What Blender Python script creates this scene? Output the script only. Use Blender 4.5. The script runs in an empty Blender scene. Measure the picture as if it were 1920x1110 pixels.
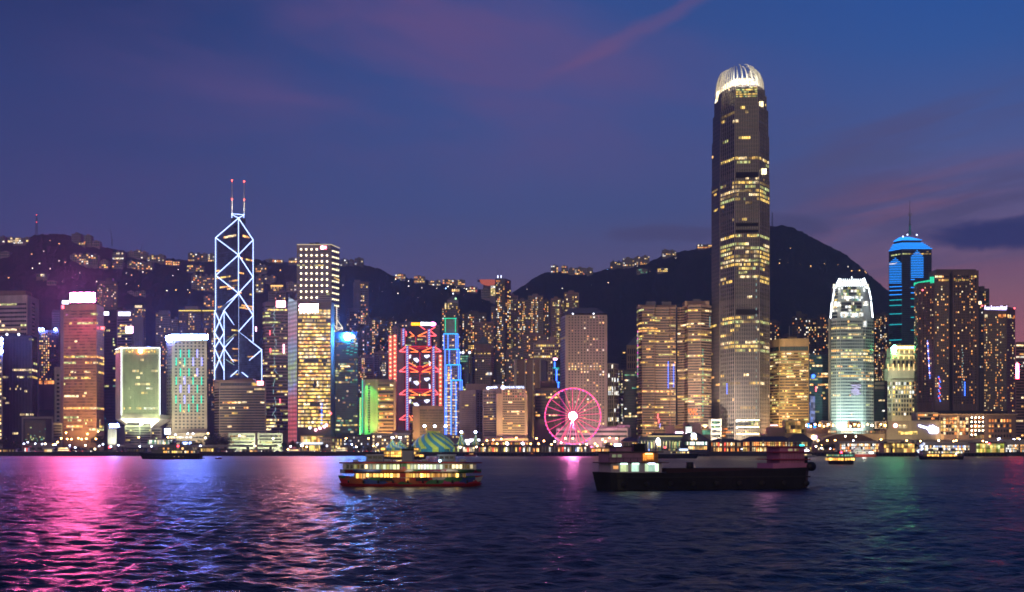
import bpy, math, random
from mathutils import Vector, Matrix, noise as mnoise

# ---------------------------------------------------------------- scene, camera, sky, sun, exposure
SC = bpy.context.scene
COL = SC.collection
F, HY, CH = 2500.0, 836.0, 9.4          # focal length, horizon row and eye height taken from the photograph
QY, GZ = 1240.0, 3.6                    # far quay distance and its level above the water

cam = bpy.data.objects.new('camera', bpy.data.cameras.new('camera'))
COL.objects.link(cam)
cam.location = (0, 0, CH)
cam.rotation_euler = (math.radians(90), 0, 0)
cam.data.sensor_width = 36.0
cam.data.lens = F / 1920 * 36
cam.data.shift_y = (HY - 555) / 1920
cam.data.clip_start, cam.data.clip_end = 0.5, 40000
SC.camera = cam
SC.view_settings.view_transform = 'Standard'
SC.view_settings.look = 'None'
SC.view_settings.exposure = 0.0
SC.view_settings.gamma = 1.0
SC.render.engine = 'CYCLES'
cy = SC.cycles
cy.max_bounces, cy.diffuse_bounces, cy.glossy_bounces = 5, 1, 3
cy.transmission_bounces, cy.volume_bounces, cy.transparent_max_bounces = 2, 0, 6
cy.sample_clamp_direct, cy.sample_clamp_indirect = 150.0, 6.0
cy.caustics_reflective = False
cy.caustics_refractive = False
cy.pixel_filter_type = 'BLACKMAN_HARRIS'
cy.filter_width = 1.8
cy.use_denoising = True
try:
    cy.denoising_input_passes = 'RGB_ALBEDO_NORMAL'
    cy.denoising_prefilter = 'ACCURATE'
except Exception:
    pass


def srgb(r, g, b):
    f = lambda c: (c / 255 / 12.92) if c / 255 <= 0.04045 else ((c / 255 + 0.055) / 1.055) ** 2.4
    return (f(r), f(g), f(b))


class NT:
    """small helper that adds and links shader nodes"""
    def __init__(s, tree):
        s.t = tree
        s.n = tree.nodes
        s.l = tree.links

    def put(s, sock, v):
        if hasattr(v, 'links') or hasattr(v, 'is_linked'):
            s.l.new(v, sock)
        elif v is not None:
            if isinstance(v, (tuple, list)) and len(v) == 3 and sock.type == 'RGBA':
                v = (*v, 1)
            sock.default_value = v

    def m(s, op, a, b=None, c=None):
        n = s.n.new('ShaderNodeMath')
        n.operation = op
        for i, v in enumerate((a, b, c)):
            if v is not None:
                s.put(n.inputs[i], v)
        return n.outputs[0]

    def mix(s, f, a, b, mode='MIX'):
        n = s.n.new('ShaderNodeMix')
        n.data_type = 'RGBA'
        n.blend_type = mode
        s.put(n.inputs[0], f)
        s.put(n.inputs[6], a)
        s.put(n.inputs[7], b)
        return n.outputs[2]

    def ramp(s, f, stops, interp='LINEAR'):
        n = s.n.new('ShaderNodeValToRGB')
        n.color_ramp.interpolation = interp
        e = n.color_ramp.elements
        while len(e) < len(stops):
            e.new(0.5)
        for el, (p, c) in zip(e, stops):
            el.position = p
            el.color = (*c, 1) if len(c) == 3 else c
        s.put(n.inputs[0], f)
        return n.outputs[0]

    def noise(s, vec, scale, detail=3, rough=0.5, dist=0.0):
        n = s.n.new('ShaderNodeTexNoise')
        n.inputs['Scale'].default_value = scale
        n.inputs['Detail'].default_value = detail
        n.inputs['Roughness'].default_value = rough
        n.inputs['Distortion'].default_value = dist
        if vec is not None:
            s.l.new(vec, n.inputs['Vector'])
        return n.outputs[0]

    def xyz(s, x, y, z):
        n = s.n.new('ShaderNodeCombineXYZ')
        for i, v in enumerate((x, y, z)):
            s.put(n.inputs[i], v)
        return n.outputs[0]

    def sep(s, v):
        n = s.n.new('ShaderNodeSeparateXYZ')
        s.l.new(v, n.inputs[0])
        return n.outputs

    def smooth(s, v, a, b):
        n = s.n.new('ShaderNodeMapRange')
        n.interpolation_type = 'SMOOTHSTEP'
        s.put(n.inputs[0], v)
        n.inputs[1].default_value, n.inputs[2].default_value = a, b
        return n.outputs[0]

    def scale(s, v, f):
        n = s.n.new('ShaderNodeVectorMath')
        n.operation = 'MULTIPLY'
        s.l.new(v, n.inputs[0])
        n.inputs[1].default_value = f
        return n.outputs[0]


def make_world():
    w = bpy.data.worlds.new('World')
    SC.world = w
    w.use_nodes = True
    t = NT(w.node_tree)
    w.node_tree.nodes.clear()
    out = t.n.new('ShaderNodeOutputWorld')
    bg = t.n.new('ShaderNodeBackground')
    t.l.new(bg.outputs[0], out.inputs[0])
    tc = t.n.new('ShaderNodeTexCoord')
    x, y, z = t.sep(tc.outputs['Generated'])
    az = t.m('ARCTAN2', x, y)                      # 0 towards the skyline, positive to the right
    el = t.m('ARCSINE', z)
    S = srgb
    # dusk gradients by elevation: dark blue high up, mauve low down, a rose afterglow low on the right
    e = t.m('MULTIPLY', el, 1 / 0.7)
    left = t.ramp(e, [(0.0, S(86, 78, 122)), (0.10, S(80, 76, 124)), (0.23, S(62, 74, 126)), (0.36, S(46, 66, 122)), (0.47, S(30, 52, 106)), (0.8, S(30, 52, 112)), (1.0, S(26, 46, 104))])
    mid = t.ramp(e, [(0.0, S(116, 96, 120)), (0.16, S(106, 94, 132)), (0.25, S(74, 90, 144)), (0.37, S(62, 87, 150)), (0.47, S(48, 82, 148)), (0.8, S(32, 60, 126)), (1.0, S(26, 48, 108))])
    right = t.ramp(e, [(0.0, S(206, 108, 116)), (0.10, S(182, 106, 116)), (0.16, S(150, 104, 124)), (0.22, S(112, 98, 140)), (0.30, S(84, 98, 156)), (0.40, S(52, 92, 162)), (0.47, S(38, 86, 162)), (0.8, S(30, 64, 134)), (1.0, S(26, 48, 108))])
    c = t.mix(t.smooth(az, -0.36, 0.06), left, mid)
    c = t.mix(t.smooth(az, 0.10, 0.34), c, right)
    # behind the viewer the sky is plain night blue
    back = t.smooth(t.m('ABSOLUTE', az), 0.8, 1.8)
    c = t.mix(back, c, t.ramp(e, [(0.0, S(62, 60, 92)), (0.4, S(36, 50, 98)), (1.0, S(26, 46, 104))]))
    # broad mauve veil high in the middle
    v1 = t.xyz(t.m('ADD', az, t.m('MULTIPLY', el, 1.2)), t.m('MULTIPLY', el, 2.6), 0.0)
    n1 = t.noise(v1, 4.2, 5, 0.55, 0.4)
    g1 = t.m('MULTIPLY', t.smooth(t.m('ABSOLUTE', t.m('ADD', az, 0.06)), 0.36, 0.02), t.smooth(el, 0.13, 0.27))
    c = t.mix(t.m('MULTIPLY', t.m('MULTIPLY', t.smooth(n1, 0.36, 0.72), g1), 0.68), c, S(112, 84, 134))
    # pink streak of high cloud running up to the right
    axx = t.m('SUBTRACT', az, 0.085)
    line = t.m('SUBTRACT', t.m('SUBTRACT', el, 0.296), t.m('MULTIPLY', axx, 0.47))
    wob = t.m('MULTIPLY', t.m('SUBTRACT', t.noise(t.xyz(t.m('MULTIPLY', az, 9), t.m('MULTIPLY', el, 22), 2.0), 1.6, 4), 0.5), 0.022)
    dl = t.m('ABSOLUTE', t.m('ADD', line, wob))
    st = t.m('MULTIPLY', t.smooth(dl, 0.009, 0.0), t.m('MULTIPLY', t.smooth(az, 0.0, 0.07), t.smooth(az, 0.20, 0.125)))
    c = t.mix(t.m('MULTIPLY', st, 0.24), c, S(150, 92, 122))
    # long thin streaks over the right half
    v2 = t.xyz(t.m('MULTIPLY', az, 2.4), t.m('ADD', t.m('MULTIPLY', el, 17), t.m('MULTIPLY', az, -3.0)), 5.0)
    n2 = t.noise(v2, 1.5, 6, 0.62, 0.6)
    g2 = t.m('MULTIPLY', t.smooth(az, 0.13, 0.29), t.m('MULTIPLY', t.smooth(el, 0.10, 0.15), t.smooth(el, 0.29, 0.20)))
    c = t.mix(t.m('MULTIPLY', t.m('MULTIPLY', t.smooth(n2, 0.44, 0.62), g2), 0.75), c, S(88, 82, 124))
    n3 = t.noise(t.xyz(t.m('MULTIPLY', az, 2.0), t.m('ADD', t.m('MULTIPLY', el, 15), t.m('MULTIPLY', az, -2.2)), 9.0), 1.7, 5, 0.6, 0.5)
    g3 = t.m('MULTIPLY', t.smooth(az, 0.16, 0.3), t.m('MULTIPLY', t.smooth(el, 0.06, 0.1), t.smooth(el, 0.235, 0.16)))
    c = t.mix(t.m('MULTIPLY', t.m('MULTIPLY', t.smooth(n3, 0.5, 0.66), g3), 0.5), c, S(150, 98, 122))

    # separate dark clouds
    def cloud(a0, e0, ra, re, tilt, col, amt, seed, c):
        nz = t.noise(t.xyz(t.m('MULTIPLY', az, 14), t.m('MULTIPLY', el, 34), seed), 1.0, 5, 0.6, 0.8)
        da = t.m('SUBTRACT', az, a0)
        de = t.m('SUBTRACT', t.m('SUBTRACT', el, e0), t.m('MULTIPLY', da, tilt))
        r = t.m('ADD', t.m('POWER', t.m('DIVIDE', da, ra), 2.0), t.m('POWER', t.m('DIVIDE', de, re), 2.0))
        r = t.m('ADD', r, t.m('MULTIPLY', t.m('SUBTRACT', nz, 0.5), 2.6))
        return t.mix(t.m('MULTIPLY', t.smooth(r, 1.15, 0.1), amt), c, col)
    c = cloud(0.352, 0.1475, 0.058, 0.0115, -0.03, S(52, 58, 112), 0.95, 3.0, c)
    c = cloud(0.372, 0.157, 0.036, 0.0065, 0.15, S(54, 60, 112), 0.85, 4.0, c)
    c = cloud(0.123, 0.1565, 0.055, 0.0075, -0.02, S(82, 80, 122), 0.75, 6.0, c)
    c = cloud(0.205, 0.160, 0.040, 0.010, -0.1, S(80, 78, 120), 0.8, 7.0, c)
    c = cloud(0.268, 0.205, 0.05, 0.007, 0.05, S(86, 88, 132), 0.5, 8.0, c)
    # below the horizon: dark
    c = t.mix(t.smooth(el, 0.0, -0.06), c, (0.006, 0.007, 0.012))
    t.l.new(c, bg.inputs[0])
    bg.inputs[1].default_value = 1.0


make_world()

# the glow of the city on the near shore: one low, very soft, warm light from behind the viewer
sun = bpy.data.objects.new('city_glow', bpy.data.lights.new('city_glow', 'SUN'))
COL.objects.link(sun)
sun.data.energy = 0.62
sun.data.angle = math.radians(40)
sun.data.color = (1.0, 0.79, 0.54)
sun.rotation_euler = (math.radians(90 - 15), 0, math.radians(-10))

# ---------------------------------------------------------------- materials
MATS = {}


def principled(name):
    m = bpy.data.materials.new(name)
    m.use_nodes = True
    t = NT(m.node_tree)
    b = m.node_tree.nodes['Principled BSDF']
    MATS[name] = m
    return m, t, b


def wall(name, col, rough=0.75, var=0.18, metal=0.0, spec=0.3, scale=0.06):
    """matt surface with soft uneven weathering"""
    if name in MATS:
        return MATS[name]
    m, t, b = principled(name)
    tc = t.n.new('ShaderNodeTexCoord').outputs['Object']
    n1 = t.noise(tc, scale, 4)
    n2 = t.noise(t.scale(tc, (1, 1, 0.08)), scale * 5, 3)
    f = t.m('ADD', t.m('MULTIPLY', n1, 0.6), t.m('MULTIPLY', n2, 0.4))
    lo = tuple(max(0, c * (1 - var * 2.2)) for c in col)
    hi = tuple(min(1, c * (1 + var * 1.6)) for c in col)
    t.l.new(t.ramp(f, [(0.25, lo), (0.75, hi)]), b.inputs['Base Color'])
    b.inputs['Roughness'].default_value = rough
    b.inputs['Metallic'].default_value = metal
    b.inputs['Specular IOR Level'].default_value = spec
    return m


def glass(name, col=(0.012, 0.016, 0.024), rough=0.12, spec=0.5):
    if name in MATS:
        return MATS[name]
    m, t, b = principled(name)
    geo = t.n.new('ShaderNodeNewGeometry').outputs['Position']
    wn = t.n.new('ShaderNodeTexWhiteNoise')
    n = t.n.new('ShaderNodeVectorMath')
    n.operation = 'SNAP'
    t.l.new(geo, n.inputs[0])
    n.inputs[1].default_value = (3.1, 3.1, 3.7)
    t.l.new(n.outputs[0], wn.inputs['Vector'])
    t.l.new(t.ramp(wn.outputs[0], [(0.0, tuple(c * 0.55 for c in col)), (1.0, tuple(c * 1.8 for c in col))]), b.inputs['Base Color'])
    b.inputs['Roughness'].default_value = rough
    b.inputs['Specular IOR Level'].default_value = spec
    return m


def glow(name, col, strength, sample=True):
    """a surface that gives off light: lamps, neon, signs, baked-in light washes"""
    if name in MATS:
        return MATS[name]
    m = bpy.data.materials.new(name)
    m.use_nodes = True
    m.node_tree.nodes.clear()
    t = NT(m.node_tree)
    o = t.n.new('ShaderNodeOutputMaterial')
    e = t.n.new('ShaderNodeEmission')
    e.inputs[0].default_value = (*col, 1)
    e.inputs[1].default_value = strength
    t.l.new(e.outputs[0], o.inputs[0])
    if not sample:
        m.cycles.emission_sampling = 'NONE'
    MATS[name] = m
    return m


def lit(name, col, strength, cell=2.3, contrast=1.0):
    """a lit window: blinds, partitions and lamps inside make it uneven"""
    if name in MATS:
        return MATS[name]
    m = bpy.data.materials.new(name)
    m.use_nodes = True
    m.node_tree.nodes.clear()
    t = NT(m.node_tree)
    o = t.n.new('ShaderNodeOutputMaterial')
    e = t.n.new('ShaderNodeEmission')
    geo = t.n.new('ShaderNodeNewGeometry').outputs['Position']
    s = t.n.new('ShaderNodeVectorMath')
    s.operation = 'SNAP'
    t.l.new(geo, s.inputs[0])
    s.inputs[1].default_value = (cell, cell, 3.3)
    wn = t.n.new('ShaderNodeTexWhiteNoise')
    t.l.new(s.outputs[0], wn.inputs['Vector'])
    fine = t.noise(geo, 0.9, 2)
    v = t.m('MULTIPLY', t.m('ADD', t.m('POWER', wn.outputs[0], 1.6), 0.18), t.m('ADD', fine, 0.45))
    warm = tuple(c * f for c, f in zip(col, (1.0, 0.72, 0.45)))
    wn2 = t.m('FRACT', t.m('MULTIPLY', wn.outputs[0], 7.3))
    t.l.new(t.mix(wn2, col, warm), e.inputs[0])
    t.l.new(t.m('MULTIPLY', v, strength * 1.95), e.inputs[1])
    t.l.new(e.outputs[0], o.inputs[0])
    m.cycles.emission_sampling = 'NONE'
    MATS[name] = m
    return m


LY = lit('lit_yellow', (1.0, 0.76, 0.22), 1.25)
LC = lit('lit_cream', (1.0, 0.86, 0.52), 1.5)
LA = lit('lit_amber', (1.0, 0.56, 0.20), 1.5)
LO = lit('lit_orange', (1.0, 0.36, 0.10), 1.3)
LG = lit('lit_greenish', (0.74, 0.90, 0.40), 0.9)
LW = lit('lit_white', (0.86, 0.95, 1.0), 1.7)
LB = lit('lit_blue', (0.25, 0.42, 1.0), 1.3)
LD = lit('lit_dim', (0.85, 0.62, 0.25), 0.28)
LT = lit('lit_teal', (0.25, 0.75, 0.55), 0.45)
LR = lit('lit_red', (1.0, 0.12, 0.08), 1.3)
DG = glass('dark_glass')
BG = glass('blue_glass', (0.012, 0.022, 0.045))
TG = glass('teal_glass', (0.010, 0.035, 0.035))
OFFICE = [LY, LY, LC, LG, LD]
WARM = [LY, LY, LA, LC]
HOME = [LA, LA, LC, LY, LO]
HOME2 = [LA, LC, LY, LA, LO, LW]
COOL = [LW, LC, LG, LY]

# ---------------------------------------------------------------- geometry helpers
ORG = {}


def X(px, Y):
    return (px - 960) / F * Y


def Z(py, Y):
    return CH + (HY - py) / F * Y


def P(px, py, Y):
    return Vector((X(px, Y), Y, Z(py, Y)))


def V2(px, Y):
    return Vector((X(px, Y), Y))


class MB:
    """collects faces and links them as ONE mesh object"""
    def __init__(s):
        s.v, s.f, s.mi, s.mats, s.sm = [], [], [], [], []

    def mid(s, m):
        if m not in s.mats:
            s.mats.append(m)
        return s.mats.index(m)

    def face(s, pts, m, smooth=False):
        i = len(s.v)
        s.v.extend(Vector(p) for p in pts)
        s.f.append(tuple(range(i, i + len(pts))))
        s.mi.append(s.mid(m))
        s.sm.append(smooth)

    def shell(s, verts, faces, m, smooth=False):
        i = len(s.v)
        s.v.extend(Vector(p) for p in verts)
        k = s.mid(m)
        for f in faces:
            s.f.append(tuple(i + j for j in f))
            s.mi.append(k)
            s.sm.append(smooth)

    def box(s, x0, x1, y0, y1, z0, z1, m):
        v = [(x, y, z) for z in (z0, z1) for y in (y0, y1) for x in (x0, x1)]
        s.shell(v, [(0, 2, 3, 1), (4, 5, 7, 6), (0, 1, 5, 4), (2, 6, 7, 3), (0, 4, 6, 2), (1, 3, 7, 5)], m)
        return s

    def prism(s, poly, z0, z1, m, top=None, z1s=None, cap=True):
        """poly: counter-clockwise xy points; z1s: a top height for each corner"""
        n = len(poly)
        zs = z1s or [z1] * n
        v = [(p[0], p[1], z0) for p in poly] + [(p[0], p[1], z) for p, z in zip(poly, zs)]
        s.shell(v, [(i, (i + 1) % n, n + (i + 1) % n, n + i) for i in range(n)], m)
        if cap:
            s.shell(v[n:], [tuple(range(n))], top or m)
        return s

    def frustum(s, poly0, z0, poly1, z1, m, cap=True):
        n = len(poly0)
        v = [(p[0], p[1], z0) for p in poly0] + [(p[0], p[1], z1) for p in poly1]
        s.shell(v, [(i, (i + 1) % n, n + (i + 1) % n, n + i) for i in range(n)], m)
        if cap:
            s.shell(v[n:], [tuple(range(n))], m)
            s.shell(v[:n], [tuple(reversed(range(n)))], m)
        return s

    def bar(s, p, q, r, m, n=4, r2=None):
        p, q = Vector(p), Vector(q)
        d = (q - p)
        if d.length < 1e-6:
            return s
        d.normalize()
        a = d.cross(Vector((0, 0, 1)))
        if a.length < 0.05:
            a = d.cross(Vector((0, 1, 0)))
        a.normalize()
        b = d.cross(a)
        r2 = r if r2 is None else r2
        ring = lambda c, rr: [c + (a * math.cos(t) + b * math.sin(t)) * rr for t in [2 * math.pi * (k + 0.5) / n for k in range(n)]]
        v = ring(p, r) + ring(q, r2)
        s.shell(v, [(i, n + i, n + (i + 1) % n, (i + 1) % n) for i in range(n)] + [tuple(range(n)), tuple(reversed(range(n, 2 * n)))], m, n > 5)
        return s

    def ball(s, c, r, m, nu=10, nv=6, sc=(1, 1, 1)):
        c = Vector(c)
        v = [c + Vector((0, 0, -r * sc[2]))]
        for j in range(1, nv):
            t = -math.pi / 2 + math.pi * j / nv
            for i in range(nu):
                a = 2 * math.pi * i / nu
                v.append(c + Vector((r * sc[0] * math.cos(t) * math.cos(a), r * sc[1] * math.cos(t) * math.sin(a), r * sc[2] * math.sin(t))))
        v.append(c + Vector((0, 0, r * sc[2])))
        f = [(0, 1 + (i + 1) % nu, 1 + i) for i in range(nu)]
        for j in range(nv - 2):
            for i in range(nu):
                a, b = 1 + j * nu + i, 1 + j * nu + (i + 1) % nu
                f.append((a, b, b + nu, a + nu))
        k = len(v) - 1
        f += [(k, k - nu + i, k - nu + (i + 1) % nu) for i in range(nu)]
        s.shell(v, f, m, True)
        return s

    def build(s, name, parent=None, org=None, kind=None):
        if org is None:
            org = ORG[parent] if parent is not None else Vector((0, 0, 0))
        me = bpy.data.meshes.new(name)
        me.from_pydata([tuple(v - org) for v in s.v], [], s.f)
        for m in s.mats:
            me.materials.append(m)
        me.polygons.foreach_set('material_index', s.mi)
        me.polygons.foreach_set('use_smooth', s.sm)
        me.update()
        o = bpy.data.objects.new(name, me)
        COL.objects.link(o)
        ORG[o] = org
        if parent is not None:
            o.parent = parent
        else:
            o.location = org
        if kind:
            o['kind'] = kind
        return o


def tag(o, label, cat, group=None, kind=None):
    if label:
        o['label'] = label
    if cat:
        o['category'] = cat
    if group:
        o['group'] = group
    if kind:
        o['kind'] = kind
    return o


def thing(name, label, cat, loc, rz=0.0, group=None, local=False):
    o = bpy.data.objects.new(name, None)
    COL.objects.link(o)
    o.empty_display_size = 1
    o.location = loc
    o.rotation_euler = (0, 0, rz)
    ORG[o] = Vector((0, 0, 0)) if local else Vector(loc)
    return tag(o, label, cat, group)


def copy_tree(o, parent=None):
    c = o.copy()
    COL.objects.link(c)
    if parent is not None:
        c.parent = parent
    for ch in [k for k in list(o.children)]:
        copy_tree(ch, c)
    return c


def light(kind, loc, col, power, target=None, size=1.0, angle=60, blend=0.6):
    d = bpy.data.lights.new('floodlight', kind)  # also names added lights that have no fixture
    d.color = col
    d.energy = power
    if kind == 'SPOT':
        d.spot_size = math.radians(angle)
        d.spot_blend = blend
        d.shadow_soft_size = size
    elif kind == 'POINT':
        d.shadow_soft_size = size
    o = bpy.data.objects.new('floodlight', d)
    COL.objects.link(o)
    o.location = loc
    if target is not None:
        o.rotation_euler = (Vector(target) - Vector(loc)).to_track_quat('-Z', 'Y').to_euler()
    return o


def lettering(root, text, p0, p1, h, mat, proud=0.4):
    """raised letters running from p0 to p1 (base line, left to right)"""
    c = bpy.data.curves.new('lettering', 'FONT')
    c.body = text
    c.size = 1.0
    c.extrude = 0.05
    c.resolution_u = 2
    o = bpy.data.objects.new('lettering', c)
    COL.objects.link(o)
    bpy.context.view_layer.update()
    w0, h0 = max(o.dimensions.x, 0.01), max(o.dimensions.y, 0.01)
    p0, p1 = Vector(p0), Vector(p1)
    d = p1 - p0
    a = math.atan2(d.y, d.x)
    n = Vector((math.sin(a), -math.cos(a), 0))
    me = bpy.data.meshes.new_from_object(o.evaluated_get(bpy.context.evaluated_depsgraph_get()))
    bpy.data.objects.remove(o)
    bpy.data.curves.remove(c)
    me.materials.clear()
    me.materials.append(mat)
    o = bpy.data.objects.new('lettering', me)
    COL.objects.link(o)
    o.parent = root
    o.location = p0 + n * proud - ORG[root]
    o.rotation_euler = (math.radians(90), 0, a)
    o.scale = (d.length / w0, h / h0, 1.0)
    return o


# ---------------------------------------------------------------- towers and their windows
def face_frame(f):
    p0, p1 = f
    d = (p1 - p0)
    L = d.length
    d = d / L
    return p0, d, Vector((d.y, -d.x)), L


def bands(root, faces, z0, z1, nf, hf=0.55, lit_fn=None, pal=OFFICE, dark=DG, seed=1, proud=0.15, mull=0.1, run=0.72, skip=(), one=False):
    """ribbon windows: one mesh for each storey. faces: (p0, p1, bays, margin_left, margin_right)"""
    r = random.Random(seed)
    fh = (z1 - z0) / nf
    every = MB()
    for i in range(nf):
        if i in skip:
            continue
        p = lit_fn(i / nf, i, r) if callable(lit_fn) else (lit_fn if lit_fn is not None else 0.25 * r.random() ** 1.5)
        b = every if one else MB()
        za = z0 + fh * (i + (1 - hf) * 0.5)
        zb = za + fh * hf
        on, m0 = r.random() < p, r.choice(pal)
        end = None
        for (p0, p1, nb, ml, mr) in faces:
            if end is not None and (end - p0).length > .9:
                b.build('window_band', root)
                b = MB()
            end = p1
            q, d, n, L = face_frame((p0, p1))
            w = (L - ml - mr) / nb
            for k in range(nb):
                if r.random() > run:
                    on, m0 = r.random() < p, r.choice(pal)
                a = q + d * (ml + w * (k + mull * 0.5)) + n * proud
                c = q + d * (ml + w * (k + 1 - mull * 0.5)) + n * proud
                b.face([(a.x, a.y, za), (c.x, c.y, za), (c.x, c.y, zb), (a.x, a.y, zb)], m0 if on else dark)
        if not one:
            b.build('window_band', root)
    if one:
        every.build('window_band', root, kind='stuff')


UNIT = {}


def unit_window(w, h, m, round_=False):
    key = (round(w, 2), round(h, 2), m.name, round_)
    if key not in UNIT:
        b = MB()
        if round_:
            pts = [(w / 2 * math.cos(t), 0, h / 2 * math.sin(t)) for t in [2 * math.pi * k / 12 for k in range(12)]]
        else:
            pts = [(-w / 2, 0, -h / 2), (w / 2, 0, -h / 2), (w / 2, 0, h / 2), (-w / 2, 0, h / 2)]
        b.face(pts, m)
        me = bpy.data.meshes.new('window')
        me.from_pydata([tuple(v) for v in b.v], [], b.f)
        me.materials.append(m)
        UNIT[key] = me
    return UNIT[key]


def grid(root, faces, z0, z1, nf, wf=0.55, hf=0.55, p=0.2, pal=HOME, dark=DG, seed=1, proud=0.15, n_obj=40, round_=False, colp=None, force=None):
    """single windows. Up to n_obj lit ones become windows of their own, the rest one mass.
    faces: (p0, p1, columns, margin_left, margin_right); p may be a function of (storey, column, face)"""
    r = random.Random(seed)
    fh = (z1 - z0) / nf
    rest, own = MB(), []
    for fi, (p0, p1, nb, ml, mr) in enumerate(faces):
        q, d, n, L = face_frame((p0, p1))
        w = (L - ml - mr) / nb
        ang = math.atan2(d.y, d.x)
        act = [r.random() ** 1.3 * 1.7 for _ in range(nb)]
        for i in range(nf):
            for k in range(nb):
                pr = p(i, k, fi) if callable(p) else p * act[k]
                c = q + d * (ml + w * (k + 0.5)) + n * proud
                cz = z0 + fh * (i + 0.5)
                if r.random() < pr:
                    own.append((c, cz, w * wf, fh * hf, r.choice(pal), ang, d))
                else:
                    own.append(None)
                    ww, hh = w * wf / 2, fh * hf / 2
                    if round_:
                        rest.face([(c.x + d.x * ww * math.cos(t), c.y + d.y * ww * math.cos(t), cz + hh * math.sin(t)) for t in [2 * math.pi * j / 10 for j in range(10)]], dark)
                    else:
                        a, e = c - d * ww, c + d * ww
                        rest.face([(a.x, a.y, cz - hh), (e.x, e.y, cz - hh), (e.x, e.y, cz + hh), (a.x, a.y, cz + hh)], dark)
    own = [o for o in own if o]
    r.shuffle(own)
    for k, (c, cz, w, h, m, ang, d) in enumerate(own):
        if k < n_obj:
            o = bpy.data.objects.new('window', unit_window(w, h, m, round_))
            COL.objects.link(o)
            o.parent = root
            o.location = Vector((c.x, c.y, cz)) - ORG[root]
            o.rotation_euler = (0, 0, ang)
        else:
            a, e = c - d * (w / 2), c + d * (w / 2)
            rest.face([(a.x, a.y, cz - h / 2), (e.x, e.y, cz - h / 2), (e.x, e.y, cz + h / 2), (a.x, a.y, cz + h / 2)], m)
    if rest.f:
        rest.build('window', root, kind='stuff')


def footprint(chain, dep):
    """chain: visible (px, Y) corners from left to right; closes the plan behind them"""
    pts = [V2(*c) for c in chain]
    l, r = pts[0], pts[-1]
    back = max(l.y, r.y, max(p.y for p in pts)) + dep
    poly = pts + [V2(chain[-1][0] - 0.6, back), V2(chain[0][0] + 0.6, back)]
    return pts, poly


class Tower:
    def __init__(s, name, label, cat, chain, top, mat, dep=28, base=GZ, group=None, roof=None, part='wall', yref=None):
        s.chain = chain
        s.pts, s.poly = footprint(chain, dep)
        s.yref = yref or min(c[1] for c in chain)
        s.z1 = Z(top, s.yref)
        s.z0 = base
        cx = sum(p.x for p in s.poly) / len(s.poly)
        cyy = sum(p.y for p in s.poly) / len(s.poly)
        s.root = thing(name, label, cat, (cx, cyy, base), group=group)
        s.mat = mat
        s.body = MB().prism(s.poly, base, s.z1, mat, roof or mat).build(part, s.root)

    def z(s, py):
        return Z(py, s.yref)

    def faces(s, bays, ml=0.8, mr=0.8):
        out = []
        for k, nb in enumerate(bays):
            if nb:
                out.append((s.pts[k], s.pts[k + 1], nb, ml, mr))
        return out

    def bands(s, bays, top, bot, nf, ml=0.8, mr=0.8, **k):
        bands(s.root, s.faces(bays, ml, mr), s.z(bot), s.z(top), nf, **k)
        return s

    def grid(s, bays, top, bot, nf, ml=0.8, mr=0.8, **k):
        grid(s.root, s.faces(bays, ml, mr), s.z(bot), s.z(top), nf, **k)
        return s

    def block(s, px0, px1, top, Y, dep, mat=None, name='roof_block', bot=None):
        z0 = (s.z1 + 0.01) if bot is None else Z(bot, Y)
        b = MB().box(X(px0, Y), X(px1, Y), Y, Y + dep, z0, Z(top, Y), mat or s.mat)
        return b.build(name, s.root)

    def sign(s, px0, px1, py0, py1, Y, mat, name='sign', thick=1.2, slope=0.0):
        """lit panel in a dark case"""
        case = wall('sign_case', (0.03, 0.03, 0.035))
        a, b = P(px0, py1, Y), P(px1, py0, Y)
        c = MB().box(a.x - 0.3, b.x + 0.3, Y, Y + thick, a.z - 0.3, b.z + 0.3, case).build(name, s.root)
        f = MB()
        f.face([(a.x, Y - 0.1, a.z), (b.x, Y - 0.1, a.z), (b.x, Y - 0.1, b.z), (a.x, Y - 0.1, b.z)], mat)
        f.build('lit_panel', c)
        return c

    def bar(s, p, q, r, mat, name='neon_tube', n=4):
        return MB().bar(p, q, r, mat, n).build(name, s.root)


def fin_lines(root, p0, p1, nb, z0, z1, w, out, mat, name='mullions', ml=0.0, mr=0.0):
    """thin vertical fins standing proud of a facade, one mesh"""
    q, d, n, L = face_frame((p0, p1))
    b = MB()
    for k in range(nb + 1):
        c = q + d * (ml + (L - ml - mr) * k / nb)
        a, e = c - d * w / 2, c + d * w / 2
        poly = [a + n * out, e + n * out, e, a]
        b.prism(poly, z0, z1, mat)
    return b.build(name, root)

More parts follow.
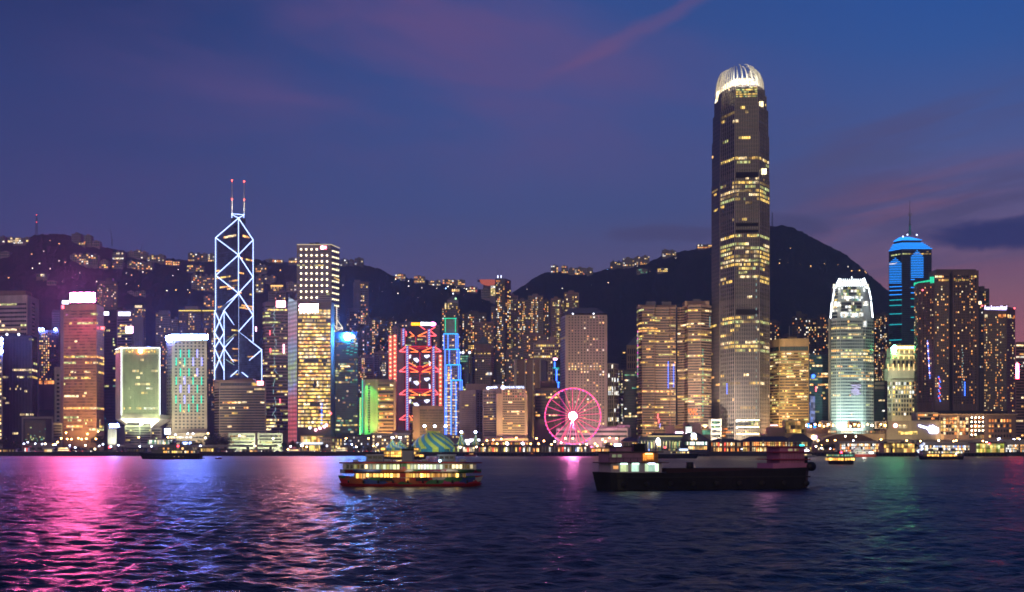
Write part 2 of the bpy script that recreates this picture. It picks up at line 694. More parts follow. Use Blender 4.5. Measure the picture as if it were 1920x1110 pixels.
# ================================================================ setting: water, ground, hills
def make_water():
    m, t, b = principled('harbour_water')
    tc = t.n.new('ShaderNodeTexCoord').outputs['Object']
    b.inputs['Base Color'].default_value = (0.004, 0.012, 0.030, 1)
    pw = t.noise(t.scale(tc, (0.012, 0.004, 1.0)), 1.0, 4, 0.6, 0.5)
    t.l.new(t.ramp(pw, [(0.3, (0.27,) * 3), (0.7, (0.38,) * 3)]), b.inputs['Roughness'])
    b.inputs['IOR'].default_value = 1.333
    b.inputs['Specular IOR Level'].default_value = 0.5
    n1 = t.noise(t.scale(tc, (0.55, 1.0, 1.0)), 0.5, 3, 0.55, 0.6)
    n2 = t.noise(t.scale(tc, (0.6, 1.0, 1.0)), 1.1, 3, 0.6, 0.4)
    n3 = t.noise(t.scale(tc, (0.7, 1.0, 1.0)), 4.2, 2, 0.6, 0.3)
    n0 = t.noise(t.scale(tc, (0.6, 1.0, 1.0)), 0.035, 5, 0.6, 0.8)
    h = t.m('ADD', t.m('MULTIPLY', n0, 1.6), t.m('MULTIPLY', n1, 0.42))
    h = t.m('ADD', h, t.m('ADD', t.m('MULTIPLY', n2, 0.28), t.m('MULTIPLY', n3, 0.06)))
    bp = t.n.new('ShaderNodeBump')
    bp.inputs['Strength'].default_value = 1.0
    bp.inputs['Distance'].default_value = 1.0
    t.l.new(h, bp.inputs['Height'])
    t.l.new(bp.outputs[0], b.inputs['Normal'])
    import numpy as np
    rng = np.random.RandomState(7)
    ys = [-60.0, -20.0, 20.0]
    y = 45.0
    while y < QY + 6:
        ys.append(y)
        y *= 1.0036 if y < 420 else 1.008
    ys.append(QY + 8)
    ys = np.array(ys)
    nx = 720
    tt = np.linspace(-1, 1, nx)
    Xg = tt[None, :] * (0.52 * np.maximum(ys, 0)[:, None] + 50)
    Yg = np.repeat(ys[:, None], nx, 1)
    Zg = np.zeros_like(Xg)
    dy = np.gradient(ys)[:, None]
    for k in range(64):
        lam = 0.8 * (9 / 0.8) ** (rng.rand() ** 1.25)
        th = rng.normal(math.pi / 2, 0.62)
        kx, ky = 2 * math.pi / lam * math.cos(th), 2 * math.pi / lam * math.sin(th)
        amp = 0.0062 * lam * (0.6 + 0.8 * rng.rand()) * (1.0 if lam < 4.5 else 0.62)
        fade = np.clip((lam / np.maximum(dy, 0.01) - 2.2) / 3.0, 0, 1)
        ph = kx * Xg + ky * Yg + rng.rand() * 6.28
        Zg += amp * fade * (np.sin(ph) + 0.22 * np.cos(2 * ph))
    far = np.clip((QY - Yg) / 200, 0, 1)
    Zg *= far
    for (wx, wy, a, sx_, sy_) in ((66.5, 287, .75, 2.2, 5), (70.5, 284, .4, 2.5, 5), (63, 280, .3, 4, 4), (40, 268, .22, 16, 2), (-6, 306, .3, 3, 4)):
        Zg += a * np.exp(-((Xg - wx) / sx_) ** 2 - ((Yg - wy) / sy_) ** 2)
    nr = len(ys)
    co = np.stack([Xg, Yg, Zg], -1).reshape(-1, 3)
    i = np.arange(nr * nx).reshape(nr, nx)
    q = np.stack([i[:-1, :-1], i[:-1, 1:], i[1:, 1:], i[1:, :-1]], -1).reshape(-1, 4)
    me = bpy.data.meshes.new('harbour_water')
    me.vertices.add(len(co))
    me.vertices.foreach_set('co', co.ravel())
    me.loops.add(q.size)
    me.loops.foreach_set('vertex_index', q.ravel())
    me.polygons.add(len(q))
    me.polygons.foreach_set('loop_start', np.arange(0, q.size, 4))
    me.polygons.foreach_set('use_smooth', np.ones(len(q), bool))
    me.update()
    me.validate()
    me.materials.append(m)
    o = bpy.data.objects.new('harbour_water', me)
    COL.objects.link(o)
    tag(o, 'dark choppy harbour water with long coloured reflections', 'water', kind='structure')


make_water()

ASPH = wall('asphalt', (0.05, 0.048, 0.046), 0.85, 0.15, scale=0.02)
CONC = wall('concrete', (0.26, 0.24, 0.22), 0.85, 0.15)
DCONC = wall('dark_concrete', (0.045, 0.042, 0.040), 0.9, 0.25, scale=0.15)
g = MB().box(-2300, 2300, QY + 0.6, 4300, -3, GZ, ASPH).build('ground')
tag(g, 'paved shore and streets under the towers', 'ground', kind='structure')
sw = MB()
sw.box(-1200, 1200, QY - 0.4, QY + 0.6, -3, GZ + 0.25, DCONC)
for k in range(240):
    x = -600 + k * 5.0
    sw.box(x, x + 1.1, QY - 0.9, QY - 0.4, -3, GZ - 0.6, DCONC)
sw = sw.build('seawall', org=Vector((0, QY, 0)))
tag(sw, 'long dark concrete seawall with fender piles along the far shore', 'seawall')

LEFT_RIDGE = [(-400, 470), (-120, 462), (0, 456), (45, 450), (62, 441), (80, 438), (122, 439), (140, 447), (160, 455), (190, 461), (230, 470), (280, 480), (330, 487), (380, 488), (440, 484), (480, 486), (540, 492), (600, 490), (648, 488), (690, 499), (712, 504), (735, 517), (775, 523), (800, 526), (828, 531), (845, 532), (880, 538), (930, 548), (965, 566), (1010, 600), (1070, 650), (1150, 720), (1240, 790)]
RIGHT_RIDGE = [(820, 690), (900, 612), (945, 562), (965, 546), (985, 533), (1003, 520), (1020, 512), (1050, 510), (1100, 514), (1140, 504), (1190, 497), (1220, 489), (1240, 481), (1285, 470), (1320, 464), (1360, 452), (1410, 432), (1445, 424), (1470, 422), (1490, 427), (1510, 437), (1540, 454), (1580, 474), (1610, 497), (1640, 524), (1665, 545), (1700, 577), (1760, 618), (1840, 665), (1940, 700), (2100, 730), (2400, 760)]


def interp(t, x):
    if x <= t[0][0]:
        return t[0][1]
    for (a, b), (c, d) in zip(t, t[1:]):
        if x <= c:
            return b + (d - b) * (x - a) / (c - a)
    return t[-1][1]


HILLS = [(LEFT_RIDGE, 2050.0, 3000.0, 1), (RIGHT_RIDGE, 2300.0, 3500.0, 2)]


def hill_z(h, x, y):
    ridge, y0, y1, sd = h
    px = 960 + F * x / y
    zr = Z(interp(ridge, px), y1)
    s = (y - y0) / (y1 - y0)
    if s <= 0:
        return GZ - 1 + s * 10
    if s > 1:
        base = zr * (1 - 0.35 * (s - 1))
    else:
        base = GZ + (zr - GZ) * (s ** 1.12)
    env = min(1, s * 3) * min(1.0, abs(1 - s) * 4 + 0.12)
    n = mnoise.noise(Vector((x * 0.006, y * 0.006, sd))) * 22 + mnoise.noise(Vector((x * 0.02, y * 0.02, sd + 5))) * 8
    tree = mnoise.noise(Vector((x * 0.07, y * 0.05, sd + 9))) * 3.2 + mnoise.noise(Vector((x * 0.17, y * 0.1, sd + 3))) * 2.4
    return base + n * env + tree * min(1, s * 2)


def make_hill(h, label, name):
    ridge, y0, y1, sd = h
    m = MATS.get('hill_forest')
    if m is None:
        m, t, b = principled('hill_forest')
        tc = t.n.new('ShaderNodeTexCoord').outputs['Object']
        n1 = t.noise(tc, 0.010, 6, 0.65)
        n2 = t.noise(tc, 0.09, 4, 0.7)
        f = t.m('ADD', t.m('MULTIPLY', n1, 0.5), t.m('MULTIPLY', n2, 0.5))
        t.l.new(t.ramp(f, [(0.3, (0.008, 0.012, 0.008)), (0.52, (0.028, 0.036, 0.020)), (0.72, (0.06, 0.062, 0.034))]), b.inputs['Base Color'])
        b.inputs['Roughness'].default_value = 0.95
        b.inputs['Specular IOR Level'].default_value = 0.1
        bp = t.n.new('ShaderNodeBump')
        bp.inputs['Distance'].default_value = 6.0
        t.l.new(n2, bp.inputs['Height'])
        t.l.new(bp.outputs[0], b.inputs['Normal'])
    pa, pb = ridge[0][0], ridge[-1][0]
    nx = int((pb - pa) / 2.4)
    ny = 64
    vs, fs = [], []
    for j in range(ny + 14):
        s = j / ny
        y = y0 + (y1 - y0) * s
        for i in range(nx + 1):
            px = pa + (pb - pa) * i / nx
            x = X(px, y)
            vs.append((x, y, hill_z(h, x, y)))
    w = nx + 1
    for j in range(ny + 13):
        for i in range(nx):
            a = j * w + i
            fs.append((a, a + 1, a + w + 1, a + w))
    me = bpy.data.meshes.new(name)
    me.from_pydata(vs, [], fs)
    me.materials.append(m)
    me.polygons.foreach_set('use_smooth', [True] * len(fs))
    o = bpy.data.objects.new(name, me)
    COL.objects.link(o)
    tag(o, label, 'hill', kind='structure')


make_hill(HILLS[0], 'long wooded hill with scattered lights behind the left half of the skyline', 'hill')
make_hill(HILLS[1], 'high dark peak behind the tallest tower', 'hill')


def hit(px, py):
    """the point on the hills seen at a pixel of the photograph"""
    y = 2060.0
    while y < 3600:
        x, z = X(px, y), Z(py, y)
        for h in HILLS:
            if y >= h[1] and h[0][0][0] < px < h[0][-1][0] and y <= h[2] + 40 and hill_z(h, x, y) >= z:
                return Vector((x, y, z))
        y += 6
    return None


# ---------------------------------------------------------------- houses and lamps on the hills
HW = wall('hill_house_wall', (0.30, 0.25, 0.22), 0.8, 0.2)
HWD = wall('hill_house_dark_wall', (0.13, 0.11, 0.11), 0.8, 0.2)
HROOF = wall('hill_house_roof', (0.09, 0.07, 0.06), 0.85)


def hill_house(px0, px1, py0, py1, label, p=0.35, nb=None, nf=None, pal=HOME2, mat=None, boost=1.0, Yf=None, step=0.0, name='hillside_house', cat='house', seed=0):
    pm = (px0 + px1) / 2
    c = hit(pm, py1)
    Y = Yf or (c.y - 10 if c else (2985 if pm < 985 else 3480))
    wpx = px1 - px0
    a, b = X(px0, Y), X(px1, Y)
    z0, z1 = Z(py1, Y), Z(py0, Y)
    root = thing(name, label, cat, ((a + b) / 2, Y, z0 - 14), group='houses on the wooded hills')
    r = random.Random(int(px0 * 7 + py0))
    mat = mat or HW
    body = MB()
    n = max(1, int(wpx / 11))
    w = (b - a) / n
    faces = []
    zt = []
    for k in range(n):
        t = z1 - (z1 - z0) * (0.22 * r.random() if n > 1 else 0)
        off = r.uniform(0, 5) if n > 1 else 0
        body.box(a + w * k, a + w * (k + 1) - 0.3, Y + off, Y + 18, z0 - 14, t, mat)
        body.box(a + w * (k + 0.3), a + w * (k + 0.62), Y + off + 4, Y + 12, t, t + (z1 - z0) * 0.14 + 0.8, mat)
        faces.append((Vector((a + w * k, Y + off)), Vector((a + w * (k + 1) - 0.3, Y + off)), t))
    body.build('wall', root)
    rest = MB()
    nf = nf or max(1, int((z1 - z0) / 4.2))
    done = 0
    for (p0, p1, t) in faces:
        L = (p1 - p0).length
        cols = nb or max(2, int(L / 4.0))
        for i in range(nf):
            for k in range(cols):
                fh = (t - z0) / nf
                w2, h2 = L / cols * 0.72, fh * 0.6
                cx, cz = p0.x + L * (k + 0.5) / cols, z0 + fh * (i + 0.5)
                on = r.random() < p * (1.6 if i == 0 else 0.8)
                m = r.choice(pal) if on else DG
                q = [(cx - w2 / 2, p0.y - 0.2, cz - h2 / 2), (cx + w2 / 2, p0.y - 0.2, cz - h2 / 2), (cx + w2 / 2, p0.y - 0.2, cz + h2 / 2), (cx - w2 / 2, p0.y - 0.2, cz + h2 / 2)]
                if on and done < 8:
                    done += 1
                    o = MB()
                    o.face(q, m)
                    o.build('window', root)
                else:
                    rest.face(q, m)
    if rest.f:
        rest.build('window', root, kind='stuff')
    return root


HH = hill_house
HH(0, 9, 443, 455, 'dark apartment house cut by the left edge on the ridge', 0.05, mat=HWD)
HH(14, 24, 445, 455, 'brightly lit villa on the ridge left of the red tipped mast', 0.7, pal=[LC, LY])
HH(25, 43, 446, 457, 'wide floodlit villa below the ridge just left of the red tipped mast', 0.9, pal=[LC, LC, LW])
HH(44, 54, 445, 454, 'dim grey house between the floodlit villa and the red tipped mast', 0.1)
HH(134, 152, 438, 455, 'dark block of flats standing out on the left ridge', 0.04, mat=HWD)
HH(157, 171, 441, 456, 'grey stepped block of flats on the left ridge beside the dark one', 0.05)
HH(172, 187, 452, 462, 'low pale block on the left ridge with lit ground floor', 0.25)
HH(148, 160, 455, 459, 'small lit row under the stepped ridge flats', 0.8, pal=[LC, LY])
HH(131, 183, 476, 496, 'long terrace of lit houses on the slope above the pink rooftop sign', 0.33)
HH(186, 203, 488, 503, 'grey apartment house right of the long lit terrace', 0.2)
HH(211, 232, 473, 487, 'flat roofed block with a row of white roof lamps', 0.3, pal=[LW, LC])
HH(210, 230, 490, 502, 'pale unlit house below the block with white roof lamps', 0.18)
HH(238, 285, 489, 505, 'grey terrace stepping down the slope with lamps along its foot', 0.3)
HH(238, 275, 469, 484, 'row of grey flats on the falling ridge', 0.08)
HH(276, 308, 477, 490, 'second row of grey flats lower on the falling ridge', 0.2)
HH(310, 336, 488, 497, 'old mansion floodlit bright orange on the slope', 0.95, pal=[LA, LO, LA], boost=2)
HH(352, 378, 474, 490, 'dark house block on the ridge left of the crossed light tower', 0.25, mat=HWD)
HH(376, 402, 475, 490, 'house with lit upper floor on the ridge beside the crossed light tower', 0.3)
HH(350, 382, 496, 509, 'long low lit building on the slope left of the crossed light tower', 0.4)
HH(358, 402, 513, 544, 'eight storey apartment block on the slope left of the crossed light tower', 0.28, name='apartment_block', cat='apartment block')
HH(382, 402, 555, 575, 'small block with an orange lit corner left of the crossed light tower', 0.35, pal=[LO, LA])
HH(478, 500, 497, 510, 'lit villa on the slope right of the crossed light tower', 0.35)
HH(480, 494, 518, 548, 'narrow block with one lit column right of the crossed light tower', 0.4, name='apartment_block', cat='apartment block')
HH(492, 516, 515, 530, 'pale hillside block between the lit column block and the grey grid tower', 0.1)
HH(498, 530, 485, 492, 'row of lit houses on the ridge right of the crossed light tower', 0.35)
HH(541, 557, 484, 493, 'house with lit lower floor on the ridge left of the grey grid tower', 0.7)
HH(537, 556, 530, 545, 'slope block with white roof lamps left of the grey grid tower', 0.3, pal=[LW, LC])
HH(638, 652, 486, 499, 'dark ridge block with a white lit gable right of the grey grid tower', 0.3, pal=[LW], mat=HWD)
HH(654, 663, 487, 497, 'small dark block in the middle of three on the ridge', 0.05, mat=HWD)
HH(665, 681, 484, 497, 'dark ridge block with a few white windows at its top', 0.2, pal=[LC, LW], mat=HWD)
HH(741, 760, 514, 523, 'row of bright lit cottages at the start of the middle ridge', 0.8)
HH(776, 797, 518, 530, 'cottages lit in a descending row along the middle ridge', 0.7)
HH(803, 826, 524, 535, 'villa with greenish white lights on the middle ridge', 0.5, pal=[LC, LW, LA])
HH(830, 844, 524, 533, 'villa with amber lights on the middle ridge beside the wooded knoll', 0.5, pal=[LA, LO])
HH(844, 872, 523, 534, 'lit house group on the ridge above the green outlined tower', 0.5)
HH(1033, 1047, 498, 511, 'first lit block of flats at the left end of the peak ridge', 0.45)
HH(1053, 1065, 499, 512, 'second block of flats on the peak ridge with a bright lower floor', 0.5)
HH(1066, 1077, 503, 514, 'dim block between lit neighbours on the peak ridge', 0.06)
HH(1078, 1099, 502, 515, 'twin topped block with two lit stairs on the peak ridge', 0.3)
HH(1100, 1112, 502, 512, 'pale unlit block ending the first group on the peak ridge', 0.04)
HH(1145, 1167, 489, 503, 'square block with one bright top corner on the peak ridge', 0.12, mat=HWD)
HH(1168, 1189, 484, 499, 'grey flats beside the square block on the peak ridge', 0.25)
HH(1190, 1218, 480, 496, 'long flats with a row of bright lamps on the peak ridge', 0.3)
HH(1242, 1268, 468, 481, 'villa with bright top windows high on the peak ridge', 0.35)
HH(1308, 1335, 457, 466, 'bright lit villas on the peak ridge just left of the tallest tower', 0.8)
HH(1233, 1252, 503, 510, 'lit house alone in the dark wood under the peak ridge', 0.7, pal=[LC, LY])
HH(1194, 1214, 504, 513, 'dim greenish house alone in the dark wood under the peak ridge', 0.3, pal=[LT])
HH(68, 88, 513, 520, 'pale low house on the slope left above the pink rooftop sign', 0.3, pal=[LW, LC])
HH(88, 106, 527, 534, 'unlit pale house on the slope left above the pink rooftop sign', 0.1)
HH(0, 18, 472, 482, 'long unlit building on the slope at the left edge', 0.02)
HH(238, 272, 545, 554, 'low long hillside building above the tower with a lit yellow crown', 0.12)

# viewing hall on the saddle: a bowl shaped roof lit red, with a bright glazed front
yv = 2960
rt = thing('viewing_hall', 'bowl roofed lookout hall lit red on the saddle of the ridge', 'lookout hall', (X(913, yv), yv, Z(560, yv)))
b = MB()
RL = glow('red_wash', (1.0, 0.22, 0.12), 0.55)  # red light on the roof is put in as emission
n = 18
top, bot = [], []
for k in range(n + 1):
    u = -1 + 2 * k / n
    top.append((X(895 + 35 * (k / n), yv), Z(525.5 - 1.0 * (1 - u * u), yv)))
    bot.append((X(898 + 31 * (k / n), yv), Z(526.5 + 9.5 * (max(0, 1 - ((k / n - 0.62) / 0.62) ** 2)) ** 0.7 if k / n < 1 else 528, yv)))
for k in range(n):
    for (y0_, y1_) in ((yv, yv),):
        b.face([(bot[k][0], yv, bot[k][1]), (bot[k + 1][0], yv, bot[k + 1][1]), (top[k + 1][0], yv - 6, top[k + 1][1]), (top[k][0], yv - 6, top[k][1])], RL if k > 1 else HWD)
    b.face([(top[k][0], yv - 6, top[k][1]), (top[k + 1][0], yv - 6, top[k + 1][1]), (top[k + 1][0], yv + 30, top[k + 1][1]), (top[k][0], yv + 30, top[k][1])], HROOF)
b.build('roof', rt)
MB().box(X(906, yv), X(931, yv), yv + 4, yv + 28, Z(562, yv), Z(527, yv), HWD).build('wall', rt)
f = MB()
for k in range(4):
    f.face([(X(914 + 3.5 * k, yv), yv + 3.8, Z(531, yv)), (X(917 + 3.5 * k, yv), yv + 3.8, Z(531, yv)), (X(917 + 3.5 * k, yv), yv + 3.8, Z(528.5, yv)), (X(914 + 3.5 * k, yv), yv + 3.8, Z(528.5, yv))], LC)
f.build('window', rt)
yv = 2900
rt = thing('glazed_hall', 'white and yellow glazed hall front under the bowl roofed lookout', 'lookout hall', (X(924, yv), yv, Z(572, yv)))
MB().box(X(919, yv), X(930.5, yv), yv, yv + 20, Z(575, yv), Z(535, yv), HW).build('wall', rt)
f = MB()
r = random.Random(3)
for i in range(9):
    for k in range(5):
        x0, z0 = X(920.5 + 1.9 * k, yv), Z(554.5 - 2.1 * i, yv)
        f.face([(x0, yv - .2, z0), (x0 + 1.7, yv - .2, z0), (x0 + 1.7, yv - .2, z0 + 1.9), (x0, yv - .2, z0 + 1.9)], LW if i > 6 else r.choice([LY, LC, LC, LG]))
f.build('window', rt)
HH(876, 895, 538, 548, 'red lit house row on the saddle left of the bowl roofed lookout', 0.6, pal=[LR, LA, LC])
HH(902, 921, 542, 560, 'pale blank hall below the bowl roofed lookout', 0.02)
HH(847, 862, 541, 548, 'yellow lit roadside house below the ridge above the green outlined tower', 0.9, pal=[LC, LA])

# lamps along hill roads
POLE = wall('lamp_pole', (0.12, 0.12, 0.12), 0.5, metal=0.6)
HL = {'o': glow('hill_lamp_amber', (1, 0.52, 0.16), 9, False), 'w': glow('hill_lamp_white', (1, 0.88, 0.68), 8, False),
      'b': glow('hill_lamp_blue', (0.25, 0.45, 1), 10, False), 'r': glow('hill_lamp_red', (1, 0.22, 0.16), 9, False)}
PROTO = {}


def hill_lamp(px, py, c='w', s=1.0):
    p = hit(px, py)
    if p is None:
        return
    k = (c, s)
    if k not in PROTO:
        nm = {'o': 'small amber road lamp in the woods on the hill', 'w': 'small white road lamp in the woods on the hill',
              'b': 'small blue lamp in the woods on the hill', 'r': 'small red lamp in the woods on the hill'}[c]
        o = thing('road_lamp', nm, 'street lamp', p, group=nm.replace('lamp', 'lamps', 1))
        MB().bar(p - Vector((0, 0, 9)), p, 0.15, POLE).build('pole', o)
        MB().ball(p, 0.95 * s, HL[c], 8, 5).build('lamp_head', o)
        PROTO[k] = o
    else:
        o = copy_tree(PROTO[k])
        o.location = p


for a in [(94, 452, 'o', 1.4), (111, 457, 'o'), (133, 459, 'o', 1.4), (45, 513), (50, 502), (74, 494), (61, 503), (78, 504), (86, 504), (94, 504), (120, 491), (16, 521, 'o'), (82, 527, 'o'), (99, 523), (117, 529), (129, 530), (153, 534, 'o'), (166, 533), (181, 528), (144, 536), (266, 515, 'o'), (268, 510), (237, 532), (280, 554, 'w', 1.4), (253, 553), (311, 546), (318, 497), (324, 517), (334, 506, 'w', 1.4), (360, 499), (330, 544, 'o'), (352, 544), (313, 545), (375, 541), (385, 540), (392, 543), (400, 540), (496, 496, 'o'), (480, 535), (490, 549), (643, 535), (653, 543, 'r', 1.4), (718, 547), (741, 536), (766, 537, 'w', 1.4), (738, 549, 'o'), (751, 563, 'o'), (791, 540), (784, 558), (791, 554), (807, 552, 'o'), (796, 567, 'o'), (801, 566), (813, 567), (819, 541), (831, 540), (836, 541, 'b', 1.4), (850, 541), (859, 545), (1029, 509), (1030, 540, 'w', 1.4), (1054, 541), (989, 543), (1005, 541, 'o'), (1110, 535), (1140, 530, 'o'), (1150, 528, 'o'), (1219, 509, 'o'), (1236, 513), (1285, 514, 'w'), (1310, 511, 'o', 1.4), (1126, 508), (1139, 506, 'b'), (1462, 487), (1478, 492, 'o', 1.4), (1490, 494, 'o'), (1502, 491, 'o'), (1520, 499, 'o'), (1546, 495, 'o'), (1571, 497, 'o'), (1606, 507, 'o', 1.4), (1624, 512, 'o'), (1553, 487, 'o'), (1590, 500), (1335, 520), (1180, 545, 'o'), (1250, 535), (700, 540), (690, 560, 'o'), (615, 560), (225, 560), (30, 540), (150, 512), (300, 520, 'o'), (345, 530, 'o'), (420, 545), (540, 560), (880, 560), (905, 566, 'o'), (870, 553, 'r'), (1012, 560), (1095, 560, 'o')]:
    hill_lamp(*a)
for (a, b_, n_, y_, dy, c) in [(770, 800, 6, 519, 0.28, 'o'), (835, 890, 8, 536, 0.12, 'w'), (1168, 1225, 9, 500, -0.12, 'w'), (880, 900, 4, 545, 0.1, 'o'), (1450, 1640, 12, 492, 0.09, 'o'), (240, 300, 7, 500, 0.06, 'w'), (742, 770, 5, 522, 0.1, 'w')]:
    for k in range(n_):
        px = a + (b_ - a) * (k + 0.3 * math.sin(k * 5.1)) / n_
        hill_lamp(px, y_ + dy * (px - a) + 1.4 * math.sin(k * 3.7) + 1.5, c)

rq = random.Random(77)
for k in range(90):
    px = rq.uniform(5, 980) if k < 66 else rq.uniform(1010, 1650)
    rg = interp(LEFT_RIDGE if px < 985 else RIGHT_RIDGE, px)
    hill_lamp(px, rg + 8 + rq.random() ** 1.4 * (75 if px < 985 else 40), rq.choice('oowow'), .75)

# masts and cranes on the ridge
STEEL = wall('dark_steel', (0.06, 0.06, 0.07), 0.5, metal=0.5)
REDL = glow('beacon_red', (1, 0.08, 0.05), 12, False)


def mast(px, py0, py1, Y, label, w=1.6, beacons=(), name='radio_mast', cat='mast'):
    p = Vector((X(px, Y), Y, Z(py1, Y)))
    q = Vector((X(px, Y), Y, Z(py0, Y)))
    o = thing(name, label, cat, p)
    b = MB()
    for sx, sy in ((-1, -1), (1, -1), (1, 1), (-1, 1)):
        b.bar(p + Vector((sx * w, sy * w, 0)), q + Vector((sx * w * 0.3, sy * w * 0.3, 0)), 0.34, STEEL)
    n = max(3, int((q.z - p.z) / 5))
    for k in range(n):
        u, v = k / n, (k + 1) / n
        a, c = w * (1 - 0.7 * u), w * (1 - 0.7 * v)
        b.bar(p.lerp(q, u) + Vector((-a, -a, 0)), p.lerp(q, v) + Vector((c, -c, 0)), 0.2, STEEL)
        b.bar(p.lerp(q, u) + Vector((a, -a, 0)), p.lerp(q, v) + Vector((-c, -c, 0)), 0.2, STEEL)
    b.build('lattice', o)
    for t in beacons:
        MB().ball(p.lerp(q, t), 0.9, REDL, 8, 5).build('beacon', o)
    return o


mast(68.6, 403, 441, 2990, 'tall dark lattice mast with red beacons on the left ridge', 2.2, (1.0, 0.63))
mast(1448, 398, 428, 3480, 'thin antenna mast on the peak right of the tallest tower', 1.8, ())
mast(1441, 408, 428, 3470, 'short broad antenna frame on the peak beside the tallest tower', 3.2, ())


def crane(px, py, jx, jy, base, Y, label):
    p, t, j = P(px, base, Y), P(px, py, Y), P(jx, jy, Y)
    o = thing('tower_crane', label, 'crane', p)
    MB().bar(p, t, 1.2, STEEL).build('mast', o)
    MB().bar(t, j, 0.7, STEEL, 4, 0.3).build('jib', o)
    bk = t + (t - j).normalized() * 9
    MB().bar(t, Vector((bk.x, bk.y, t.z + 1)), 0.9, STEEL).build('counter_jib', o)


crane(210, 449, 206.5, 427, 462, 2970, 'luffing crane with a steep jib on the left ridge')
crane(264, 470, 267, 458, 476, 2975, 'small crane with raised jib right of the steep jib crane')

# ================================================================ towers, left to right
W_BROWN = wall('brown_stone', (0.30, 0.20, 0.14))
W_TAN = wall('tan_stone', (0.42, 0.31, 0.21))
W_GOLD = wall('golden_stone', (0.48, 0.33, 0.16))
W_PINKST = wall('pinkish_stone', (0.44, 0.29, 0.25))
W_GREY = wall('grey_concrete', (0.30, 0.27, 0.26))
W_LGREY = wall('light_grey_concrete', (0.46, 0.42, 0.38))
W_DARK = wall('dark_cladding', (0.055, 0.050, 0.055))
W_DBLUE = wall('dark_blue_cladding', (0.035, 0.045, 0.065))
W_WHITE = wall('white_concrete', (0.62, 0.57, 0.50))
W_CREAM = wall('cream_concrete', (0.58, 0.50, 0.36))
W_RES = wall('apartment_render', (0.30, 0.23, 0.20))
W_RES2 = wall('apartment_grey_render', (0.23, 0.20, 0.21))
W_RES3 = wall('apartment_rose_render', (0.36, 0.22, 0.19))
W_RES4 = wall('apartment_shaded_render', (0.12, 0.10, 0.10))  # shadow over the back towers is put into this dark colour
W_METAL = wall('silver_cladding', (0.34, 0.35, 0.37), 0.35, 0.12, metal=0.5)
W_ROOF = wall('roof_grey', (0.12, 0.11, 0.12))
W_SLATE = wall('slate_roof', (0.16, 0.16, 0.19))
PINK_SIGN = glow('sign_pink', (1.0, 0.12, 0.38), 900)
SALMON_SIGN = glow('sign_salmon', (1.0, 0.28, 0.29), 430)
BLUEW_SIGN = glow('sign_blue_white', (0.13, 0.21, 1.0), 380)
CYAN_SIGN = glow('sign_cyan_blue', (0.04, 0.26, 1.0), 2700)
WHITE_SIGN = glow('sign_white', (0.80, 0.84, 1.0), 5)
COOL_SIGN = glow('sign_cool_white', (0.62, 0.68, 1.0), 5)
RED_SIGN = glow('sign_red', (1.0, 0.10, 0.12), 7)
PINKW_SIGN = glow('sign_pink_white', (1.0, 0.45, 0.62), 10)
NEON_W = glow('neon_blue_white', (0.42, 0.55, 1.0), 5)
NEON_WD = glow('neon_pale_dim', (0.55, 0.85, 0.80), 0.8)
NEON_R = glow('neon_red', (1.0, 0.085, 0.10), 5.0)
NEON_B = glow('neon_blue', (0.05, 0.17, 1.0), 5.0)
NEON_G = glow('neon_green', (0.03, 0.80, 0.42), 1.6)
NEON_T = glow('neon_teal', (0.02, 0.85, 0.58), 1.5)
NEON_V = glow('neon_violet', (0.34, 0.36, 1.0), 2.4)
NEON_C = glow('led_cyan_blue', (0.02, 0.28, 1.0), 2.2)
NEON_CG = glow('led_teal', (0.02, 0.55, 0.62), 1.3)
WARMW = glow('led_warm_white', (1.0, 0.80, 0.48), 2.4)
AMBER = glow('led_amber', (1.0, 0.55, 0.16), 2.2)
T = Tower


def cluster(p_hi, floors=()):
    """lit probability by storey: a few busy storeys among dark ones"""
    def fn(u, i, r):
        return p_hi if i in floors else (p_hi * r.random() ** 2.2)
    return fn


# --- far left
t = T('office_tower', 'tall brown office tower with a banded front by the left edge', 'office tower', [(-6, 1560), (51, 1552), (73, 1600)], 553, wall('rose_brown_stone', (.66, .50, .43)), 34, roof=W_ROOF)
t.bands([14, 0], 566, 835, 34, hf=0.42, lit_fn=lambda u, i, r: 0.75 if i in (24, 27, 28) else 0.06 * (1 + r.random()), pal=[LG, LC, LD], seed=11, ml=3)
grid(t.root, [(t.pts[1], t.pts[2], 1, 5.5, 3.5)], t.z(832), t.z(562), 38, 0.32, 0.5, 0.03, OFFICE, DG, 12, n_obj=6)
t.block(0, 48, 545, 1566, 20, W_BROWN, 'roof_block')
t = T('office_tower', 'dark glass tower with fine upright ribs before the brown one at the left edge', 'office tower', [(4, 1475), (60, 1470), (70, 1500)], 629, W_DBLUE, 30)
t.bands([20, 4], 634, 828, 44, hf=0.8, lit_fn=lambda u, i, r: {30: .3, 27: .6, 22: .4}.get(i, 0.02), pal=[LY, LC, LG], seed=13, dark=BG, run=.8)
fin_lines(t.root, t.pts[0], t.pts[1], 20, t.z(828), t.z(631), .5, .9, wall('dark_rib', (.11, .12, .13)))
for px in (13, 35):
    MB().ball(P(px, 627, 1470), 1.3, WHITE_SIGN, 8, 5).build('roof_lamp', t.root)
t.block(8, 44, 626, 1480, 16, W_DARK)
t = T('office_block', 'slim stone block with a lit edge of lamps at the left border', 'office building', [(-14, 1440), (5, 1440)], 640, W_GREY, 30)
t.grid([3], 645, 825, 26, p=0.5, pal=[LC, LY], seed=14, n_obj=40)
for py in (636, 644, 658):
    MB().ball(P(2.5, py, 1438.5), 1.6, BLUEW_SIGN, 8, 5).build('roof_lamp', t.root)
t = T('office_block', 'black framed box building with a dark reflective screen front', 'office building', [(41, 1400), (100, 1400)], 781, W_GREY, 26)
b = MB()
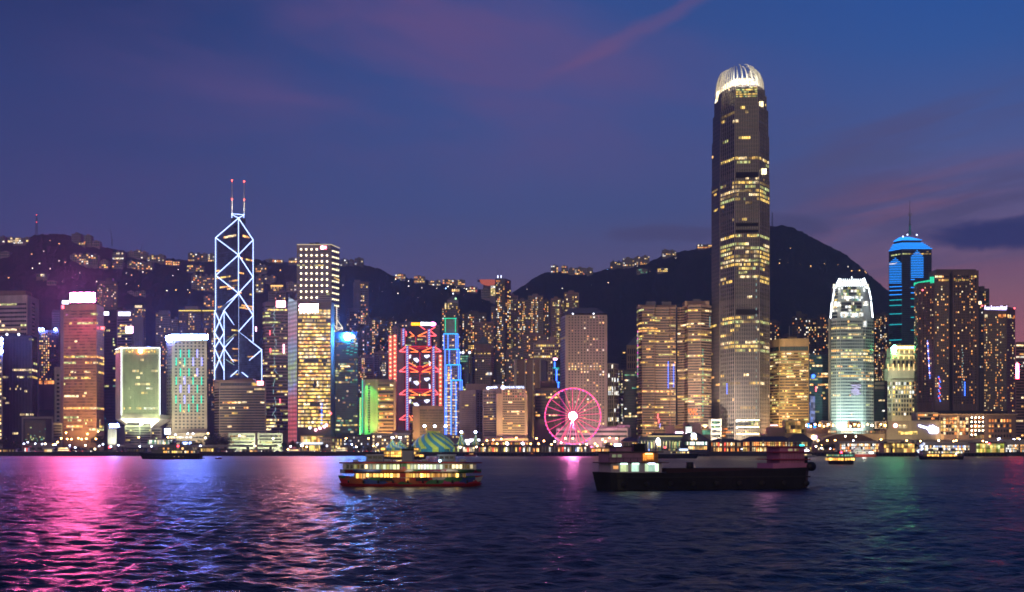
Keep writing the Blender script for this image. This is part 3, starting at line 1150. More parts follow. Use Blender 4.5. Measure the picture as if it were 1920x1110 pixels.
a0, a1 = P(44, 830, 1400), P(97, 785, 1400)
b.box(a0.x, a1.x, 1399.4, 1399.9, a0.z, a1.z, W_DARK)
b.build('recess', t.root)
grid(t.root, [(Vector((a0.x + 2, 1399.2)), Vector((a1.x - 6, 1399.2)), 16, 0, 0)], Z(828, 1400), Z(788, 1400), 16, 0.8, 0.7, lambda i, k, f: 0.22 if i < 6 else 0.03, [LT, LD, LT, LG], glass('red_tinted_glass', (0.06, 0.02, 0.02)), 15, n_obj=30)
t = T('apartment_tower', 'slim dark apartment tower with orange window columns left of the pink sign tower', 'apartment tower', [(72, 1720), (110, 1720)], 619, W_RES4, 22, group='apartment towers behind the office towers')
t.grid([9], 624, 740, 26, wf=.5, p=lambda i, k, f: (.75 if k in (1, 2, 3, 4) and i > 8 and (i * 7 + k * 3) % 5 else .1), pal=HOME, seed=16, n_obj=30)
for px in (73, 80, 104):
    MB().ball(P(px, 617.5, 1718), 1.4, BLUEW_SIGN, 8, 5).build('roof_lamp', t.root)
t = T('apartment_tower', 'plain banded dark block behind the left shoulder of the pink sign tower', 'apartment tower', [(97, 1770), (113, 1770)], 582, W_RES4, 22, group='apartment towers behind the office towers')
t.bands([4], 585, 700, 26, hf=.4, lit_fn=.02, pal=[LD], seed=17, dark=W_GREY)
t = T('office_block', 'white stepped block with a column of small windows beside the pink sign tower', 'office building', [(102, 1520), (116, 1520)], 688, W_WHITE, 24)
t.grid([1], 700, 792, 12, ml=2.5, mr=2.5, wf=.9, hf=.5, p=.05, pal=[LD], seed=18, n_obj=5)
t = T('office_block', 'low grey block at the foot of the white stepped block', 'office building', [(99, 1420), (117, 1420)], 793, W_GREY, 20)
t.bands([6], 796, 822, 5, lit_fn=.1, seed=19)
t = T('shelter', 'small floodlit service building above the road left of the pink sign tower', 'pavilion', [(72, 1640), (103, 1640)], 712, W_TAN, 15, base=Z(722, 1640) - 30)
t.bands([9], 713, 721, 1, hf=.8, lit_fn=.95, pal=[LA, LC, LO], seed=21)

# --- pink sign tower
W_PK = wall('bronze_glass_wall', (0.50, 0.27, 0.16), 0.35, 0.12, metal=0.25)
t = T('office_tower', 'bronze glass office tower with a huge glaring pink sign on its roof', 'office tower', [(113, 1452), (119, 1446), (181, 1440), (195, 1475)], 570, W_PK, 36)
bands(t.root, [(t.pts[1], t.pts[2], 24, .5, .5), (t.pts[2], t.pts[3], 8, .5, .5)], t.z(808), t.z(580), 40, hf=.62, lit_fn=lambda u, i, r: {35: .5, 24: .98, 22: .3, 19: .7, 17: .35, 15: .25, 11: .5, 7: .98, 4: .4, 3: .3, 0: .5, 1: .6}.get(i, .04), pal=[LY, LC, LG, LA], seed=22, dark=glass('bronze_glass', (0.23, 0.115, 0.07), .3), proud=.12, mull=.04)
t.block(122, 180, 566.5, 1446, 14, W_DARK)
ss = t.sign(132, 178, 549, 566.5, 1441, PINK_SIGN)
for px in (136, 155, 174):
    light('SPOT', P(px, 568, 1420), (1, .12, .48), 42000, P(px, 640, 1440), 1.5, 80, .9)  # added spots stand in for the sign's pink light on the facade
light('SPOT', P(150, 838, 1395), (1, .62, .22), 260000, P(150, 760, 1440), 1.5, 90, .9)
MB().box(X(133, 1441), X(177, 1441), 1440.4, 1440.8, Z(566.9, 1441), Z(566.2, 1441), AMBER).build('light_strip', ss)
for px in (137, 147, 157, 167, 174):
    MB().bar(P(px, 570, 1444), P(px, 549, 1443.2), .3, STEEL).build('sign_strut', ss)
t.sign(116.5, 129, 563.5, 570, 1440.5, WHITE_SIGN)
t.sign(116, 120, 572.5, 579, 1445, RED_SIGN)
t.sign(189, 195.5, 612.5, 618, 1455, RED_SIGN)
t = T('apartment_tower', 'apartment tower with scattered cream windows rising behind the pink sign tower', 'apartment tower', [(182, 2080), (221, 2080)], 530, W_RES4, 24, group='apartment towers behind the office towers')
t.grid([13], 532, 640, 30, wf=.55, p=.32, pal=HOME2, seed=23, n_obj=40)
t.block(198, 210, 521, 2084, 14, W_RES4)
t.block(186, 218, 527, 2082, 18, W_RES4)

t = T('office_tower', 'dark office tower with two white signs right of the pink sign tower', 'office tower', [(193, 1600), (219, 1594)], 581, W_DBLUE, 34)
t.bands([12], 600, 820, 40, lit_fn=cluster(.3, (30, 31, 32)), pal=[LG, LY, LT], seed=24, dark=TG)
t.sign(195, 204, 584.5, 591, 1592, WHITE_SIGN)
t = T('office_tower', 'grey fronted tower with a wide white sign and a pink light board', 'office tower', [(219.3, 1590), (248, 1584)], 581, wall('lilac_panel', (0.34, 0.30, 0.38)), 34)
t.bands([12], 597, 800, 40, hf=.5, lit_fn=lambda u, i, r: .5 if i > 32 else .22, pal=[LY, LG, LA, LC], seed=25, dark=BG)
t.sign(222, 244.5, 585, 592, 1583, WHITE_SIGN)
ss = t.sign(236, 249.5, 612, 624.5, 1583, PINKW_SIGN)
t.block(219.3, 230, 577, 1592, 14, W_DARK)
t = T('office_tower', 'narrow tower with a lit yellow crown and rounded shoulders', 'office tower', [(248, 1760), (252, 1752), (269, 1752), (273, 1762)], 577, W_RES2, 26)
t.block(251, 268.5, 570, 1756, 16, W_DARK)
for py in (573.5, 575.8):
    MB().box(X(253, 1755), X(266, 1755), 1755.0, 1755.8, Z(py + .5, 1755), Z(py - .5, 1755), WARMW).build('crown_light', t.root)
t.grid([1, 7, 2], 579, 760, 44, p=lambda i, k, f: .6 if k in (5, 6) and i % 3 else .12, pal=HOME2, seed=26, n_obj=40)
t.block(249, 268, 594, 1748.5, 4, W_GREY, 'wall_panel', bot=700)

# --- inverted foot headquarters
W_HQ = wall('green_floodlit_stone', (0.48, 0.50, 0.33))  # the floodlights' green-yellow is put into the stone colour
Yh = 1400
t = T('headquarters_tower', 'pale tower outlined in white tubes standing on a flared floodlit neck with a red lamp', 'office tower', [(216.5, Yh + 26), (228, Yh), (300, Yh)], 652.5, W_HQ, 40, base=Z(785, Yh))
q = t.root
bands(q, [(V2(232, Yh), V2(296, Yh), 27, 0, 0)], Z(776, Yh), Z(664.5, Yh), 27, hf=.93, lit_fn=lambda u, i, r: {19: .75, 24: .3, 12: .1, 11: .2, 9: .12, 2: .25}.get(i, .015), pal=[LC, LY, LW], seed=27, mull=.42, dark=glass('hq_glass', (0.02, 0.055, 0.045), .2), run=.7)
bands(q, [(V2(234, Yh), V2(294, Yh), 10, 0, 0)], Z(661.5, Yh), Z(655.5, Yh), 1, hf=.8, lit_fn=.9, pal=[LY, LC], seed=28, mull=.4)
bands(q, [(t.pts[0], t.pts[1], 5, 1, 1)], Z(662.0, Yh + 10), Z(656, Yh + 10), 1, hf=.8, lit_fn=.9, pal=[LY, LC], seed=29, mull=.4)
fin_lines(q, V2(232, Yh), V2(296, Yh), 27, Z(776, Yh), Z(662, Yh), .45, 1.2, W_HQ, 'ribs')
zb = Z(785, Yh)
xa, xm, xb = X(216.5, Yh + 26), X(228, Yh), X(300, Yh)
top = [(xa, Yh + 26), (xm, Yh), (xb, Yh), (xb + 3, Yh + 40), (xa + 3, Yh + 40)]
MB().box(xm - 0.6, xb + .6, Yh - .6, Yh + 40, Z(785, Yh), Z(777.5, Yh), W_HQ).build('skirt', q)
cxx = X(260, Yh)
neck = [(cxx + (x - cxx) * .5, Yh + 18 + (y - Yh - 18) * .5) for x, y in top]
W_NECK = wall('neck_stone', (0.75, 0.72, 0.62))
MB().frustum(neck, Z(801, Yh), top, zb, W_NECK).build('flared_neck', q)
MB().prism(neck, GZ, Z(800.9, Yh), W_GREY).build('stem', q)
HQN = glow('led_white', (.86, .92, 1.0), 4.5)
for (a, b_) in [((228, 652, Yh), (300, 652, Yh)), ((228, 652, Yh), (228, 778, Yh)), ((300, 652, Yh), (300, 778, Yh)), ((216.5, 655.5, Yh + 26), (228, 652, Yh))]:
    t.bar(P(*a) + Vector((0, -.8, 0)), P(*b_) + Vector((0, -.8, 0)), .36, HQN)
MB().ball(P(263.5, 658, Yh - 2), 2.3, glow('lamp_red', (1, .16, .05), 90), 12, 8, (1, .4, 1)).build('red_lamp', q)  # glowing ball in place of the red star emblem
for px, py in ((250, 640), (255, 634), (259, 636), (263, 642), (247, 645)):
    MB().bar(P(px, 652, Yh + 16), P(px, py, Yh + 16), .35, STEEL).build('antenna', q)
MB().box(X(240, Yh), X(270, Yh), Yh + 12, Yh + 26, Z(652, Yh), Z(647, Yh), W_GREY).build('roof_block', q)
for px in (232, 246, 260, 274, 288):
    light('SPOT', P(px, 795.5, Yh - 2), (1.0, .93, .72), 30000, P(px, 790, Yh + 9), .6, 150)
light('SPOT', P(262, 826, Yh - 66), (.78, 1.0, .52), 380000, P(262, 715, Yh), 2.0, 75, .9)
light('SPOT', P(225, 826, Yh - 60), (.85, 1.0, .55), 150000, P(222, 715, Yh + 10), 2.0, 60, .9)
t = T('office_block', 'low pale office block in front of the flared neck', 'office building', [(234, 1372), (262, 1372), (283, 1380)], 797, W_LGREY, 16)
t.bands([9, 7], 800, 832, 7, hf=.5, lit_fn=.2, pal=[LG, LY, LD], seed=30)
t.block(238, 258, 792, 1376, 8, W_GREY)
t.block(268, 279, 794, 1378, 8, W_GREY)
t = T('office_block', 'dark two storey wing right of the flared neck', 'office building', [(284, 1390), (303, 1390)], 802, W_GREY, 16)
t.bands([5], 804, 830, 5, lit_fn=.15, pal=[LG, LY], seed=31)
b = MB()
t = T('office_block', 'white windowless block floodlit pale green left of the flared neck', 'office building', [(203, 1340), (218, 1340)], 801, W_WHITE, 14)
t.block(201, 219, 799.5, 1339, 16, W_WHITE)
fin_lines(t.root, t.pts[0], t.pts[1], 5, GZ, t.z(803), .6, .7, W_WHITE, 'pilasters')
light('SPOT', P(206, 833, 1326), (.9, 1, .8), 26000, P(210, 815, 1340), .6, 80)
t.sign(206, 222, 795, 801, 1337, BLUEW_SIGN)

# --- hotel with neon bars
Yt = 1430
t = T('hotel_tower', 'white hotel slab with green and violet neon bars and a glaring blue white roof sign', 'hotel', [(312, Yt + 14), (323, Yt), (388, Yt)], 637, W_CREAM, 26)
faces = [(t.pts[1], t.pts[2], 8, 2, 2)]
grid(t.root, faces, Z(805, Yt), Z(640, Yt), 27, wf=.5, hf=.45, p=.02, pal=[LC, LY], dark=DG, seed=33, n_obj=12)
grid(t.root, [(t.pts[0], t.pts[1], 3, .8, .8)], Z(805, Yt), Z(640, Yt), 27, wf=.45, hf=.45, p=.01, pal=[LC], dark=DG, seed=34, n_obj=2)
zc = {'g': NEON_T, 'v': NEON_V}
for (px, py, c) in [(338.4, 663, 'g'), (354.3, 663, 'g'), (370, 663, 'v'), (330.4, 678, 'g'), (346.4, 678, 'g'), (362.3, 678, 'v'), (378.3, 678, 'v'), (338.4, 698, 'g'), (354.3, 698, 'g'), (370, 698, 'v'), (330.4, 714, 'g'), (346, 713, 'v'), (362, 714, 'g'), (378, 714, 'g'), (338.4, 729, 'v'), (354, 729, 'v'), (370, 729, 'g'), (330, 749, 'g'), (346, 749, 'v'), (362, 749, 'g'), (377.5, 749, 'g'), (338, 765, 'g'), (354, 765, 'g'), (370, 765, 'g')]:
    t.bar(P(px, py - 7.4, Yt - 1.2), P(px, py + 7.4, Yt - 1.2), .72, zc[c])
ss = t.sign(323, 389.5, 627.5, 636.5, Yt - 3, BLUEW_SIGN)
f = MB()
f.face([P(311.5, 638, Yt + 10), P(322.6, 636.5, Yt - 3), P(322.6, 627.5, Yt - 3), P(311.5, 630, Yt + 10)], BLUEW_SIGN)
f.build('lit_panel', ss)
t.block(330, 384, 630, Yt + 6, 10, W_GREY)
t = T('plinth', 'white flared podium wall under the neon bar hotel', 'podium', [(316, 1400), (392, 1400)], 812, W_CREAM, 24)
t.bands([12], 816, 832, 2, hf=.4, lit_fn=.35, pal=[LW, LC], seed=35)
light('SPOT', P(352, 833, 1330), (1, .9, .66), 330000, P(352, 730, Yt), 2, 80, .9)
for k, (a, b_, tp, sd) in enumerate([(292, 320, 586, 41), (321, 334, 598, 42)]):
    t = T('apartment_tower', ['bluish apartment block with sparse amber windows left of the neon bar hotel roof', 'low dark apartment block just left of the yellow topped pair'][k], 'apartment tower', [(a, 2040), (b_, 2040)], tp, W_RES2, 22, group='apartment towers behind the office towers')
    t.grid([9 if k == 0 else 4], tp + 3, 700, 26, p=.2, pal=HOME, seed=sd, n_obj=30)
    t.block(a + 6, b_ - 4, tp - 4, 2046, 10, W_RES2)
for k, (a, b_) in enumerate([(335, 377), (379.5, 403)]):
    t = T('apartment_tower', ['wide apartment tower under a yellow roof light line behind the neon bar hotel', 'slim apartment tower under a yellow roof light line beside the crossed light tower'][k], 'apartment tower', [(a, 1960), (b_, 1960)], 582, W_RES4, 22, group='apartment towers behind the office towers')
    t.grid([14 if k == 0 else 8], 587, 770, 40, wf=.45, p=lambda i, c, f: .7 if (c in (1, 6, 7, 8, 9)) and (i * 5 + c) % 4 else .08, pal=HOME2, seed=43 + k, n_obj=40)
    MB().box(X(a, 1959), X(b_, 1959), 1958.6, 1959.6, Z(583.2, 1959), Z(581.6, 1959), glow('led_yellow', (1, .72, .12), 1.6)).build('roof_light', t.root)
    t.block(a + 12, b_ - 6 if k == 0 else b_ - 3, 574, 1966, 12, W_RES2)

# --- tower with crossed light tubes
W_BOC = glass('tower_blue_glass', (0.05, 0.065, 0.11), .3)
Ya, Yn, Yc = 1852, 1815, 1846
A = [V2(404.5, Ya), V2(447.5, Yn), V2(475, Yc), V2(452, 1890)]
root = thing('crossed_light_tower', 'faceted glass tower outlined and crossed by bluish white light tubes with twin masts', 'skyscraper', (X(447, 1850), 1850, GZ))
zt = [Z(446, Ya), Z(409, Yn), Z(450, Yc), Z(446, 1890)]
MB().prism(A, GZ, 0, W_BOC, z1s=zt).build('main_shaft', root)
# lower shafts
Bq = [V2(402.5, 1838), V2(420.5, 1795), V2(447.4, 1813), V2(447.3, 1850)]
MB().prism(Bq, GZ, 0, W_BOC, z1s=[Z(584, 1838), Z(582, 1795), Z(552, 1813), Z(560, 1850)]).build('low_shaft', root)
Cq = [V2(447.6, 1812), V2(491, 1800), V2(474, 1860), V2(455, 1860)]
MB().prism(Cq, GZ, 0, W_BOC, z1s=[Z(622, 1812), Z(656, 1800), Z(640, 1860), Z(620, 1860)]).build('low_shaft', root)
for (a, b_, y0_, y1_, n, sd) in [(A[0], A[1], 470, 700, 58, 51), (A[1], A[2], 470, 700, 58, 52)]:
    bands(root, [(a, b_, 12, 1, 1)], Z(y1_, 1830), Z(y0_, 1830), 50, hf=.62, lit_fn=lambda u, i, r: .35 if r.random() < .12 else .012, pal=[LA, LD, LY], seed=sd, dark=glass('tower_grey_glass', (0.075, 0.105, 0.19), .3), proud=.1, mull=.06, one=sd == 52)
bands(root, [(Bq[0], Bq[1], 8, 1, 1), (Bq[1], Bq[2], 12, 1, 1)], Z(712, 1800), Z(590, 1800), 28, hf=.6, lit_fn=lambda u, i, r: .3 if r.random() < .15 else .02, pal=[LA, LD, LY], seed=53, dark=MATS['tower_grey_glass'], proud=.1, mull=.06, one=True)
bands(root, [(Cq[0], Cq[1], 14, 1, 1)], Z(712, 1800), Z(662, 1800), 12, hf=.6, lit_fn=lambda u, i, r: .3 if r.random() < .2 else .02, pal=[LA, LD, LY], seed=54, dark=MATS['tower_grey_glass'], proud=.1, mull=.06)
# lit restaurant storeys near the top
bands(root, [(A[0].lerp(A[1], .36), A[1].lerp(A[0], .04), 10, 0, 0), (A[1].lerp(A[2], .08), A[2].lerp(A[1], .3), 7, 0, 0)], Z(443.4, 1820), Z(439.5, 1820), 1, hf=.95, lit_fn=.98, pal=[LA, LY, LC], seed=55, proud=.5, mull=.05)
bands(root, [(A[0].lerp(A[1], .78), A[1].lerp(A[0], .04), 5, 0, 0)], Z(427, 1820), Z(423.6, 1820), 1, hf=.9, lit_fn=.95, pal=[LG, LC], seed=56, proud=.5)
ntube = lambda a, b_, m=NEON_W, r=.42: MB().bar(P(*a) + Vector((0, -1.2, 0)), P(*b_) + Vector((0, -1.2, 0)), r, m).build('light_tube', root)
L0, C0, R0 = (404.5, Ya), (447.5, Yn), (475, Yc)
pt = lambda e, y: (e[0], y, e[1])
ntube(pt(L0, 446), pt(C0, 409))
ntube(pt(C0, 409), pt(R0, 450))
ntube(pt(C0, 409), pt(C0, 702))
ntube(pt(L0, 446), pt(L0, 586))
ntube(pt(R0, 450), pt(R0, 645))
ntube(pt(R0, 645), pt(R0, 706), NEON_WD, .5)
for (ya, yb) in [(446, 478), (516.5, 478), (516.5, 550), (586, 550)]:
    ntube(pt(L0, ya), pt(C0, yb))
for (ya, yb) in [(450, 478), (520, 478), (520, 550), (591, 550), (591, 622)]:
    ntube(pt(R0, ya), pt(C0, yb))
BL, BM, CR = (402.5, 1838), (420.5, 1795), (491, 1800)
ntube(pt(BM, 582), pt(C0, 551))
ntube(pt(BL, 586), pt(BL, 712))
ntube(pt(BM, 582), pt(BM, 712))
ntube(pt(BM, 582), pt(BL, 624))
for (ya, yb) in [(624, 582), (582, 624), (624, 653), (653, 624), (695, 653), (653, 695)]:
    ntube(pt(BL, ya), pt(BM, yb), NEON_W, .42)
for (ya, yb) in [(582, 622), (653, 622), (653, 693)]:
    ntube(pt(BM, ya), pt(C0, yb))
ntube(pt(C0, 622), pt(CR, 656))
ntube(pt(CR, 656), pt(C0, 693))
ntube(pt(CR, 656), pt(CR, 714))
ntube(pt(C0, 693), (465, 707, 1806))
ntube(pt(C0, 693), (433, 706, 1800))
ntube(pt(C0, 640), (472, 662, 1807), NEON_WD, .4)
ntube((472, 662, 1807), pt(C0, 686), NEON_WD, .4)
ntube((424, 641, 1797), pt(C0, 620), NEON_WD, .4)
ntube((424, 674, 1797), pt(C0, 690), NEON_WD, .4)
# crown frame and masts
for (a, b_) in [((435, 416, 1830), (435, 401, 1830)), ((457.5, 417, 1830), (457.5, 401, 1830)), ((435, 401, 1830), (457.5, 403, 1830)), ((436, 403, 1830), (447.5, 409, 1816)), ((457, 404, 1830), (447.5, 409, 1816))]:
    ntube(a, b_)
for px, ptop in ((435, 338), (457.8, 340)):
    o = MB().bar(P(px, 403, 1830), P(px, ptop, 1830), 1.0, wall('mast_steel', (.8, .78, .72), .6), 6, .5)
    light('SPOT', P(px, 410, 1815), (1, .95, .85), 22000, P(px, 372, 1830), .4, 100)
    o = o.build('mast', root)
    for py in (ptop, (ptop + 403) / 2 + 3):
        MB().ball(P(px, py, 1829), .95, REDL, 8, 5).build('beacon', o)
MB().box(X(434, 1830), X(458.5, 1830), 1828, 1836, Z(419, 1830), Z(409, 1830), W_DARK).build('crown', root)

# --- block in front of it
t = T('office_block', 'broad striped office block with a red roof sign in front of the crossed light tower', 'office building', [(402, 1442), (412, 1425), (499, 1420)], 716, W_TAN, 36, roof=W_ROOF)
t.bands([3, 30], 727, 812, 17, hf=.6, lit_fn=lambda u, i, r: {11: .55, 9: .3, 10: .1}.get(i, .035), pal=[LC, LY, LC, LA], seed=57, ml=.2, mr=1.5)
bands(t.root, [(t.pts[1], t.pts[2], 28, 1, 2)], Z(723.5, 1420), Z(717, 1420), 1, hf=.85, lit_fn=.12, pal=[LA, LY], seed=58, dark=DG)
t.block(430, 474, 709.5, 1428, 18, W_BROWN)
t.block(404, 478, 712.5, 1424, 24, W_BROWN)
t.sign(482, 494, 714.5, 722.5, 1417, glow('sign_red_white', (1, .22, .24), 9))
MB().box(X(484, 1416), X(492, 1416), 1416.0, 1416.4, Z(721, 1416), Z(716, 1416), glow('sign_white_core', (1, .7, .7), 9)).build('sign', t.root)
for k, (a, b_) in enumerate([(428, 478.5), (483, 530)]):
    t = T('office_block', ['low white two storey building left half below the striped block', 'low white two storey building right half below the striped block'][k], 'office building', [(a, 1330), (b_, 1330)], 812, W_WHITE, 14)
    t.bands([12], 815, 838, 4, hf=.5, lit_fn=.4, pal=[lit('hall_green_white', (.5, .95, .55), 2.4), LG, LD, LC], seed=59 + k, ml=1.5, mr=1)
    t.block(a, a + 3, 811, 1329, 2, W_WHITE, 'pier', bot=842)
    light('SPOT', P((a + b_) / 2, 842, 1308), (.85, 1, .6), 40000, P((a + b_) / 2, 824, 1330), .6, 100)

# --- towers in the middle left
t = T('office_tower', 'banded tower with flickering green light lines and a red white sign on top', 'office tower', [(492.5, 1662), (497, 1650), (545, 1650), (552, 1660)], 566, wall('mauve_stone', (.32, .22, .20)), 34)
t.bands([2, 22, 2], 572, 808, 40, hf=.5, lit_fn=lambda u, i, r: .5 if i in (38, 36, 34, 25, 20, 12, 11, 8, 5) else .16, pal=[LG, LY, LC, LD], seed=61, ml=.3, mr=.3)
t.sign(518, 535, 564, 576, 1646, glow('sign_rose', (1, .32, .42), 12))
rr = random.Random(5)
for k in range(34):
    py = 574 + k * 6.8
    px = 515 + rr.uniform(-3, 3)
    if rr.random() < .8:
        t.bar(P(px, py, 1648.5), P(px + rr.choice([-4, 4, 0, 0]), py + rr.uniform(4, 9), 1648.5), .32, NEON_WD, 'light_line')
for px, py, c in ((480, 617, PINKW_SIGN), (506, 624, RED_SIGN), (507, 657, RED_SIGN), (532, 650, PINKW_SIGN), (532, 658, PINKW_SIGN), (525, 752, RED_SIGN)):
    t.bar(P(px, py - 4, 1647), P(px, py + 4, 1647), .9 if c is PINKW_SIGN else .5, c, 'sign')
for px0, px1 in ((506, 510), (520, 524), (538, 542)):
    t.block(px0, px1, 806, 1640, 4, W_TAN, 'column', bot=842)
t = T('apartment_tower', 'apartment tower with an amber lit crown behind the light line tower', 'apartment tower', [(503, 2080), (536, 2080)], 546, W_RES2, 24, group='apartment towers behind the office towers')
t.block(507, 531, 534.5, 2084, 18, W_RES2)
MB().box(X(507.5, 2083), X(530.5, 2083), 2082.4, 2083.4, Z(537, 2083), Z(534.8, 2083), AMBER).build('crown_light', t.root)
grid(t.root, [(V2(508, 2083), V2(530, 2083), 9, 0, 0)], Z(546, 2083), Z(537.5, 2083), 2, p=.6, pal=[LA, LY], seed=62, n_obj=12)
t.grid([11], 548, 640, 20, p=.18, pal=HOME, seed=63, n_obj=30)

W_CKC = wall('grey_violet_metal', (.22, .18, .20), .45, .12, metal=.35)
Yk = 1760
t = T('office_tower', 'tall square grey tower studded with a grid of star lights behind the gold lit tower', 'skyscraper', [(556.5, Yk), (621, Yk), (636.5, Yk + 42)], 459, W_CKC, 44)
t.bands([26, 9], 466, 700, 56, hf=.5, lit_fn=lambda u, i, r: .4 if i in (48, 36, 26, 25, 20, 19) else .03, pal=[LD, LY, LG], seed=64, ml=.4, dark=DG, proud=.2)
for i in range(10):
    for k in range(6):
        px, py = 564.5 + 9.75 * k, 467.5 + 11.3 * i
        if (i == 0 and k > 3) or (i > 7 and k in (4, 5)):
            continue
        o = MB()
        o.ball(P(px, py, Yk - 1), 1.25, glow('star_light', (1, .82, .5), 5.5, False), 8, 5)
        o.build('facade_lamp', t.root)
    for k in range(4):
        u = .12 + .22 * k
        pp = t.pts[1].lerp(t.pts[2], u)
        MB().ball((pp.x + 1, pp.y - 1, Z(470 + 11.3 * i, Yk + 20 * u)), 1.0, glow('star_light_dim', (1, .85, .5), 3, False), 6, 4).build('facade_lamp', t.root)
for (a, b_) in [((556.5, 458.4, Yk - .5), (621, 458.4, Yk - .5)), ((621, 458.4, Yk - .5), (636.5, 465, Yk + 42))]:
    t.bar(P(*a), P(*b_), .55, glow('edge_warm', (1, .8, .45), .9), 'roof_light')
ss = t.sign(600.5, 612.5, 461, 467.5, Yk - 2, glow('sign_red_soft', (1, .16, .22), 6))
MB().ball(P(604.5, 464.2, Yk - 3), 2.4, WHITE_SIGN, 10, 6, (1, .3, 1)).build('emblem', ss)
MB().box(X(607, Yk), X(611.5, Yk), Yk - 2.6, Yk - 2.2, Z(466, Yk), Z(462.5, Yk), WHITE_SIGN).build('emblem', ss)
for px, py in ((580, 455), (590, 454.5)):
    t.block(px, px + 8, py, Yk + 16, 8, W_DARK)
# braces at the foot of its right side
for (a, b_) in [((622, 578, 1720), (622, 618, 1720)), ((631.5, 574, 1722), (631.5, 618, 1722)), ((623, 603, 1720), (631.5, 617, 1722)), ((632, 600, 1722), (642, 614, 1722)), ((642, 614, 1722), (642, 619, 1722)), ((633, 614.5, 1722), (642, 614.5, 1722)), ((633, 619, 1722), (642, 615, 1722))]:
    t.bar(P(*a), P(*b_), .6, glow('brace_light', (1, .85, .62), 1.7), 'brace')

Yg = 1500
t = T('office_tower', 'golden lit office tower with a colour changing light wall and a glaring salmon sign', 'office tower', [(541, Yg + 24), (557.5, Yg), (621, Yg), (627, Yg + 10)], 566, wall('bronze_frame', (.16, .12, .09)), 40)
t.bands([0, 22, 0], 591, 802, 31, hf=.6, lit_fn=lambda u, i, r: .35 if i in (18, 29) else .96, pal=[LY, LY, LC, LA, LY], seed=65, ml=1, mr=1, run=.6, mull=.06)
bands(t.root, [(t.pts[1], t.pts[2], 30, 1, 1)], Z(590, Yg), Z(580, Yg), 2, hf=.8, lit_fn=.98, pal=[LY, LC], seed=66, mull=.2)
LEDW = []
lm = MATS.get('led_wall')
m = bpy.data.materials.new('led_wall')
m.use_nodes = True
m.node_tree.nodes.clear()
nt = NT(m.node_tree)
oo, ee = nt.n.new('ShaderNodeOutputMaterial'), nt.n.new('ShaderNodeEmission')
pos = nt.n.new('ShaderNodeNewGeometry').outputs['Position']
sx, sy, sz = nt.sep(pos)
w1 = nt.noise(nt.xyz(nt.m('MULTIPLY', sx, .05), 0.0, nt.m('MULTIPLY', sz, .045)), 1.0, 3, .6, .6)
stripe = nt.m('ADD', nt.m('MULTIPLY', nt.m('SINE', nt.m('MULTIPLY', sz, 1.3)), .3), .65)
hh = nt.m('ADD', nt.m('MULTIPLY', sz, 1 / 165.0), nt.m('MULTIPLY', nt.m('SUBTRACT', w1, .5), .45))
cc = nt.ramp(hh, [(0.0, (.9, .22, .24)), (.25, (.95, .16, .20)), (.42, (.9, .3, .34)), (.52, (.5, .5, .95)), (.62, (.7, .85, .3)), (.75, (.45, .6, .9)), (.85, (.9, .4, .55)), (1.0, (.5, .62, .75))])
nt.l.new(cc, ee.inputs[0])
nt.l.new(nt.m('MULTIPLY', stripe, 1.25), ee.inputs[1])
nt.l.new(ee.outputs[0], oo.inputs[0])
MATS['led_wall'] = m
q0, q1 = t.pts[0], t.pts[1]
bb = MB()
bb.face([(q0.x, q0.y - .3, GZ + 3), (q1.x - .2, q1.y - .3, GZ + 3), (q1.x - .2, q1.y - .3, Z(566, Yg)), (q0.x, q0.y - .3, Z(557, Yg + 24))], m)
bb.build('light_wall', t.root)
fin_lines(t.root, q0, q1, 6, GZ + 3, Z(563, Yg), .4, .9, wall('led_fin', (.3, .28, .3)), 'mullions')
t.block(564, 620, 572, Yg + 4, 20, wall('gold_panel', (.45, .32, .12)))
ss = t.sign(562, 596.5, 570.5, 585.5, Yg - 2, SALMON_SIGN)
bands(t.root, [(V2(597, Yg + 3.9), V2(619, Yg + 3.9), 16, 0, 0)], Z(580, Yg), Z(575, Yg), 1, hf=.9, lit_fn=.98, pal=[LY, LC], seed=67, mull=.2)
bands(t.root, [(V2(580, Yg - .4), V2(613, Yg - .4), 14, 0, 0)], Z(725, Yg), Z(714, Yg), 1, hf=.95, lit_fn=.2, pal=[LD, LW], seed=68, mull=.35, dark=W_DARK)
for k in range(7):
    t.bar(P(603, 756 + 6 * k, Yg - 1), P(603, 759 + 6 * k, Yg - 1), .6, NEON_B, 'light_line')
for px, py, c in ((619.5, 775, RED_SIGN), (600, 803, PINKW_SIGN), (608, 800, PINKW_SIGN), (592, 806, PINKW_SIGN), (612, 797, PINKW_SIGN), (581, 802, WHITE_SIGN)):
    MB().ball(P(px, py, Yg - 1), 1.5, c, 8, 5).build('sign_lamp', t.root)
t.block(563, 606, 816, Yg - 14, 13, wall('gold_panel', (.45, .32, .12)), 'entrance_hall', bot=842)
bands(t.root, [(V2(564, Yg - 14.2), V2(605, Yg - 14.2), 14, 0, 0)], GZ, Z(817, Yg), 2, hf=.8, lit_fn=.95, pal=[LY, LC, LA], seed=69, mull=.15)
t = T('service_shaft', 'plain grey green strip tower between the gold lit tower and the teal glass tower', 'office tower', [(620, 1520), (627, 1512)], 622, wall('grey_green_panel', (.24, .28, .22)), 20)
fin_lines(t.root, t.pts[0], t.pts[1], 3, GZ, t.z(623), .5, .6, W_GREY)

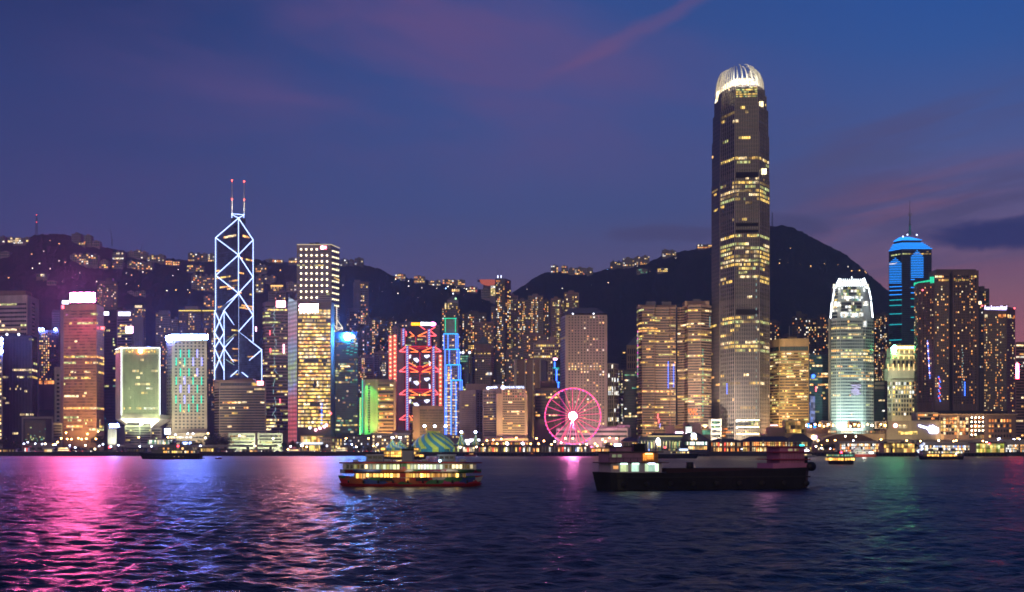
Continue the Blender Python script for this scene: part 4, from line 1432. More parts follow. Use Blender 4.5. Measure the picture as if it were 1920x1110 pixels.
Yl = 1510
t = T('office_tower', 'teal glass tower crowned by a round glaring blue white sign', 'office tower', [(627.5, Yl), (671.5, Yl)], 623, W_DBLUE, 34)
t.bands([22], 634, 812, 42, hf=.72, lit_fn=lambda u, i, r: {39: .8, 30: .5, 27: .95, 26: .3, 3: .8, 15: .3, 12: .25, 5: .5}.get(i, .12), pal=[LG, LT, LT, LY, LC, LD], seed=71, dark=TG, run=.62)
t.block(630, 670, 621.5, Yl + 3, 16, W_DBLUE)
ss = MB().bar(P(651.5, 631.5, Yl - .5), P(651.5, 631.5, Yl - 1.8), 3.9, CYAN_SIGN, 20).build('round_sign', t.root)
MB().bar(P(662, 631.5, Yl - .6), P(662, 631.5, Yl - 1.6), 2.3, COOL_SIGN, 16).build('round_sign', t.root)
for k in range(12):
    px = 645 + (k * 7) % 22
    MB().box(X(px, Yl), X(px + 5, Yl), Yl - .5, Yl - .2, Z(642.5 + 2.1 * k, Yl), Z(641.8 + 2.1 * k, Yl), NEON_T).build('light_line', t.root)

# --- apartment towers behind, middle left
APT = 'apartment towers behind the office towers'


def apartments(label, a, b_, top, Y, cols, seed, mat=W_RES, pal=HOME, p=.2, nf=None, bot=None, wings=None, colset=None, tank=True, n_obj=24, wf=.58, hf=.56, side=None):
    ch = [(a, Y), (b_, Y)] if not side else [(a, Y), (b_, Y), (b_ + side, Y + 26)]
    t = T('apartment_tower', label, 'apartment tower', ch, top, mat, 22, group=APT)
    bot = bot or 760
    nf = nf or int((bot - top) / 4.2)
    fn = p
    if not colset and not callable(fn):
        fn = p * 1.35
    if colset:
        rr = random.Random(seed * 3)
        fn = lambda i, k, f: (colset.get(k, .11)) * (1.15 if rr.random() < .9 else 0)
    ms = [cols] + ([3] if side else [])
    t.grid(ms, top + 3, bot, nf, wf=wf, hf=hf, p=fn, pal=pal, seed=seed, n_obj=n_obj)
    if tank:
        w = b_ - a
        t.block(a + w * .3, a + w * .68, top - 3.5, Y + 5, 10, mat)
    for (c, d, tp) in wings or ():
        t.block(c, d, tp, Y - 3, 20, mat, 'wing', bot=842)
    # upright shafts between the window stacks
    fin_lines(t.root, t.pts[0], t.pts[1], max(2, cols // 3), GZ, t.z(top + 1), .8, .9, mat, 'shafts')
    return t


t = apartments('slim pale tower with a stepped top and one bright window stack on the slope', 663, 690.5, 529, 2060, 8, 81, W_RES2, HOME, nf=40, bot=700, colset={4: .35, 5: .5, 6: .12}, tank=False)
t.block(664.5, 674, 524.5, 2062, 14, W_RES2)
t.block(663, 675, 530, 2055, 6, W_RES2, 'wing', bot=842)
t.block(674, 692, 528, 2058, 3, W_RES2, 'roof_slab', bot=529.5)
t = T('apartment_tower', 'eight sided apartment tower with blue glass strips and a flat cap', 'apartment tower', [(650, 1950), (655, 1938), (671, 1938), (676, 1950)], 580, W_RES2, 22, group=APT)
t.block(652, 674, 577.5, 1940, 18, W_RES2)
t.grid([1, 5, 1], 584, 740, 36, p=.2, pal=HOME, dark=BG, seed=82, n_obj=30)
apartments('broad dim apartment block right of the round blue sign', 665, 698, 613, 1880, 11, 83, W_RES4, HOME2, .26, bot=760)
apartments('squat apartment block with a bare pale roof house above the dim block', 683, 697, 598, 1900, 5, 84, W_RES2, HOME, .06, bot=620)
apartments('apartment tower with a bright upper left window stack left of the red lit building', 694, 722, 597, 2010, 9, 85, W_RES4, HOME2, colset={0: .7, 1: .75, 2: .5, 4: .2, 6: .15}, bot=770)
apartments('apartment tower with amber window stacks beside the red lit building', 722.5, 744, 600, 2015, 8, 86, W_RES4, HOME, colset={1: .25, 3: .6, 4: .6, 6: .15}, bot=770)
apartments('dark brown apartment tower striped by tall shafts behind the green edged block', 671, 700, 668, 1740, 9, 87, W_RES3, HOME2, colset={2: .5, 3: .7, 4: .6}, bot=800)
apartments('reddish dark apartment tower with few lights behind the green edged block', 701, 728, 660, 1750, 8, 88, W_RES3, HOME, .05, bot=800)
apartments('small office top with white lit rows between reddish towers', 711, 727, 676, 1735, 6, 89, W_RES2, [LW, LC], .5, bot=705, tank=False)
apartments('grey apartment slab with a roof house behind the red truss building', 746, 790, 606, 1990, 13, 90, W_RES2, HOME2, .16, bot=720)
apartments('mauve apartment block behind the right mast of the red truss building', 791, 824, 609, 1990, 9, 91, W_RES3, HOME, .1, bot=720)
apartments('pale plain tower rising behind the left wing of the red truss building', 735, 746, 614, 1790, 3, 92, W_PINKST, HOME, .02, bot=760)

# --- green edged block
t = T('office_block', 'tan office block with a green lit rounded edge and golden balcony bands', 'office building', [(678, 1466), (684, 1452), (707, 1450), (742, 1450)], 711, W_TAN, 30)
bands(t.root, [(V2(709, 1449.9), V2(737.5, 1449.9), 14, 0, 0)], Z(812, 1450), Z(719, 1450), 14, hf=.5, lit_fn=lambda u, i, r: {10: .6, 9: .8, 7: .95, 6: .3, 2: .7}.get(i, .2), pal=[LA, LC, LY, LO], seed=93, dark=glass('amber_glass', (.05, .025, .01)), mull=.08)
for i in range(15):
    t.block(709, 737.5, 717.3 + 6.64 * i, 1447.6, 2.4, W_GOLD, 'balcony', bot=718.9 + 6.64 * i)
for (x0, sd) in ((690, 94), (703, 95)):
    grid(t.root, [(V2(x0, 1451), V2(x0 + 4.2, 1450.6), 1, 0, 0)], Z(812, 1450), Z(717, 1450), 21, wf=.9, hf=.45, p=.14, pal=[LC, LG], seed=sd, proud=.6, n_obj=6)
MB().bar(P(679.5, 812, 1457), P(679.5, 713, 1457), .5, NEON_G).build('green_strip', t.root)
light('SPOT', P(683, 836, 1432), (.06, 1, .16), 160000, P(684, 765, 1453), .6, 70)
light('SPOT', P(683, 712, 1436), (.06, 1, .16), 60000, P(684, 760, 1453), .6, 90)
light('SPOT', P(722, 836, 1420), (1, .6, .22), 160000, P(722, 765, 1450), .6, 80)
b = MB().box(X(674, 1448), X(677, 1448), 1448, 1452, GZ, Z(745, 1448), W_WHITE).build('pylon', t.root)
light('SPOT', P(675.5, 838, 1443), (1, .85, .7), 16000, P(675.5, 790, 1448), .3, 50)

# --- red truss building
Yr = 1600
t = T('truss_tower', 'grey bank tower hung from red lit trusses between blue and white ladder masts', 'office tower', [(760, Yr), (816, Yr)], 664, W_DARK, 44)
root = t.root
bands(root, [(V2(764, Yr), V2(811, Yr), 22, 0, 0)], Z(838, Yr), Z(668, Yr), 34, hf=.6, lit_fn=lambda u, i, r: .4 if i in (11, 12, 13, 3, 4) else .12, pal=[LD, LG, LY], seed=96, dark=glass('tower_black_glass', (.012, .012, .015), .2), proud=.1)
MB().box(X(756, Yr), X(808, Yr), Yr + 8, Yr + 40, GZ, Z(612, Yr), W_DARK).build('rear_slab', root)
bands(root, [(V2(759, Yr + 8), V2(802, Yr + 8), 18, 0, 0)], Z(652, Yr), Z(630, Yr), 6, hf=.6, lit_fn=.28, pal=[LG, LD, LG], seed=97, dark=MATS['tower_black_glass'])
for (a, b_, tp) in ((742, 754, 652), (754, 757, 648), (817, 822, 662), (822, 828, 652)):
    MB().box(X(a, Yr), X(b_, Yr), Yr + 3 + (tp % 5), Yr + 42, GZ, Z(tp, Yr), W_GREY).build('service_shaft', root)
MB().box(X(750, Yr), X(756, Yr), Yr + 12, Yr + 30, GZ, Z(614, Yr), W_PINKST).build('service_shaft', root)
# orange red lit stair towers
ORW = wall('stair_panel', (.5, .3, .25))
for (x0, x1, y0_, y1_, n) in ((728, 736, 628, 715, 1), (736.5, 744, 626, 715, 1), (822, 829.5, 664, 762, 1)):
    MB().box(X(x0, Yr), X(x1, Yr), Yr + 2, Yr + 20, GZ, Z(y0_, Yr), ORW).build('stair_tower', root)
    k = 0
    py = y0_ + 2
    while py < y1_:
        o = MB()
        o.box(X(x0 + 1.0, Yr), X(x1 - 1.0, Yr), Yr + 1.2, Yr + 1.9, Z(py + 2.6, Yr), Z(py, Yr), glow('stair_red', (1, .14, .07), 1.9))
        o.build('lit_panel', root)
        k += 1
        py += 4.2
    for i in range(int((y1_ - y0_) / 8)):
        MB().ball(P((x0 + x1) / 2, y0_ + 4 + 8 * i, Yr + .6), 1.2, glow('stair_lamp', (1, .4, .22), 3.5), 8, 5).build('stair_lamp', root)
# ladder masts
MASTM = wall('mast_grey', (.25, .25, .3))
for (px, y0_, y1_, Y) in ((756.3, 616, 650, Yr - 1), (804.5, 617, 650, Yr - 1), (763.5, 649, 838, Yr - 4), (812.8, 649, 800, Yr - 4)):
    b = MB()
    for s_ in (-1.9, 1.9):
        b.bar(P(px + s_, y1_, Y), P(px + s_, y0_, Y), .55, MASTM)
    mast_ = b.build('ladder_mast', root)
    g1, g2 = MB(), MB()
    n = int((y1_ - y0_) / 2.15)
    for k in range(n):
        py = y0_ + 2.15 * k
        (g1 if k % 2 else g2).bar(P(px - 1.7, py + 1.5, Y - .7), P(px + 1.7, py, Y - .7), .42, glow('mast_white', (.75, .8, 1), 1.9) if k % 2 else glow('mast_blue', (.12, .16, 1), 1.8))
    g1.build('lamp_rungs', mast_)
    g2.build('lamp_rungs', mast_)
    for s_ in (-3.3, 3.3):
        MB().bar(P(px + s_, y1_, Y - .5), P(px + s_, y0_, Y - .5), .3, glow('neon_red_dim', (1, .04, .12), 1.1)).build('neon_tube', mast_)


def truss(yc, x0, xl, xr, x1, xm, Y=Yr - 5, double=True, bar_top=True):
    rt_ = lambda a, b_, m=NEON_R, r=.62: MB().bar(P(*a, Y), P(*b_, Y), r, m).build('neon_tube', root)
    OR = glow('neon_orange_red', (1, .2, .05), 3.4)
    rt_((x0, yc + 9.5), (xl - 3, yc + 1))
    rt_((x0, yc + 9.5), (xl - 3, yc + 9.8))
    rt_((xl + 4, yc + 2), (xm - 3, yc + 10), OR, .65)
    rt_((xl + 6, yc + 10.4), (xm - 3, yc + 10.4), OR, .55)
    rt_((xr - 4, yc + 2), (xm + 4, yc + 10), OR, .65)
    rt_((xr - 6, yc + 10.4), (xm + 4, yc + 10.4), OR, .55)
    rt_((xr + 3, yc + 1), (x1, yc + 9.5))
    rt_((xr + 3, yc + 9.8), (x1, yc + 9.5))
    if double:
        rt_((xl + 3.5, yc - 7), (xm - 5, yc + 1.5), OR, .55)
        rt_((xr - 3.5, yc - 7), (xm + 5, yc + 1.5), OR, .55)
    if bar_top:
        MB().box(X(xl + 3, Y), X(xr - 3, Y), Y + .8, Y + 1.2, Z(yc + 1.2, Y), Z(yc - 1, Y), glow('band_red', (1, .02, .06), .8)).build('red_band', root)


truss(649.5, 749, 763.5, 812.8, 827, 787, double=False)
truss(687, 749, 763.5, 812.8, 826, 787, double=True)
truss(730, 749, 763.5, 812.8, 822, 787, double=False)
truss(777, 749, 763.5, 776, 790, 776, double=False, bar_top=False)
truss(620, 762, 764, 804.5, 818, 779.5, Y=Yr - 2, double=False, bar_top=False)
for a, b_ in (((787, 611), (797, 618)), ((816, 613), (807, 619))):
    MB().bar(P(*a, Yr - 2), P(*b_, Yr - 2), .5, NEON_R).build('neon_tube', root)
for a, b_ in (((787.2, 660), (787.2, 687)), ((787.2, 701), (787.2, 730)), ((779.5, 631), (779.5, 645))):
    MB().bar(P(*a, Yr - 5), P(*b_, Yr - 5), .38, glow('neon_red_dim', (1, .04, .12), 1.1)).build('neon_tube', root)
RB = glow('band_red', (1, .02, .06), .8)
for py, h in ((652, 3), (689, 5), (694, 4), (732, 3)):
    MB().box(X(768, Yr), X(808, Yr), Yr - .8, Yr - .3, Z(py + h, Yr), Z(py, Yr), glow('louvre_red_glow', (1, .03, .09), .42)).build('louvre_band', root)  # louvres made to glow, standing in for red neon spill
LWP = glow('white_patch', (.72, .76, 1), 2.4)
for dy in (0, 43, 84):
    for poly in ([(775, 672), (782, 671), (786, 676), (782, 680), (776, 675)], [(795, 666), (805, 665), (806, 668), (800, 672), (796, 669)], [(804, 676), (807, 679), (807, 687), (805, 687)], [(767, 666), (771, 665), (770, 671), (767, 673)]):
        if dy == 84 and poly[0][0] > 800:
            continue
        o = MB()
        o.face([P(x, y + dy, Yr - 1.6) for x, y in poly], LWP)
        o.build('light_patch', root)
ss = t.sign(771, 789, 604.8, 610.4, Yr - 3, glow('sign_amber', (1, .34, .01), 4))
f = MB()
f.face([P(789, 610.2, Yr - 3.2), P(806.5, 610.2, Yr - 3.2), P(806.5, 604.6, Yr - 3.2), P(789, 604, Yr - 3.2)], WHITE_SIGN)
f.build('lit_panel', ss)
MB().ball(P(811.5, 607.6, Yr - 3), 2.9, glow('sign_magenta', (1, .25, .75), 9), 12, 8, (1.3, .3, .85)).build('emblem', ss)
MB().box(X(748, Yr), X(810, Yr), Yr + 9, Yr + 30, Z(612, Yr), Z(610.6, Yr), W_DARK).build('roof_slab', root)

for py in (660, 695, 735, 775):
    light('POINT', P(787, py, Yr - 16), (1, .06, .12), 7000, size=2)  # added red points without fixtures imitate the glow of the neon tubes

# --- blue outlined tower
Ys = 1585
W_SC = wall('rose_granite', (.38, .24, .19))
root = thing('stepped_tower', 'stepped stone tower outlined in blue and green neon', 'office tower', (X(850, Ys), Ys + 12, GZ))
steps = [(833, 859, 597, 626), (831.5, 858.5, 626, 655), (834.5, 861, 655, 683.5), (837, 863.5, 683.5, 712), (846, 866.5, 712, 822)]
MB().box(X(833, Ys), X(858, Ys), Ys + 5, Ys + 32, GZ, Z(597.5, Ys), W_SC).build('wall', root)
for k, (a, b_, y0_, y1_) in enumerate(steps[1:]):
    yy = Ys + 4 - k
    MB().box(X(a, Ys), X(b_, Ys), yy, yy + 26, GZ, Z(y0_, Ys), W_SC).build('wall', root)
    grid(root, [(V2(a + 2, yy), V2(b_ - 2, yy), 5, 0, 0)], Z(y1_, Ys), Z(y0_ + 3, Ys), max(4, int((y1_ - y0_) / 5.5)), wf=.75, hf=.4, p=.12 + .16 * k, pal=WARM, seed=101 + k, n_obj=12)
bands(root, [(V2(834, Ys), V2(846, Ys), 5, 0, 0)], Z(815, Ys), Z(700, Ys), 22, hf=.4, lit_fn=.75, pal=WARM, seed=108)
MB().box(X(836, Ys), X(854.5, Ys), Ys + 4.4, Ys + 4.9, Z(624, Ys), Z(600, Ys), wall('blank_panel', (.33, .29, .24))).build('blank_panel', root)
nb = lambda x0, y0_, x1, y1_, m, r=.55, Y=Ys - 1.5: MB().bar(P(x0, y0_, Y), P(x1, y1_, Y), r, m).build('neon_tube', root)
nb(831, 597, 856, 597, NEON_G)
nb(835, 597, 835, 623, NEON_G)
nb(854, 597, 854, 623, NEON_G)
for (a, b_, y0_, y1_, x2) in ((832, 858.5, 626, 655, 840), (834.5, 861, 655, 684, 842.5), (837, 863.5, 684, 712, 845), (846.5, 866.5, 712.5, 742, 854.5)):
    nb(a, y0_, b_, y0_, glow('neon_cyan', (.02, .55, 1), 2.4))
    nb(a, y0_, a, y1_, NEON_B)
    nb(b_, y0_, b_, y1_, NEON_B)
    nb(x2, y0_, x2, y1_, NEON_B)
    nb(b_ - 3.6, y0_, b_ - 3.6, y1_, NEON_B)
nb(834.5, 684, 834.5, 815, NEON_B)
nb(837, 712, 837, 815, NEON_B)
nb(845.6, 712, 845.6, 815, NEON_B, .75)
nb(854.8, 742, 854.8, 815, NEON_B, .75)
nb(845.6, 752, 845.6, 770, glow('neon_magenta', (.9, .1, .7), 2))
t = apartments('tower with a small pyramid roof and bright collar behind the blue outlined tower', 828, 858, 575, 1900, 9, 110, W_RES4, HOME2, colset={0: .7, 1: .2, 4: .1}, bot=800, tank=False, side=5.5)
b = MB()
pc = [(X(838, 1900), 1902), (X(859, 1900), 1902), (X(859, 1900), 1918), (X(838, 1900), 1918)]
b.prism(pc, Z(575, 1900), Z(562, 1900), W_RES2)
ap = (X(849.5, 1900), 1910)
b.frustum(pc, Z(562, 1900), [ap, ap, ap, ap], Z(552, 1900), W_SLATE)
b.build('pyramid_roof', t.root)
MB().bar(P(849.5, 553, 1910), P(849.5, 547, 1910), .4, STEEL).build('finial', t.root)
MB().ball(P(849.5, 550.5, 1908), .9, WHITE_SIGN, 8, 5).build('roof_lamp', t.root)
MB().ball(P(854.5, 560, 1900), 1.2, glow('lamp_green', (.5, 1, .5), 3, False), 8, 5).build('roof_lamp', t.root)
grid(t.root, [(V2(834, 1899.8), V2(858, 1899.8), 9, 0, 0)], Z(580, 1900), Z(568, 1900), 4, wf=.8, hf=.7, p=.75, pal=[LC, LA, LY], seed=111, proud=.6, n_obj=20)

# --- middle
t = T('office_block', 'brown frame office block with many small panes left of the circus tent', 'office building', [(774, 1440), (832, 1440)], 761, W_BROWN, 26)
grid(t.root, [(V2(787, 1440), V2(822, 1440), 13, 0, 0), (V2(822.5, 1440), V2(831, 1440), 4, 0, 0)], Z(822, 1440), Z(767, 1440), 11, wf=.72, hf=.78, p=.07, pal=[LD, LY, LD], dark=glass('olive_glass', (.05, .045, .025)), seed=112, n_obj=30)
light('SPOT', P(778, 838, 1418), (1, .62, .25), 60000, P(780, 790, 1440), .6, 70)
light('SPOT', P(812, 838, 1410), (1, .7, .3), 60000, P(806, 795, 1440), .6, 80)
t = T('office_block', 'pink marble office block with a tall ribbed roof house', 'office building', [(861, 1478), (892, 1470), (911, 1492)], 731, W_PINKST, 26)
t.bands([16, 0], 739, 815, 20, hf=.35, lit_fn=.07, pal=[LD, LY], seed=113, ml=3, dark=wall('pink_spandrel', (.30, .20, .17), .5))
grid(t.root, [(t.pts[1], t.pts[2], 3, 2, 1)], t.z(815), t.z(736), 17, wf=.5, hf=.5, p=.16, pal=[LG, LC], seed=114, n_obj=12)
t.block(873, 912, 719.5, 1476, 18, wall('pink_penthouse', (.45, .27, .25)))
fin_lines(t.root, V2(874, 1476), V2(911, 1476), 18, t.z1, Z(720.5, 1476), .5, .7, W_PINKST, 'ribs')

Ym = 1395
t = T('hotel_tower', 'tan hotel with white roof lettering and golden uplit corner piers', 'hotel', [(905, Ym + 18), (931, Ym + 4), (940, Ym), (985.5, Ym)], 729, W_TAN, 30)
t.bands([11, 0, 20], 752, 818, 15, hf=.5, lit_fn=.1, pal=[LA, LC, LY, LA], seed=115, ml=1.5, mr=1, dark=glass('grey_pane', (.035, .032, .036)))
grid(t.root, [(t.pts[2], t.pts[3], 9, 1.5, 1.5)], Z(751, Ym), Z(731, Ym), 4, wf=.62, hf=.55, p=lambda i, k, f: .9 if i == 2 and k < 4 else .22, pal=[LY, LA, LC, LR], seed=116, n_obj=20)
grid(t.root, [(t.pts[0], t.pts[1], 7, 1, 1)], Z(750, Ym + 9), Z(732, Ym + 9), 3, wf=.5, hf=.6, p=.12, pal=[LR, LA], seed=117, n_obj=8)
for (a, b_, y) in ((931, 941, Ym - 2), (984.5, 989, Ym - 1)):
    t.block(a, b_, 738, y, 6, W_TAN, 'corner_pier', bot=842)
    light('SPOT', P((a + b_) / 2, 823, y - 5), (1, .62, .16), 21000, P((a + b_) / 2, 790, y), .3, 80)
ss = MB().box(X(940, Ym), X(983.5, Ym), Ym + .4, Ym + 1.2, Z(729, Ym), Z(723.5, Ym), W_DARK).build('roof_sign', t.root)
lettering(ss, 'MANDARIN ORIENTAL', P(947.5, 728.2, Ym), P(983, 728.6, Ym), 2.3, COOL_SIGN)
MB().ball(P(943.2, 726.4, Ym - .6), 1.9, COOL_SIGN, 12, 6, (1.25, .2, 1)).build('emblem', ss)
lettering(ss, 'MANDARIN ORIENTAL', P(916.6, 728.4, Ym + 11.4), P(933, 726.6, Ym + 3.4), 2.0, COOL_SIGN)
MB().ball(P(915, 727.8, Ym + 11), 1.5, COOL_SIGN, 12, 6, (1.1, .3, 1)).build('emblem', ss)
t.block(924, 940, 721, Ym + 12, 8, W_PINKST)
t.block(956, 963, 718, Ym + 14, 8, W_PINKST)
t.block(905, 990, 822, Ym - 12, 11, W_TAN, 'podium', bot=842)
light('SPOT', P(960, 842, Ym - 44), (1, .7, .34), 200000, P(962, 770, Ym), 1, 90)

t = T('office_tower', 'dark green roofed stone tower with a domed cap behind the tan hotel', 'office tower', [(886, 1690), (890, 1682), (921, 1682), (926, 1692)], 655, W_BROWN, 30)
b = MB()
pc = [(X(892, 1690), 1688), (X(920, 1690), 1688), (X(920, 1690), 1710), (X(892, 1690), 1710)]
b.prism(pc, Z(656, 1690), Z(645, 1690), W_BROWN)
p1 = [(X(903, 1690), 1697), (X(909, 1690), 1697), (X(909, 1690), 1701), (X(903, 1690), 1701)]
p0 = [(X(896, 1690), 1689), (X(918.5, 1690), 1689), (X(918.5, 1690), 1709), (X(896, 1690), 1709)]
b.frustum(p0, Z(645, 1690), p1, Z(630, 1690), wall('copper_roof', (.14, .19, .16)))
b.build('hipped_roof', t.root)
MB().bar(P(906, 631, 1699), P(906, 624, 1699), .4, STEEL).build('finial', t.root)
t.grid([2, 9, 2], 666, 800, 32, wf=.6, hf=.6, p=.04, pal=[LC, LY], dark=BG, seed=118, n_obj=12)
grid(t.root, [(V2(889, 1681.8), V2(920, 1681.8), 10, 0, 0)], Z(665, 1682), Z(661, 1682), 1, wf=.4, hf=.5, p=.85, pal=[LC, LY], seed=119, n_obj=9)
MB().box(X(913, 1681), X(922, 1681), 1680.6, 1681.2, Z(703, 1681), Z(698.5, 1681), lit('lit_patch_white', (.7, .8, 1), 1.5)).build('window', t.root)
t = T('office_block', 'teal lit glass office building between the blue outlined tower and the domed stone tower', 'office building', [(862, 1660), (880, 1660)], 664, W_DBLUE, 24)
t.bands([7], 666, 800, 30, hf=.65, lit_fn=lambda u, i, r: .9 if i > 27 else (.5 if i > 24 else .15), pal=[LT, LG, LT], seed=120, dark=TG)
for px in (862, 868, 880.5):
    MB().ball(P(px, 661, 1658), 1.4, WHITE_SIGN, 8, 5).build('roof_lamp', t.root)
t = T('office_block', 'black unlit slab beside the domed stone tower', 'office building', [(880.5, 1665), (886, 1665)], 662, W_DARK, 24)
t.bands([2], 664, 800, 30, lit_fn=.01, seed=121)

apartments('apartment slab full of cream windows left of the tall dark residential tower', 866, 912, 586, 2020, 14, 122, W_RES4, HOME2, colset={0: .3, 3: .35, 4: .6, 5: .7, 6: .6, 9: .35, 11: .3, 12: .25}, bot=700, n_obj=40)
apartments('reddish apartment block below the cream window slab', 890, 925, 603, 1990, 11, 123, W_RES3, HOME, colset={8: .6, 9: .3}, bot=720, tank=False)
t = apartments('tallest dark residential tower with two white roof lamps on the saddle', 929, 947, 522, 1960, 6, 124, W_RES4, HOME2, colset={0: .12, 1: .65, 2: .6, 3: .3}, bot=760, side=11, n_obj=60, nf=62)
for px in (933.5, 939.5):
    MB().box(X(px - .7, 1958), X(px + .7, 1958), 1957.5, 1958.5, Z(521, 1958), Z(516.5, 1958), COOL_SIGN).build('roof_lamp', t.root)
    MB().bar(P(px, 521, 1962), P(px, 505, 1962), .25, STEEL).build('antenna', t.root)
apartments('narrow apartment block left of the tallest dark residential tower', 921, 929, 574, 2030, 3, 125, W_RES2, HOME, .15, bot=720, tank=False)
apartments('rose brown apartment tower right of the tallest dark residential tower', 949, 971, 554, 2050, 7, 126, W_RES3, [LG, LC, LY, LA], colset={1: .4, 2: .6, 3: .4, 5: .25}, bot=740, n_obj=40)
apartments('pale grey shaft tower between rose brown towers', 968, 990, 562, 2045, 8, 127, W_RES, HOME2, colset={1: .55, 2: .5, 4: .6, 5: .6, 6: .25}, bot=720, n_obj=40)
t = apartments('grand apartment tower with two roof poles and bright window stacks', 990, 1018, 554, 2035, 10, 128, W_RES, HOME2, colset={1: .15, 2: .6, 3: .65, 5: .6, 6: .65, 8: .2}, bot=720, n_obj=50)
for px in (994.5, 1018):
    MB().bar(P(px, 556, 2040), P(px, 537, 2040), .3, STEEL).build('antenna', t.root)
apartments('apartment tower with amber stacks left of the brown flat top pair', 1018.5, 1031, 562, 2040, 5, 129, W_RES4, HOME2, colset={1: .5, 3: .5}, bot=720)
apartments('brown apartment tower with a plain flank left of the round window tower', 1033, 1052, 559, 2030, 7, 130, W_RES3, [LG, LC, LY], colset={3: .55, 4: .6, 5: .55}, bot=720, side=7)
apartments('apartment tower with a notched roof just above the round window tower', 1058, 1085, 548, 2060, 9, 131, W_RES3, [LY, LC, LG], colset={1: .35, 2: .45, 4: .45, 5: .5, 7: .4}, bot=700)
apartments('low rose apartment block with scattered lights above the white frame hotel', 980, 1024, 627, 1790, 13, 132, W_RES3, HOME, .16, bot=760)
apartments('dark apartment block with cool lights below the tallest residential tower', 930, 953, 658, 1780, 8, 133, W_RES4, HOME2, colset={3: .35, 4: .6, 6: .2}, bot=790)
apartments('low grey apartment block beside the brown office with white piers', 950, 981, 654, 1770, 9, 134, W_RES2, HOME2, colset={1: .5, 2: .5, 6: .3}, bot=790)
t = T('office_tower', 'pink grid fronted tower with gold lit upper storeys', 'office tower', [(1000, 1700), (1052, 1700)], 643, wall('rose_white_stone', (.55, .38, .32)), 26)
t.grid([13], 645.5, 800, 30, wf=.62, hf=.62, p=lambda i, k, f: .9 if i in (29, 25) and k < 10 else .18, pal=[LY, LC, LY], seed=135, n_obj=60)
t.block(1008, 1040, 638, 1706, 14, W_PINKST)
t.block(1031, 1042, 631, 1708, 10, W_PINKST)
t = T('office_tower', 'brown office tower with pale piers and a light side wall', 'office tower', [(963.5, 1560), (1013, 1555), (1027, 1585)], 674, W_BROWN, 30)
for (a, b_, sd) in ((970, 983.5, 136), (985.5, 998.5, 137), (1000.5, 1012, 138)):
    y = 1560 - 5 * (a - 963) / 50
    bands(t.root, [(V2(a, y), V2(b_, y), 7, 0, 0)], Z(832, y), Z(675, y), 30, hf=.55, lit_fn=lambda u, i, r: {25: .5, 22: .5, 17: .7, 14: .8, 13: .7}.get(i, .1), pal=[LA, LY, LY], seed=sd)
for a in (963.5, 983.6, 998.8, 1012):
    y = 1557.5 - 5 * (a - 963) / 50
    t.block(a, a + (5 if a < 970 else 2.0), 674, y, 2, W_CREAM, 'pier', bot=842)
MB().prism([V2(1013.2, 1555), V2(1026.5, 1584), V2(1026.5, 1590), V2(1013.2, 1565)], GZ, Z(674, 1560), W_CREAM).build('side_wall', t.root)
MB().box(X(998, 1540), X(1001, 1540), 1540, 1544, GZ, Z(732, 1540), W_GOLD).build('lit_pier', t.root)
light('SPOT', P(999, 838, 1532), (1, .75, .3), 30000, P(999.5, 770, 1541), .4, 60)
t = T('office_block', 'dark brown office block behind the left half of the big wheel', 'office building', [(1003, 1436), (1050, 1430)], 727, wall('umber_stone', (.085, .06, .055)), 26)
t.bands([16], 731, 815, 15, hf=.5, lit_fn=lambda u, i, r: {13: .5, 7: .6, 6: .3, 12: .2}.get(i, .06), pal=[LA, LC, LY], seed=139)
t.block(1013, 1044, 714, 1440, 14, wall('umber_stone', (.085, .06, .055)))
t.block(1001, 1052, 785, 1426, 6, wall('umber_stone', (.085, .06, .055)), 'wing', bot=842)
t = T('office_tower', 'narrow glass tower with blue neon steps left of the round window tower', 'office tower', [(1037, 1640), (1051, 1640)], 672, W_DBLUE, 20)
t.bands([5], 676, 800, 26, lit_fn=.25, pal=[LG, LT, LD], seed=140)
for (a, y0_, y1_) in ((1040, 678, 690), (1043.5, 692, 718), (1047, 716, 730)):
    t.bar(P(a, y0_, 1638), P(a, y1_, 1638), .9, NEON_B)
for (a, b_, y) in ((1036, 1048, 690), (1042, 1050, 717)):
    t.bar(P(a, y, 1638), P(b_, y, 1638), .5, NEON_T)
t.sign(1037.5, 1044.5, 671.5, 675, 1637, PINKW_SIGN)

# --- round window tower
Yj = 1455
W_JH = wall('round_window_tower_wall', (.40, .32, .27), .7, .1)
t = T('office_tower', 'tall pale tower with rows of round porthole windows and a hipped grey roof', 'skyscraper', [(1050.5, Yj + 36), (1060, Yj), (1138.5, Yj)], 590.5, W_JH, 46)
ROWS = {6: [.95] * 12, 5: [.9] * 12, 7: [.45] * 12}


def jh(i, k, f):
    n = 46 - i
    if n == 19:
        return 1.0 if k < 11 else 0
    if n in (20,):
        return .9 if k < 11 else .1
    if n in (21, 18):
        return .45
    if n in (31, 32):
        return .45
    if n == 1:
        return 1.0 if k in (7, 8) else 0
    return .09


